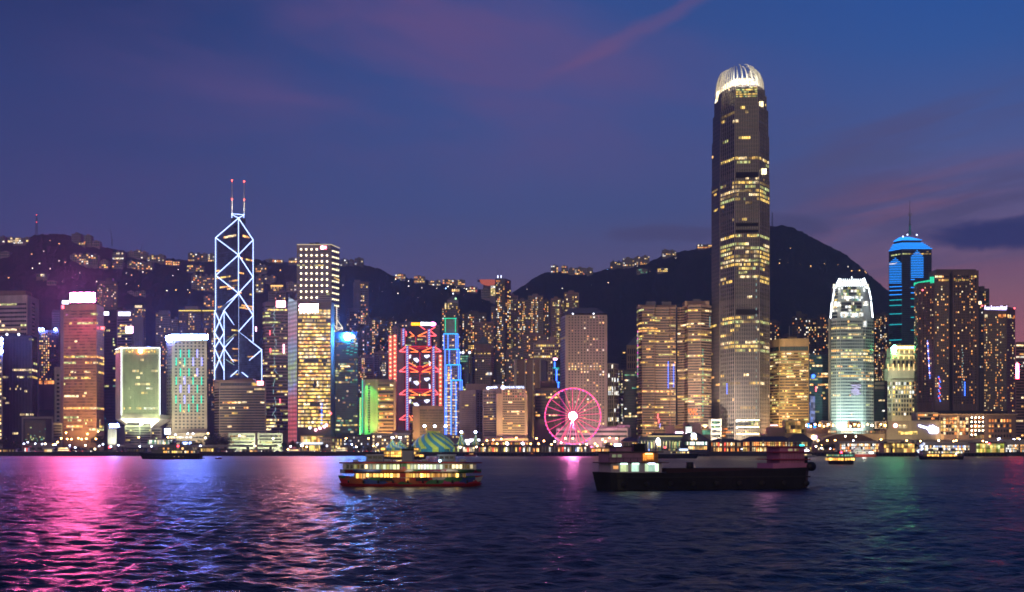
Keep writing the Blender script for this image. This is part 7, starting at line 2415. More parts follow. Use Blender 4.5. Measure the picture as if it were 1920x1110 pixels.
for k in range(42):
    t_ = 2 * math.pi * k / 42
    p_ = ringp(R + .2, t_, 0)
    g_ = MB()
    g_.ball(p_ + Vector((0, 0, -.9)), .85, GON, 8, 5, (1, 1, 1.0))
    go = g_.build('gondola', wheel)
    MB().box(p_.x - .55, p_.x + .55, Yw - .98, Yw - .82, p_.z - 1.3, p_.z - .5, GGL).build('lit_window', go)
LEG = glow('leg_pink_wash', (1, .20, .32), .9)  # pink light on the legs is put in as emission
LEGW = wall('leg_white', (.8, .72, .72), .5)
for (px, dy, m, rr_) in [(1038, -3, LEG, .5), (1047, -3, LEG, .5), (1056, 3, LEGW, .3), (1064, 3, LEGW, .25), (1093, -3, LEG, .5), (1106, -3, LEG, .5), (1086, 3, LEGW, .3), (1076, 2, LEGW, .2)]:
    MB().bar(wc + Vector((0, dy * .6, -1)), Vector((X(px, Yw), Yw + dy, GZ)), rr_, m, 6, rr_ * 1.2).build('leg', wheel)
MB().box(X(1030, Yw), X(1112, Yw), Yw - 5, Yw + 6, GZ, GZ + 2.6, W_GREY).build('platform', wheel)
MB().box(X(1052, Yw), X(1068, Yw), Yw - 5.6, Yw - 5.1, GZ + 2.6, GZ + 3.8, glow('platform_sign', (1, .5, .85), 6)).build('platform_sign', wheel)
for px in (1042, 1102, 1109):
    MB().ball(P(px, 838, Yw - 5), .9, glow('platform_pink', (1, .12, .35), 8), 8, 5).build('platform_lamp', wheel)
light('POINT', wc + Vector((0, -6, 0)), (1, .22, .55), 9000, size=3)

# ---------------------------------------------------------------- columned ferry terminal
Yp = 1245
ft = thing('ferry_terminal', 'columned ferry terminal with a green lit eave and a round white clock', 'ferry terminal', (X(1264, Yp), Yp, GZ))
x = lambda px: X(px, Yp)
z = lambda py: Z(py, Yp)
MB().box(x(1199), x(1275), Yp + 3, Yp + 24, GZ, z(826.5), wall('terminal_dark', (.04, .05, .09))).build('wall', ft)
for k in range(13):
    px = 1203 + 5.9 * k
    MB().bar((x(px), Yp + 1.2, GZ), (x(px), Yp + 1.2, z(827)), .42, W_CREAM, 8).build('column', ft)
    if k > 5:
        light('POINT', (x(px), Yp - .2, GZ + .9), (1, .62, .25), 90, size=.2)
grid(ft, [(Vector((x(1204), Yp + 3)), Vector((x(1274), Yp + 3)), 13, 0, 0)], GZ + .6, z(828), 1, wf=.35, hf=.9, p=lambda i, k, f: .75, pal=[LT, LT, LG, LB], seed=331, n_obj=13)
gr = MB()
gr.frustum([(x(1196), Yp - .6), (x(1280), Yp - .6), (x(1280), Yp + 26), (x(1196), Yp + 26)], z(826.4), [(x(1204), Yp + 7), (x(1280), Yp + 7), (x(1280), Yp + 20), (x(1204), Yp + 20)], z(818), GREENROOF)
gr.build('roof', ft)
gr = MB()
gr.frustum([(x(1216), Yp + 6.5), (x(1282), Yp + 6.5), (x(1282), Yp + 20), (x(1216), Yp + 20)], z(817.9), [(x(1226), Yp + 11), (x(1282), Yp + 11), (x(1282), Yp + 16), (x(1226), Yp + 16)], z(812.5), NAVYROOF)
gr.build('upper_roof', ft)
MB().box(x(1216), x(1281), Yp + 6.0, Yp + 6.4, z(818.2), z(817), glow('eave_gold', (1, .72, .3), 1.4)).build('eave_light', ft)
for k in range(11):
    light('POINT', (x(1202 + 7.4 * k), Yp - 1.6, z(828.0)), (.85, 1, .45), 380, size=.3)
MB().box(x(1276), x(1327), Yp - 2, Yp + 22, GZ, z(826.4), wall('terminal_dark', (.04, .05, .09))).build('head_wall', ft)
gr = MB()
gr.frustum([(x(1273), Yp - 4), (x(1332), Yp - 4), (x(1332), Yp + 24), (x(1273), Yp + 24)], z(826.3), [(x(1292), Yp + 8), (x(1312), Yp + 8), (x(1312), Yp + 12), (x(1292), Yp + 12)], z(811.5), wall('terminal_roof', (.07, .06, .06)))
gr.build('head_roof', ft)
grid(ft, [(Vector((x(1278), Yp - 2)), Vector((x(1325), Yp - 2)), 16, 0, 0)], z(834.5), z(828), 1, wf=.85, hf=.9, p=lambda i, k, f: .95, pal=[LW, LT, LW], seed=332, n_obj=16)
grid(ft, [(Vector((x(1290), Yp - 2)), Vector((x(1325), Yp - 2)), 12, 0, 0)], z(843), z(836.5), 1, wf=.6, hf=.9, p=lambda i, k, f: .8, pal=[LA, LC, LY], seed=333, n_obj=12)
MB().bar((x(1300), Yp - 2.4, z(817)), (x(1300), Yp - 3.4, z(817)), 2.4, glow('clock_white', (.82, .84, 1), 9), 20).build('clock', ft)
for px in (1297, 1304):
    MB().ball((x(px), Yp - 2.6, z(822.6)), .9, glow('gable_lamp', (1, .7, .28), 12), 8, 5).build('gable_lamp', ft)
lp = thing('lantern_column', 'bright white lantern column in front of the columned ferry terminal', 'lantern', (x(1233), Yp - 4, GZ))
MB().bar((x(1233), Yp - 4, GZ), (x(1233), Yp - 4, z(834)), .3, POLE, 6).build('post', lp)
MB().ball((x(1233), Yp - 4, z(827.5)), 1.7, glow('lantern_white', (1, .82, .8), 22), 10, 8, (1, 1, 1.8)).build('lantern', lp)
MB().ball((x(1235), Yp - 4, z(834)), .9, LAMP['o'], 8, 5).build('lower_lamp', lp)
H('pavilion', 'navy hip roofed pavilion left of the columned ferry terminal', 'pavilion', 1166, 1198, 820, 827, 848, 1256, 16, NAVYROOF, W_TAN, 6, 8, 1, .25, [LA, LY], 'hip', W_TAN, seed=334)
ct_ = thing('clock_tower', 'white floodlit clock turret with a small pointed roof behind the ferry terminal', 'clock tower', (X(1291, 1300), 1300, GZ))
MB().box(X(1286, 1300), X(1297, 1300), 1300, 1306, GZ, Z(800, 1300), wall('turret_white', (.75, .8, .74))).build('wall', ct_)
q0 = [(X(1284.5, 1300), 1299), (X(1298.5, 1300), 1299), (X(1298.5, 1300), 1307), (X(1284.5, 1300), 1307)]
MB().frustum(q0, Z(800, 1300), [(X(1291, 1300), 1302.6), (X(1292, 1300), 1302.6), (X(1292, 1300), 1303.4), (X(1291, 1300), 1303.4)], Z(795.5, 1300), NAVYROOF).build('roof', ct_)
light('SPOT', P(1291, 822, 1288), (.85, 1, .92), 26000, P(1291.5, 807, 1300), .3, 70)
t = T('office_block', 'blank tan block with a small gold windowed roof behind the ferry terminal', 'low building', [(1247, 1340), (1285, 1340)], 798, W_TAN, 14)
t.block(1265, 1281, 797, 1338, 2, W_GOLD, 'roof_storey', bot=804)
grid(t.root, [(V2(1266, 1337.8), V2(1280, 1337.8), 6, 0, 0)], Z(804, 1338), Z(799, 1338), 1, wf=.5, p=lambda i, k, f: .9, pal=[LY], seed=335)
t.sign(1266, 1281, 809.5, 812.5, 1336, glow('sign_pink_soft', (1, .72, .9), 4.5))
t = T('office_block', 'blank cream block right of the floodlit clock turret', 'low building', [(1292, 1344), (1315, 1344)], 793, W_CREAM, 14)
t.block(1283, 1292, 793, 1342, 10, W_BROWN, 'wing', bot=842)
t = T('office_block', 'pale green glass link block left of the tallest tower base', 'low building', [(1315, 1350), (1333, 1350)], 803, W_GREY, 12)
t.bands([5], 806, 815, 1, hf=.9, lit_fn=.98, pal=[LT], seed=336)
MB().ball(P(1322, 799, 1348), 1.1, LAMP['o'], 8, 5).build('roof_lamp', t.root)

# piers right of it
H('pier_hall', 'navy roofed pier hall with red and orange lit shops below the tallest tower', 'pier hall', 1333, 1392, 822, 828, 848, 1250, 18, NAVYROOF, W_BROWN, 9, 14, 2, .8, [LA, LO, LC, LR], 'hip', W_TAN, seed=341, n_obj=24)
H('pier_hall', 'long navy roofed pier hall full of amber lit floors behind the black barge', 'pier hall', 1393, 1490, 818, 827, 848, 1252, 20, NAVYROOF, W_BROWN, 14, 24, 2, .85, [LA, LO, LY, LC], 'hip', W_TAN, seed=342, n_obj=40)
H('pier_hall', 'pyramid roofed pier head with a teal sign right of the black barge', 'pier hall', 1478, 1525, 813.5, 827.5, 848, 1246, 20, wall('pyramid_roof', (.10, .09, .08)), W_BROWN, 7, 11, 2, .55, [LY, LW, LG], 'hip', W_TAN, seed=343)
sb = thing('billboard', 'small teal lit sign hanging on the pyramid roofed pier head', 'sign', (X(1504, 1243), 1243, Z(836, 1243)))
MB().box(X(1500, 1243), X(1508, 1243), 1243, 1244.3, Z(836, 1243), Z(833.5, 1243), glow('sign_teal', (.02, .8, .85), 4)).build('panel', sb)
sb = thing('billboard', 'long white lit sign over the water gate of the pyramid roofed pier head', 'sign', (X(1508, 1243), 1243, Z(846, 1243)))
MB().box(X(1501, 1243), X(1517, 1243), 1242.6, 1243.6, Z(846, 1243), Z(843.5, 1243), glow('sign_white_lilac', (.85, .75, 1), 6)).build('panel', sb)
for px in (1351.5, 1431):
    o = thing('ridge_lantern', ['small cream lantern on the pier roof left of the barge mast', 'small cream lantern on the pier roof above the barge'][px > 1400], 'lantern', P(px, 826, 1249))
    MB().bar(P(px, 832, 1249), P(px, 824, 1249), .9, W_CREAM, 8, .2).build('cap', o)
    MB().bar(P(px, 836, 1249), P(px, 832, 1249), .8, glow('lantern_cream', (1, .85, .5), 2), 8).build('light', o)
H('shell_hall', 'broad brown shell roofed hall behind the round dark tree', 'hall', 1532, 1652, 812, 833, 846, 1300, 40, wall('shell_roof', (.22, .13, .06), .6), W_BROWN, 0, 30, 1, .5, [LO, LA, LC], 'shell', seed=344, hf=.5)
H('pier_hall', 'white walled pier building with a glaring lit upper storey', 'pier hall', 1573, 1655, 827, 831, 849, 1240, 16, W_LGREY, W_WHITE, 0, 22, 3, .85, [LW, LC, LA, LW, LO], seed=345, hf=.75, n_obj=50)
H('pier_hall', 'amber glass pier hall behind red mast lamps', 'pier hall', 1656, 1716, 829.5, 831, 849, 1196, 16, W_DARK, W_BROWN, 0, 14, 2, .9, [LD, LY, LD, LA], seed=346, wf=.9, hf=.85, n_obj=28)
H('pier_hall', 'long white roofed pier hall with blue white lit storey behind the right ferry', 'pier hall', 1732, 1832, 828.5, 834.5, 849, 1238, 16, W_LGREY, W_WHITE, 0, 30, 3, .9, [LW, LW, LC, LB, LA], seed=347, hf=.75, n_obj=50)
H('pier_hall', 'green glass pier hall right of the white roofed one', 'pier hall', 1829, 1884, 829.5, 831, 849, 1200, 16, W_DARK, W_BROWN, 0, 14, 2, .95, [LG, lit('lit_lime', (.55, .75, .12), .6), LG, LY], seed=348, wf=.92, hf=.88, n_obj=28)
H('pier_hall', 'pale pier hall with white floodlit storey at the right edge', 'pier hall', 1884, 1935, 824, 833, 849, 1240, 16, W_LGREY, W_WHITE, 0, 14, 3, .8, [LW, LC, LW, LA], seed=349, hf=.7, n_obj=30)
for px, py in ((1681, 832), (1709, 832), (1855, 832)):
    o = thing('mast_lamp', 'red beacon lamp on a pier roof', 'lamp', P(px, 836, 1198), group='red beacon lamps on the pier roofs')
    MB().bar(P(px, 838, 1198), P(px, py, 1198), .12, POLE).build('pole', o)
    MB().ball(P(px, py, 1198), .8, glow('beacon_pier_red', (1, .05, .08), 14), 8, 5).build('lamp_head', o)
for px, py, w_ in ((1729, 834, 4), (1725.5, 843, 5)):
    o = thing('glazed_ramp', 'blue white lit gangway canopy left of the right ferry' if py < 840 else 'lower blue white lit gangway left of the right ferry', 'gangway', P(px, 850, 1230))
    MB().bar(P(px - w_, py + 4, 1230), P(px + w_, py - 3, 1230), 1.3, lit('gangway_light', (.55, .68, 1), 2.2), 6).build('canopy', o)
    MB().bar(P(px - w_, 850, 1231), P(px - w_, py + 4, 1231), .3, POLE).build('post', o)

# ---------------------------------------------------------------- mall terraces behind the right piers
Ymm = 1345
mall = thing('shopping_mall', 'long terraced mall with framed lit rooms below the right hand towers', 'shopping mall', (X(1600, Ymm), Ymm, GZ))
x = lambda px: X(px, Ymm)
z = lambda py: Z(py, Ymm)
MB().box(x(1436), x(1770), Ymm, Ymm + 30, GZ, z(813), W_TAN).build('podium', mall)
MB().box(x(1440), x(1470), Ymm - 3, Ymm + 10, GZ, z(801), W_BROWN).build('block', mall)
MB().box(x(1510), x(1560), Ymm + 6, Ymm + 20, z(813), z(800), W_BROWN).build('block', mall)
gx = MB().box(x(1471), x(1510), Ymm - 2, Ymm + 12, z(813), z(788), wall('pavilion_gold', (.5, .38, .15))).build('glass_pavilion', mall)
bands(mall, [(V2(1472, Ymm - 2.2), V2(1509, Ymm - 2.2), 22, 0, 0)], z(812), z(790), 3, hf=.9, lit_fn=.85, pal=[LY, LD, LA, LD], seed=351, mull=.3)
for (a, b_, yt, yb) in ((1541, 1559, 789, 803), (1590, 1612, 790, 803), (1641, 1663, 790, 804)):
    fr = MB()
    fr.box(x(a), x(b_), Ymm - 4, Ymm + 2, z(yt) - 1.0, z(yt), W_LGREY)
    fr.box(x(a), x(b_), Ymm - 4, Ymm + 2, z(yb), z(yb) + .8, W_LGREY)
    fr.box(x(a), x(a) + .9, Ymm - 4, Ymm + 2, z(yb) + .8, z(yt) - 1.0, W_LGREY)
    fr.box(x(b_) - .9, x(b_), Ymm - 4, Ymm + 2, z(yb) + .8, z(yt) - 1.0, W_LGREY)
    fr.build('room_frame', mall)
    MB().box(x(a) + 1, x(b_) - 1, Ymm + 2.1, Ymm + 8, z(yb) + .8, z(yt) - 1, W_DARK).build('room', mall)
    grid(mall, [(V2(a + 1.5, Ymm + 2), V2(b_ - 1.5, Ymm + 2), 9, 0, 0)], z(yb) + 1, z(yt) - 1.4, 2, wf=.7, hf=.6, p=lambda i, k, f: .7 if i == 0 else .25, pal=[LA, LO, LC], seed=int(a), n_obj=12)
for k in range(30):
    px = 1512 + 8.2 * k
    if px < 1660:
        MB().ball(P(px, 797.5 + 2 * math.sin(k * 2.1), Ymm - 1), .75 + .3 * (k % 3 == 0), LAMP['o'] if k % 5 else LAMP['w'], 8, 5).build('terrace_lamp', mall)
bands(mall, [(V2(1446, Ymm - .2), V2(1660, Ymm - .2), 60, 0, 0)], z(812), z(807), 1, hf=.7, lit_fn=.4, pal=[LA, LC, LO, LD], seed=353, dark=W_BROWN, mull=.3)
for px, c in ((1515.5, .5), (1527.5, .6)):
    MB().box(x(px - 2), x(px + 2), Ymm - 1, Ymm, z(802), z(794), glow('uplight_blue', (.02, .22, 1), 4)).build('blue_light', mall)
for px, c in ((1526, LAMP['w']), (1530, glow('shop_violet', (.8, .5, 1), 6))):
    MB().box(x(px - 3), x(px + 1), Ymm - 1.2, Ymm - .2, z(823), z(817), c).build('shop_sign', mall)
MB().box(x(1443), x(1457), Ymm - 3.6, Ymm - 3.1, z(798.5), z(796.5), glow('strip_rose', (1, .55, .6), 4)).build('strip_light', mall)
MB().box(x(1660), x(1762), Ymm - 4, Ymm + 20, GZ, z(789), wall('mall_wall', (.30, .26, .20))).build('sign_wall', mall)
MB().box(x(1720), x(1760), Ymm + 2, Ymm + 20, z(789), z(773), wall('mall_wall', (.30, .26, .20))).build('upper_block', mall)
bands(mall, [(V2(1721, Ymm + 1.8), V2(1759, Ymm + 1.8), 12, 0, 0)], z(788), z(775), 2, hf=.5, lit_fn=.6, pal=[LA, LO, LC], seed=354, mull=.2)
bands(mall, [(V2(1685, Ymm - 4.2), V2(1701, Ymm - 4.2), 6, 0, 0)], z(803), z(796.5), 1, hf=.95, lit_fn=.98, pal=[LY, LC], seed=355, mull=.06)
bands(mall, [(V2(1684, Ymm - 4.2), V2(1720, Ymm - 4.2), 12, 0, 0)], z(814.5), z(808.5), 1, hf=.95, lit_fn=.98, pal=[LC, LA, LY], seed=356, mull=.08)
MB().bar((x(1676.5), Ymm - 4.2, z(798)), (x(1676.5), Ymm - 5, z(798)), 2.0, glow('round_rose', (1, .45, .42), 8), 16).build('round_sign', mall)
gsh = [(1722, 796.5), (1726, 796.8), (1738, 800.5), (1742, 801.5), (1743, 797), (1746, 799), (1749, 796.5), (1752, 799), (1757, 801), (1760, 803), (1760, 810), (1757, 813), (1746, 813), (1742, 811), (1741, 807), (1737, 804), (1727, 801), (1722.5, 799.5)]
gb = MB()
gp = [P(a, b_, Ymm - 5.2) for a, b_ in gsh]
gb.face(list(reversed(gp)), glow('guitar_white', (.78, .80, 1), 6))
for i in range(len(gp)):
    a_, c_ = gp[i], gp[(i + 1) % len(gp)]
    gb.face([a_, c_, c_ + Vector((0, 1, 0)), a_ + Vector((0, 1, 0))], glow('guitar_blue', (.15, .2, 1), 5))
gb.build('guitar_sign', mall)
mw = thing('mall_wing', 'tall mall wing with glowing amber grid windows below the dark serviced tower', 'shopping mall', (X(1830, 1350), 1350, GZ))
Y2 = 1350
MB().box(X(1761, Y2), X(1905, Y2), Y2, Y2 + 36, GZ, Z(778, Y2), W_FS).build('wall', mw)
MB().box(X(1758, Y2), X(1908, Y2), Y2 - 2, Y2 + 36, Z(778, Y2), Z(776, Y2), W_TAN).build('roof', mw)
MB().box(X(1764, Y2), X(1903, Y2), Y2 + 20, Y2 + 40, Z(776, Y2), Z(769, Y2), W_DARK).build('set_back', mw)
grid(mw, [(V2(1763, Y2), V2(1794, Y2), 6, 0, 0)], Z(816, Y2), Z(782, Y2), 5, wf=.75, hf=.72, p=lambda i, k, f: .9 if i in (1, 4) else .6, pal=[LA, LC, LO, LY], seed=361, n_obj=30)
grid(mw, [(V2(1799, Y2), V2(1816, Y2), 3, 0, 0)], Z(816, Y2), Z(782, Y2), 5, wf=.8, hf=.75, p=lambda i, k, f: .9, pal=[LA, LC, LO, LY], seed=362, n_obj=15)
bands(mw, [(V2(1817, Y2), V2(1845, Y2), 16, 0, 0)], Z(822, Y2), Z(782, Y2), 6, hf=.9, lit_fn=.75, pal=[LO, LD, LA, lit('lit_rust', (1, .3, .06), .35)], seed=363, mull=.2)
grid(mw, [(V2(1853, Y2), V2(1897, Y2), 8, 0, 0)], Z(822, Y2), Z(784, Y2), 4, wf=.6, hf=.55, p=lambda i, k, f: .85 if i in (3, 2) else .3, pal=[LO, LO, LA], seed=364, n_obj=24)
for k in range(18):
    MB().ball(P(1822 + 7 * (k % 4), 783 + 8 * (k // 4), Y2 - .6), .6, LAMP['w'], 6, 4).build('facade_lamp', mw)
for px in (1794.5, 1796.5):
    MB().box(X(px, Y2), X(px + 1.4, Y2), Y2 - .6, Y2 - .2, Z(822, Y2), Z(780, Y2), lit('pier_light', (1, .6, .25), 1.2)).build('light_strip', mw)
light('SPOT', P(1795, 838, Y2 - 40), (1, .62, .28), 120000, P(1800, 800, Y2), 1, 100)
light('SPOT', P(1700, 838, Ymm - 50), (1, .74, .4), 90000, P(1700, 802, Ymm), 1, 110)
light('SPOT', P(1560, 838, Ymm - 40), (1, .62, .26), 90000, P(1560, 805, Ymm), 1, 120)
ep = thing('elevated_road', 'long low flyover behind the right hand piers', 'flyover', (X(1780, 1290), 1290, GZ))
MB().box(X(1650, 1290), X(1940, 1290), 1290, 1296, Z(828, 1290), Z(824.5, 1290), CONC).build('deck', ep)
for k in range(9):
    MB().box(X(1660 + 32 * k, 1290), X(1664 + 32 * k, 1290), 1291, 1295, GZ, Z(828, 1290), DCONC).build('pillar', ep)
rr = random.Random(17)
# vehicles on the waterfront road
CARC = [wall('car_white', (.6, .6, .6), .3), wall('car_red', (.4, .03, .03), .3), wall('car_dark', (.03, .03, .04), .3), wall('car_silver', (.4, .4, .42), .3)]
TYRE = wall('tyre', (.02, .02, .02), .9)
HEADL, TAILL = glow('headlight', (1, .92, .75), 14, False), glow('tail_light', (1, .05, .04), 8, False)


def vehicle(px, Y, L, hgt, m, label, name, cat, group, left=True):
    o = thing(name, label, cat, (X(px, Y), Y, GZ), group=group, local=True)
    b = MB()
    w = 1.8 if L < 7 else 2.4
    if L < 7:
        sec = [(-L / 2, .35), (-L / 2, .95), (-L * .28, 1.02), (-L * .16, hgt), (L * .22, hgt), (L * .36, 1.0), (L / 2, .9), (L / 2, .35)]
    else:
        sec = [(-L / 2, .4), (-L / 2, hgt - .3), (-L / 2 + .3, hgt), (L / 2 - .1, hgt), (L / 2, hgt - .2), (L / 2, .4)]
    v = [(a, -w / 2, z_) for a, z_ in sec] + [(a, w / 2, z_) for a, z_ in sec]
    n = len(sec)
    b.shell(v, [tuple(range(n)), tuple(reversed(range(n, 2 * n)))] + [(i, n + i, n + (i + 1) % n, (i + 1) % n) for i in range(n)], m)
    b.build('body', o)
    wn = MB()
    if L < 7:
        wn.face([(-L * .14, -w / 2 - .02, 1.05), (L * .2, -w / 2 - .02, 1.05), (L * .18, -w / 2 - .02, hgt - .1), (-L * .11, -w / 2 - .02, hgt - .1)], DG)
    else:
        for r_ in range(2 if hgt > 3.6 else 1):
            wn.face([(-L / 2 + .4, -w / 2 - .02, 1.3 + 1.8 * r_), (L / 2 - .4, -w / 2 - .02, 1.3 + 1.8 * r_), (L / 2 - .4, -w / 2 - .02, 2.2 + 1.8 * r_), (-L / 2 + .4, -w / 2 - .02, 2.2 + 1.8 * r_)], LC)
    wn.build('window', o)
    for sx in (-L * .32, L * .32):
        MB().bar((sx, -w / 2 - .05, .33), (sx, w / 2 + .05, .33), .33, TYRE, 12).build('wheel', o)
    s_ = -1 if left else 1
    for sy in (-w * .35, w * .35):
        MB().ball((s_ * (L / 2 + .02), sy, .7), .16, HEADL, 6, 4).build('headlight', o)
        MB().ball((-s_ * (L / 2 + .02), sy, .75), .13, TAILL, 6, 4).build('tail_light', o)


vehicle(120, 1250, 11, 4.2, CARC[1], 'red double deck bus on the left promenade road', 'bus', 'bus', 'buses on the waterfront road')
vehicle(640, 1250, 11, 4.2, CARC[0], 'white double deck bus below the green yellow lit block', 'bus', 'bus', 'buses on the waterfront road')
vehicle(552, 1249, 10, 3.0, CARC[3], 'single deck coach near the white floodlight pole', 'bus', 'bus', 'buses on the waterfront road')
for k, (px, c) in enumerate([(62, 0), (138, 2), (150, 1), (166, 3), (224, 2), (420, 1), (446, 0), (486, 3), (520, 2), (585, 0), (606, 1), (668, 2), (684, 1), (700, 0), (716, 3), (1125, 1), (1150, 0)]):
    vehicle(px, 1247, 4.4, 1.45, CARC[c], '%s car on the road behind the seawall' % ['white', 'red', 'dark', 'silver'][c], 'parked_car', 'car', '%s cars on the waterfront road' % ['white', 'red', 'dark', 'silver'][c], k % 2 == 0)

# ================================================================ boats
HULLB = wall('hull_black', (.012, .012, .014), .5, .3, scale=.4)
HULLR = wall('hull_red', (.30, .02, .02), .45, .2, scale=.5)
BOATW = wall('boat_white', (.62, .62, .60), .45, .08, scale=.5)
BOATG = wall('boat_grey', (.28, .28, .30), .5, .1, scale=.5)


def loft_hull(L, W, deck, bowl=.25, bowr=.25, flare=.86, draft=.6, m=HULLB, n=28, rakel=.0, raker=.0, deckm=None, pw=1.6):
    """hull along x; deck(u) gives the deck height for u in -1..1"""
    b = MB()
    rows = []
    for i in range(n + 1):
        u = -1 + 2 * i / n
        tl = min(1, (u + 1) / (2 * bowl)) if bowl else 1
        tr = min(1, (1 - u) / (2 * bowr)) if bowr else 1
        hw = W / 2 * (1 - (1 - tl) ** pw) * (1 - (1 - tr) ** pw)
        hw = max(hw, .03)
        xw = u * L / 2
        xb = xw + (rakel * max(0, 1 - tl) ** 1 if rakel else 0) - (raker * max(0, 1 - tr) if raker else 0)
        z_ = deck(u)
        zm = .1 if draft > 0 else (z_ - draft) / 2
        rows.append([(xb, -hw * flare * .8, -draft), (xw * .5 + xb * .5, -hw * flare, zm), (xw, -hw, z_), (xw, hw, z_), (xw * .5 + xb * .5, hw * flare, zm), (xb, hw * flare * .8, -draft)])
    for i in range(n):
        a, c = rows[i], rows[i + 1]
        for k in range(5):
            mm = (deckm or m) if k == 2 else m
            b.face([a[k], c[k], c[k + 1], a[k + 1]], mm, False)
    b.face([rows[0][k] for k in range(6)], m)
    b.face([rows[-1][k] for k in reversed(range(6))], m)
    return b


def wins(root, x0, x1, y, z0, z1, n, m, name='window', gap=.12, p=1.0, seed=1, cap=40, dark=DG):
    r = random.Random(seed)
    w = (x1 - x0) / n
    for k in range(n):
        b = MB()
        mm = (r.choice(m) if isinstance(m, list) else m) if r.random() < p else dark
        b.face([(x0 + w * (k + gap), y, z0), (x0 + w * (k + 1 - gap), y, z0), (x0 + w * (k + 1 - gap), y, z1), (x0 + w * (k + gap), y, z1)], mm)
        b.build(name, root)


# --- the near ferry, painted all over with bold colour patches
def mural():
    m, t, b = principled('ferry_mural')
    tc = t.n.new('ShaderNodeTexCoord').outputs['Object']
    v = t.n.new('ShaderNodeTexVoronoi')
    v.inputs['Scale'].default_value = .42
    nz = t.n.new('ShaderNodeTexNoise')
    nz.inputs['Scale'].default_value = .5
    t.l.new(tc, nz.inputs['Vector'])
    ad = t.n.new('ShaderNodeVectorMath')
    ad.operation = 'MULTIPLY_ADD'
    t.l.new(nz.outputs['Color'], ad.inputs[0])
    ad.inputs[1].default_value = (2.4, 2.4, 2.4)
    t.l.new(t.scale(tc, (.55, 1, 1.5)), ad.inputs[2])
    t.l.new(ad.outputs[0], v.inputs['Vector'])
    s = t.sep(v.outputs['Color'])
    cols = [(.42, .03, .04), (.46, .44, .43), (.04, .16, .05), (.40, .03, .05), (.04, .08, .28), (.36, .10, .04), (.34, .04, .14), (.05, .17, .07)]
    t.l.new(t.ramp(s[0], [(k / 8, c) for k, c in enumerate(cols)], 'CONSTANT'), b.inputs['Base Color'])
    b.inputs['Roughness'].default_value = .45
    return m


MUR = mural()
Ys_ = 306.0
fx = X(770, Ys_ + 4)
fer = thing('harbour_ferry', 'double deck harbour ferry painted with bold red, white, green and blue patches', 'ferry', (fx, Ys_ + 4.4, 0), math.radians(0.8), local=True)
L = 33.8
hull = loft_hull(L, 8.8, lambda u: 2.15 + .35 * u * u, .24, .24, .9, .6, MUR, 36, 2.0, 2.0, wall('deck_green', (.05, .09, .06)))
hull.build('hull', fer)
MB().box(-15.9, 15.9, -4.38, 4.38, -.2, .42, HULLR)
bt = loft_hull(L * .985, 8.82, lambda u: .62 + .12 * u * u, .24, .24, .95, .6, HULLR, 36, 1.2, 1.2)
bt.build('boot_stripe', fer)
yy = -4.25
GOLDW = lit('ferry_gold', (1, .66, .16), 2.3, .7)
GRNW = lit('ferry_pale', (.74, .95, .74), 1.0, .8)
# lower saloon
MB().box(-12.6, 12.6, -4.0, 4.0, 2.2, 3.05, wall('ferry_cream', (.5, .4, .22))).build('lower_saloon', fer)
wins(fer, -12.4, -2.2, -4.1, 1.95, 3.05, 13, [GOLDW, GOLDW, LY, LA], seed=1)
wins(fer, -.2, 9.5, -4.1, 1.95, 3.05, 12, [GOLDW, GOLDW, LA], seed=2)
wins(fer, 9.7, 13.0, -4.1, 2.2, 3.05, 4, [LD, GOLDW], seed=3, p=.5)
for k in range(20):
    xx_ = -12.6 + 25.2 * k / 19
    MB().bar((xx_, -4.2, 2.0), (xx_, -4.2, 3.15), .07, HULLR, 6).build('stanchion', fer)
MB().box(-2.3, -.9, -4.35, -4.0, 1.2, 3.1, HULLR).build('side_door', fer)
MB().box(-.9, -.1, -4.36, -4.0, 1.3, 3.1, lit('ferry_post', (1, .6, .2), 1.0)).build('lit_post', fer)
for a_, b_ in ((-6.8, -4.0), (1.4, 4.4)):
    MB().box(a_, b_, -4.42, -4.2, 1.35, 2.15, HULLB).build('gangway_hatch', fer)
# upper deck
up = loft_hull(32.8, 8.9, lambda u: 3.95, .16, .16, 1.0, -3.1, MUR, 30)
up.build('upper_belt', fer)
MB().box(-15.2, 15.2, -3.9, 3.9, 3.96, 5.3, wall('ferry_inner', (.35, .36, .33))).build('upper_saloon', fer)
wins(fer, -9.3, -2.3, -4.02, 4.05, 5.1, 9, [GRNW, GRNW, LG, LC], seed=4, gap=.1)
wins(fer, -.6, 7.6, -4.02, 4.05, 5.1, 11, [GRNW, GRNW, LG, LW], seed=5, gap=.1)
wins(fer, -14.6, -9.6, -3.98, 4.2, 5.1, 6, [LD, LG, LC], seed=6, p=.55)
wins(fer, 8.0, 14.6, -3.98, 4.2, 5.1, 8, [LD, LG, LC], seed=7, p=.7)
for px0, px1 in ((-2.3, -.7), (-15.3, -14.7), (14.7, 15.3)):
    MB().box(px0, px1, -4.2, -3.9, 3.96, 5.3, MUR).build('panel', fer)
for k in range(26):
    xx_ = -15 + 30 * k / 25
    MB().bar((xx_, -4.25, 3.95), (xx_, -4.25, 5.35), .05, BOATW, 5).build('stanchion', fer)
ro = loft_hull(33.2, 9.2, lambda u: 5.75 - .15 * u * u, .12, .12, 1.0, -5.35, HULLR, 24, deckm=BOATG)
ro.build('roof', fer)
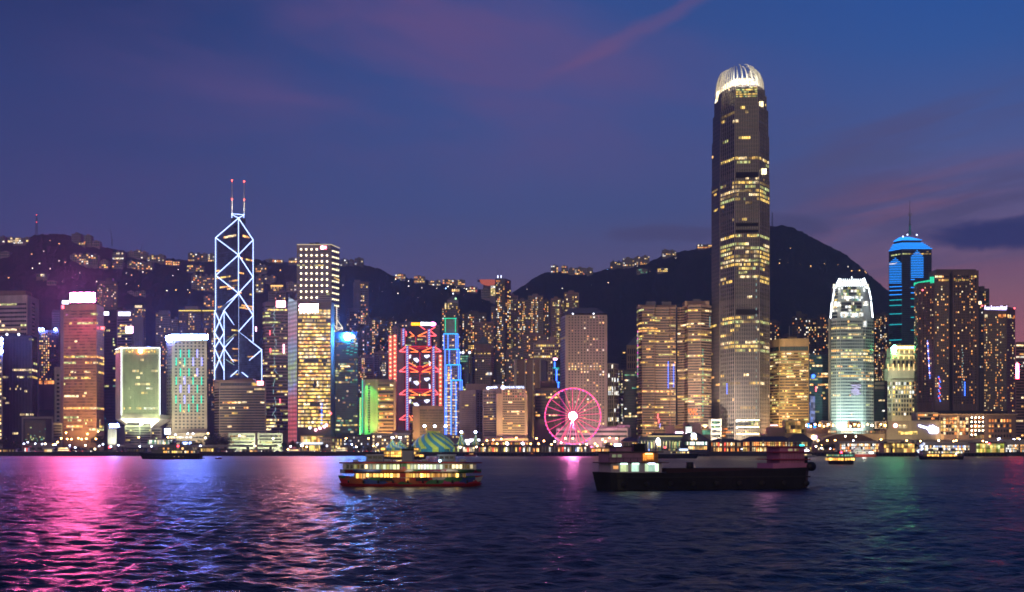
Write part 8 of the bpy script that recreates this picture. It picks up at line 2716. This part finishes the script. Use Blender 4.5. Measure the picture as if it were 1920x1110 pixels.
for sx, wl in ((-8.2, 1.5), (8.4, 1.5)):
    wh = MB().prism([(sx - 1.9, -1.5), (sx + 1.9, -1.5), (sx + 1.9, 1.5), (sx - 1.9, 1.5)], 5.75, 7.2, BOATG).build('wheelhouse', fer)
    MB().box(sx - 2.2, sx + 2.2, -1.8, 1.8, 7.2, 7.36, BOATW).build('wheelhouse_roof', fer)
    for k in range(3):
        MB().box(sx - 1.6 + 1.15 * k, sx - .7 + 1.15 * k, -1.54, -1.5, 6.4, 7.0, DG).build('window', fer)
MB().prism([(-2.0, -1.1), (.5, -1.1), (.7, 1.1), (-2.0, 1.1)], 5.75, 8.3, BOATG).build('funnel', fer)
MB().box(-2.05, .7, -1.15, 1.15, 8.3, 8.7, HULLB).build('funnel_cap', fer)
for sx in (-12.5, -5.2, 3.4, 12.2):
    MB().bar((sx - .7, -3.2, 6.05), (sx + .7, -3.2, 6.05), .32, BOATW, 10).build('life_raft', fer)
MB().bar((-4.2, 0, 5.7), (-4.2, 0, 9.4), .09, BOATG, 6, .05).build('mast', fer)
MB().bar((7.0, 0, 7.2), (7.0, 0, 9.0), .07, BOATG, 6, .04).build('mast', fer)
MB().ball((6.9, -3.0, 5.95), .28, glow('deck_lamp', (.5, .85, 1), 14), 8, 5).build('deck_lamp', fer)
for k in range(9):
    MB().bar((-14 + 3.4 * k, -4.42, .9), (-14 + 3.4 * k, -4.42, 1.55), .22, TYRE, 8).build('fender', fer)
# passengers seen as dark shapes are left to the window light; handrails on the roof edge
rl = MB()
for k in range(17):
    rl.bar((-14 + 1.75 * k, -4.3, 5.7), (-14 + 1.75 * k, -4.3, 6.3), .03, BOATG)
rl.bar((-14, -4.3, 6.3), (14, -4.3, 6.3), .03, BOATG)
rl.build('railing', fer)
for dx in (-9, 0, 9):
    light('POINT', (fx + dx, Ys_ - 1.6, 4.3), (1, .86, .6), 130, size=1.0)  # added points off the side brighten the painted belts, no fixtures

# --- gold lit pleasure boat behind the ferry
Yg_ = 905
gb_ = thing('pleasure_boat', 'gold lit pleasure boat with a raised stern house seen behind the near ferry', 'boat', (X(750, Yg_), Yg_, 0), local=True)
s = Yg_ / F
GL = lit('pleasure_gold', (1, .62, .16), 2.0, 1.6)
loft_hull(100 * s, 9, lambda u: 1.9 + 1.2 * u * u, .2, .2, .9, .6, HULLB, 24, 2, 2).build('hull', gb_)
for (a, b_, z0_, z1_, nm) in ((-46, 46, 1.9, 3.6, 'main_deck'), (-30, 36, 3.7, 5.6, 'upper_deck'), (-36, 34, 5.7, 6.2, 'awning')):
    MB().box(a * s, b_ * s, -3.4, 3.4, z0_, z1_, W_GOLD).build(nm, gb_)
wins(gb_, -45 * s, 45 * s, -3.5, 2.1, 3.4, 22, GL, p=.8, seed=11)
wins(gb_, -29 * s, 35 * s, -3.5, 3.9, 5.3, 16, GL, p=.85, seed=12)
for a in (-34, -20, 10, 30):
    MB().bar((a * s, -3, 6.2), (a * s, -3, 8.6), .12, W_GOLD, 5).build('awning_post', gb_)
MB().box(-36 * s, -26 * s, -3, 3, 6.2, 8.4, W_GOLD).build('stern_house', gb_)
MB().box(26 * s, 36 * s, -3, 3, 6.2, 8.0, W_GOLD).build('bow_house', gb_)
wins(gb_, -35 * s, -27 * s, -3.1, 6.6, 8.0, 3, GL, seed=13)
wins(gb_, 27 * s, 35 * s, -3.1, 6.6, 7.7, 3, GL, seed=14)
light('POINT', (X(750, Yg_), Yg_ - 8, 7), (1, .7, .25), 2600, size=1)

# --- black cargo barge
pa, pb = Vector((X(1113, 278), 278.0)), Vector((X(1517, 291), 291.0))
mid = (pa + pb) / 2
Lb = (pb - pa).length
ang = math.atan2(pb.y - pa.y, pb.x - pa.x)
bg = thing('cargo_barge', 'long black cargo barge with a lit bow house and a rose lit deckhouse astern', 'barge', (mid.x, mid.y + 4.5, 0), ang, local=True)
dk = lambda u: 3.75 + (1.05 * max(0, (u + .3)) / 1.3) + .35 * max(0, -u - .75) * 2
loft_hull(Lb, 11, dk, .12, .05, .93, .8, HULLB, 40, 1.9, .8, wall('barge_deck', (.03, .028, .026)), 2.2).build('hull', bg)
MB().box(-Lb * .20, Lb * .30, -5.1, -4.9, 3.6, 4.55, wall('coaming_rust', (.035, .014, .018))).build('hatch_coaming', bg)
MB().box(-Lb * .20, Lb * .30, 4.9, 5.1, 3.6, 4.55, MATS['coaming_rust']).build('hatch_coaming', bg)
rub = MB()
for sy in (-5.56,):
    rub.box(-Lb * .43, Lb * .47, sy, sy + .2, 2.6, 2.85, wall('rubbing_strake', (.02, .02, .02)))
rub.build('rubbing_strake', bg)
for k in range(9):
    xx_ = -Lb * .4 + Lb * .85 * k / 8
    MB().bar((xx_, -5.8, 1.3), (xx_, -5.45, 1.3), .62, TYRE, 12).build('tyre_fender', bg)
MAUV = wall('mauve_lit_paint', (.30, .16, .25), .6, .15, scale=.4)  # pink glow on the barge is put into this mauve
MAUW = wall('mauve_white', (.42, .36, .40), .6, .12, scale=.4)
x0 = -Lb / 2
B1 = MB().box(x0 + 2.8, x0 + 14.2, -3.9, 3.9, 3.7, 5.75, MAUW).build('bow_house', bg)
MB().box(x0 + 1.6, x0 + 15.6, -4.5, 4.5, 5.75, 5.95, wall('house_deck', (.10, .06, .08))).build('house_deck', bg)
MB().box(x0 + 2.6, x0 + 9.8, -3.5, 3.5, 5.95, 8.0, MAUV).build('bridge', bg)
MB().box(x0 + 9.8, x0 + 13.6, -3.3, 3.3, 5.95, 7.9, wall('orange_cabin', (.40, .20, .10))).build('galley', bg)
MB().box(x0 + 2.0, x0 + 14.6, -3.9, 3.9, 8.0, 8.22, wall('house_roof', (.06, .05, .06))).build('bridge_roof', bg)
MB().box(x0 + 4.6, x0 + 8.0, -2.2, 2.2, 8.22, 9.2, MAUV).build('top_house', bg)
MB().box(x0 + 4.2, x0 + 8.4, -2.5, 2.5, 9.2, 9.35, MATS['house_roof']).build('top_roof', bg)
CW = lit('cabin_green_white', (.62, 1, .80), 1.5, 1.2)
for (a, b_, z0_, z1_, mm, nm) in ((3.3, 4.4, 4.55, 5.2, lit('cabin_orange', (1, .5, .18), 1.6), 'window'), (4.8, 6.6, 4.0, 5.6, CW, 'doorway'), (7.3, 9.0, 4.0, 5.6, CW, 'doorway'), (10.4, 13.4, 4.0, 5.6, CW, 'doorway')):
    MB().box(x0 + a, x0 + b_, -3.97, -3.91, z0_, z1_, mm).build(nm, bg)
for a, c in ((5.6, glow('deck_tube_green', (.6, 1, .85), 6)), (8.2, glow('deck_tube_green', (.6, 1, .85), 6)), (11.8, glow('deck_tube_white', (.6, .72, 1), 13))):
    MB().bar((x0 + a - .7, -4.2, 5.62), (x0 + a + .7, -4.2, 5.62), .12, c, 6).build('deck_light', bg)
for a in (3.2, 4.4):
    MB().box(x0 + a, x0 + a + .9, -3.56, -3.51, 7.0, 7.6, lit('cabin_pale', (.7, .8, .5), .8)).build('window', bg)
MB().box(x0 + 10.2, x0 + 12.6, -3.38, -3.31, 6.3, 7.75, lit('cabin_amber', (1, .42, .10), .9, 1.3)).build('doorway', bg)
MB().bar((x0 + 10.6, -3.6, 7.72), (x0 + 12.2, -3.6, 7.72), .11, glow('deck_tube_amber', (1, .55, .15), 7), 6).build('deck_light', bg)
MB().bar((x0 + 6.0, 0, 9.3), (x0 + 6.0, 0, 11.6), .1, HULLB, 6).build('mast', bg)
MB().bar((x0 + 4.9, -.4, 9.55), (x0 + 6.2, -.4, 9.55), .28, glow('mast_tube', (.45, .55, 1), 14), 8).build('deck_light', bg)
MB().box(x0 + 9.0, x0 + 11.6, -.9, .9, 8.22, 9.9, HULLB).build('funnel', bg)
for k in range(8):
    MB().bar((x0 + 2.2 + 1.6 * k, -4.3, 5.95), (x0 + 2.2 + 1.6 * k, -4.3, 6.85), .04, HULLB).build('rail_post', bg)
MB().bar((x0 + 2.2, -4.3, 6.85), (x0 + 14.8, -4.3, 6.85), .05, HULLB).build('rail', bg)
x1 = Lb / 2
REDR = wall('rail_red', (.22, .02, .05), .5)
ROSE_LIT = wall('rose_lit_paint', (.40, .15, .27), .55, .12, scale=.5)  # pink glow on the deckhouse is put into its base colour
MB().box(x1 - 9.6, x1 - .9, -3.9, 3.9, 4.2, 5.6, ROSE_LIT).build('stern_base', bg)
MB().box(x1 - 7.6, x1 - 1.7, -3.2, 3.2, 5.6, 9.1, ROSE_LIT).build('deckhouse', bg)
fin_ = MB()
for k in range(9):
    fin_.box(x1 - 7.5 + .68 * k, x1 - 7.42 + .68 * k, -3.28, -3.2, 5.7, 7.9, MAUV)
fin_.build('wall_ribs', bg)
for zz, ov in ((6.35, 2.2), (7.95, 2.0)):
    MB().box(x1 - 7.6 - ov, x1 - 1.7 + ov * .5, -3.9, 3.9, zz, zz + .22, REDR).build('gallery', bg)
MB().box(x1 - 9.4, x1 - 1.0, -3.8, 3.8, 9.1, 9.3, REDR).build('deckhouse_roof', bg)
MB().box(x1 - 9.8, x1 - 1.4, -3.6, 3.6, 9.9, 10.0, REDR).build('awning', bg)
for a in (-9.6, -7.6, -5.4, -3.4, -1.6):
    MB().bar((x1 + a, -3.5, 9.3), (x1 + a, -3.5, 9.9), .06, REDR).build('awning_post', bg)
for a in (-5.6, -4.1):
    MB().box(x1 + a, x1 + a + 1.0, -3.3, -3.22, 8.3, 8.75, lit('cabin_faint', (.7, .6, .35), .35)).build('window', bg)
MB().box(x1 - 1.9, x1 - .7, -2.8, 2.8, 5.6, 7.0, HULLB).build('winch', bg)
MB().bar((x1 - .6, -4.6, 4.9), (x1 - .6, -3.4, 4.9), 1.0, HULLB, 12).build('winch_drum', bg)
MB().bar((-3, -1, 4.2), (-3, -1, 5.9), .8, HULLB, 8).build('bollard', bg)
light('POINT', (mid.x + (x1 - 12) * math.cos(ang), mid.y - 14 + x1 * math.sin(ang), 9), (1, .35, .7), 420, size=1.5)

# --- motor yacht on the left
Yy = 945
s = Yy / F
yt = thing('motor_yacht', 'long dark hulled motor yacht with lit decks off the left shore', 'yacht', (X(320, Yy), Yy, 0), local=True)
loft_hull(120 * s, 8.4, lambda u: 4.0 + .9 * max(0, -u) ** 2, .34, .05, .85, .7, HULLB, 30, 5.0, 0, BOATG).build('hull', yt)
for (a, b_, z0_, z1_, r_) in ((-34, 52, 4.0, 6.3, 2), (-22, 40, 6.4, 8.6, 3), (-2, 28, 8.7, 10.2, 3)):
    MB().prism([(a * s, -3.2), (b_ * s, -3.2), (b_ * s, 3.2), (a * s, 3.2)], z0_, z1_, wall('yacht_grey', (.16, .15, .18), .4)).build('deckhouse', yt)  # one even grey on all deckhouses
    MB().box((a - 3) * s, (b_ + 5) * s, -3.7, 3.7, z1_, z1_ + .16, MATS['yacht_grey']).build('deck_roof', yt)
wins(yt, -12 * s, 48 * s, -3.3, 4.5, 5.8, 15, [LC, LA, LY], p=.75, seed=21)
wins(yt, -18 * s, 36 * s, -3.3, 6.9, 8.1, 12, [LA, LD], p=.5, seed=22)
wins(yt, -44 * s, 30 * s, -3.95, 1.6, 2.0, 9, [LC, LD], p=.35, seed=23, gap=.36)
MB().bar((8 * s, 0, 10.2), (14 * s, 0, 13.6), .5, MATS['yacht_grey'], 6, .15).build('mast', yt)
MB().ball((16 * s, -3.4, 9.2), .7, glow('port_red', (1, .04, .08), 12), 8, 5).build('red_lamp', yt)
MB().box(56 * s, 66 * s, -3.0, 3.0, .5, .9, BOATG).build('swim_platform', yt)
Ydn = 960
dn = thing('dinghy', 'small dark dinghy with a red cover right of the yacht', 'dinghy', (X(410, Ydn), Ydn, 0), local=True)
loft_hull(5.0, 1.9, lambda u: .55 + .2 * u * u, .3, .1, .8, .3, wall('dinghy_red', (.3, .05, .05)), 14).build('hull', dn)
MB().box(-.6, 1.4, -.6, .6, .5, .95, W_DARK).build('seat', dn)

# --- small ferry coming head on
Yk_ = 680
s = Yk_ / F
kf = thing('small_ferry', 'small two deck ferry with amber lit lower deck coming towards the viewer', 'ferry', (X(1576, Yk_), Yk_, 0), math.radians(-62), local=True)
loft_hull(17, 8.2, lambda u: 1.9 + .3 * u * u, .25, .2, .9, .6, HULLB, 20, 1, 1).build('hull', kf)
MB().box(-7, 7, -3.6, 3.6, 1.9, 3.4, W_BROWN).build('lower_deck', kf)
MB().box(-6.6, 6.6, -3.6, 3.6, 3.5, 5.4, BOATG).build('upper_deck', kf)
MB().box(-7.2, 7.2, -4.0, 4.0, 5.4, 5.6, wall('ferry_roof', (.07, .07, .08))).build('roof', kf)
AMB = lit('kf_amber', (1, .58, .14), 2.4, 1.0)
for k in range(9):
    MB().box(-6.8 + 1.5 * k, -5.6 + 1.5 * k, -3.72, -3.62, 2.0, 3.2, AMB).build('window', kf)
    MB().box(-6.4 + 1.42 * k, -5.4 + 1.42 * k, -3.72, -3.62, 4.2, 5.0, LT if k % 3 else LG).build('window', kf)
for k in range(4):
    for sx in (-7.1, 7.02):
        MB().box(sx, sx + .08, -3.3 + 1.7 * k, -2.0 + 1.7 * k, 2.0, 3.2, AMB).build('window', kf)
        MB().box(sx + (.4 if sx < 0 else -.4), sx + (.4 if sx < 0 else -.4) + .08, -3.2 + 1.7 * k, -2.1 + 1.7 * k, 4.2, 5.0, LT).build('window', kf)
MB().box(-1.2, 1.2, -1, 1, 5.6, 7.2, W_DARK).build('wheelhouse', kf)
MB().ball((3.5, -2.6, 6.1), .6, MATS['port_red'], 8, 5).build('red_lamp', kf)

# --- ferry on the right
Yr_ = 915
s = Yr_ / F
rf = thing('harbour_ferry', 'double deck ferry with a pale upper and amber lower deck off the right piers', 'ferry', (X(1765, Yr_), Yr_, 0), local=True)
loft_hull(86 * s, 9, lambda u: 2.2 + .5 * u * u, .2, .2, .9, .6, HULLB, 24, 1.5, 1.5).build('hull', rf)
MB().box(-36 * s, 36 * s, -3.7, 3.7, 2.2, 3.6, W_BROWN).build('lower_deck', rf)
MB().box(-39 * s, 39 * s, -4.2, 4.2, 3.6, 4.3, BOATG).build('belt', rf)
MB().box(-38 * s, 38 * s, -3.7, 3.7, 4.3, 5.8, BOATG).build('upper_deck', rf)
MB().box(-40 * s, 40 * s, -4.3, 4.3, 5.8, 6.1, wall('ferry_roof', (.07, .07, .08))).build('roof', rf)
MB().box(-5 * s, 2 * s, -1.5, 1.5, 6.1, 8.4, W_DARK).build('funnel', rf)
wins(rf, -30 * s, -8 * s, -3.8, 2.2, 3.5, 8, AMB, seed=31)
wins(rf, -3 * s, 26 * s, -3.8, 2.2, 3.5, 10, AMB, seed=32)
wins(rf, -30 * s, -6 * s, -3.8, 4.4, 5.6, 8, [LG, LC, LD], seed=33)
wins(rf, -3 * s, 36 * s, -3.8, 4.4, 5.6, 12, [LC, LG, LW], seed=34)
MB().ball((24 * s, -3.9, 3.9), .6, COOL_SIGN, 8, 5).build('deck_lamp', rf)
for sx in (-20, 22):
    MB().box(sx * s - 1.3, sx * s + 1.3, -1.4, 1.4, 6.1, 7.6, BOATG).build('wheelhouse', rf)

# --- moored boats by the piers
Yq_ = 1130
s = Yq_ / F
m1 = thing('motor_yacht', 'white decked motor yacht with a dark hull moored behind the barge bow', 'yacht', (X(1262, 1010), 1010, 0), local=True)
s1 = 1010 / F
loft_hull(96 * s1, 7.6, lambda u: 3.2 + .5 * max(0, u), .1, .3, .85, .7, HULLB, 26, 0, 3, BOATG).build('hull', m1)
MB().box(-30 * s1, 30 * s1, -3, 3, 3.3, 5.4, wall('yacht_pale', (.32, .32, .36), .4)).build('deckhouse', m1)
MB().box(-40 * s1, 26 * s1, -2.6, 2.6, 5.5, 7.4, MATS['yacht_pale']).build('upper_house', m1)
MB().box(-44 * s1, 30 * s1, -3.2, 3.2, 7.4, 7.6, W_DARK).build('deck_roof', m1)
wins(m1, -6 * s1, 29 * s1, -3.1, 3.9, 5.0, 10, [LC, LG, LY], p=.8, seed=41)
wins(m1, -36 * s1, 8 * s1, -2.7, 6.0, 7.0, 10, [LT, LD, LG], p=.6, seed=42)
MB().box(11 * s1, 27 * s1, -3.2, -2.62, 5.9, 7.2, glow('yacht_sign', (.6, .72, 1), 2.5)).build('lit_panel', m1)
MB().ball((-16 * s1, -3.4, 8.3), .6, MATS['port_red'], 8, 5).build('red_lamp', m1)
m2 = thing('catamaran', 'white and red fast catamaran moored at the white walled pier', 'catamaran', (X(1612, Yq_), Yq_, 0), local=True)
for sy in (-4.2, 4.2):
    h_ = loft_hull(58 * s, 3.0, lambda u: 2.3, .22, .05, .9, .6, wall('cat_red', (.45, .06, .03), .5), 18, 2, 0)
    for k in range(len(h_.v)):
        h_.v[k] = h_.v[k] + Vector((0, sy, 0))
    h_.build('hull', m2)
MB().prism([(-24 * s, -5.6), (26 * s, -5.6), (26 * s, 5.6), (-24 * s, 5.6)], 2.31, 4.6, BOATW).build('saloon', m2)
MB().box(-14 * s, 20 * s, -4.6, 4.6, 4.6, 6.4, BOATW).build('upper_saloon', m2)
MB().box(-10 * s, 0, -2.6, 2.6, 6.4, 7.8, BOATW).build('bridge', m2)
wins(m2, -22 * s, 24 * s, -5.7, 3.2, 4.0, 14, [LT, LC, LG], p=.7, seed=43)
wins(m2, -12 * s, 18 * s, -4.7, 5.1, 5.9, 9, [LT, LD], p=.6, seed=44)
MB().box(14 * s, 22 * s, -5.9, -5.65, 3.0, 4.4, glow('cat_lamp', (.85, 1, .95), 5)).build('lit_panel', m2)
light('POINT', (X(1612, Yq_), Yq_ - 14, 6), (1, .9, .8), 4000, size=1)
m3 = thing('tour_boat', 'low grey tour boat with a red stern lamp beside the timber fender pier', 'boat', (X(1516, 1120), 1120, 0), local=True)
loft_hull(13, 3.6, lambda u: 1.2 + .4 * max(0, u), .1, .35, .85, .4, BOATG, 18, 0, 1).build('hull', m3)
MB().box(-5, 2.4, -1.4, 1.4, 1.2, 2.6, BOATW).build('cabin', m3)
wins(m3, -4.6, 2, -1.5, 1.7, 2.3, 5, [LD, LC], p=.6, seed=45)
MB().ball((-5.6, -1, 2.9), .45, MATS['port_red'], 8, 5).build('red_lamp', m3)
m4 = thing('work_boat', 'low dark work boat tied to the pier under the big wheel', 'boat', (X(1002, 1205), 1205, 0), local=True)
loft_hull(15, 4, lambda u: 1.3 + .5 * u * u, .25, .1, .85, .4, HULLB, 18, 1, 0).build('hull', m4)
MB().box(-4.5, 0, -1.4, 1.4, 1.3, 3.4, wall('work_red', (.25, .04, .03))).build('cabin', m4)
wins(m4, -4.2, -.3, -1.5, 2.3, 3.0, 3, [LO], p=.6, seed=46)
m5 = thing('work_boat', 'small dark launch tied up below the pillared pier hall', 'boat', (X(882, 1208), 1208, 0), local=True)
loft_hull(12, 3.4, lambda u: 1.1 + .4 * u * u, .25, .1, .85, .4, wall('dinghy_red', (.3, .05, .05)), 16, 1, 0).build('hull', m5)
MB().box(-1, 3, -1.2, 1.2, 1.1, 2.7, W_DARK).build('cabin', m5)
wins(m5, -.8, 2.8, -1.3, 1.8, 2.4, 3, [LA], p=.7, seed=47)

# ================================================================ thin evening haze over the harbour
hz = MB().box(-2400, 2400, -120, 4400, -4.5, 700, ASPH).build('haze')
tag(hz, 'thin evening haze over the harbour', 'haze', kind='stuff')
hm = bpy.data.materials.new('haze')
hm.use_nodes = True
hm.node_tree.nodes.clear()
ho = hm.node_tree.nodes.new('ShaderNodeOutputMaterial')
hv = hm.node_tree.nodes.new('ShaderNodeVolumePrincipled')
hv.inputs['Color'].default_value = (.52, .70, 1.0, 1)
hv.inputs['Density'].default_value = 1.1e-4
hv.inputs['Anisotropy'].default_value = 0.25
hm.node_tree.links.new(hv.outputs[0], ho.inputs['Volume'])
hz.data.materials.clear()
hz.data.materials.append(hm)
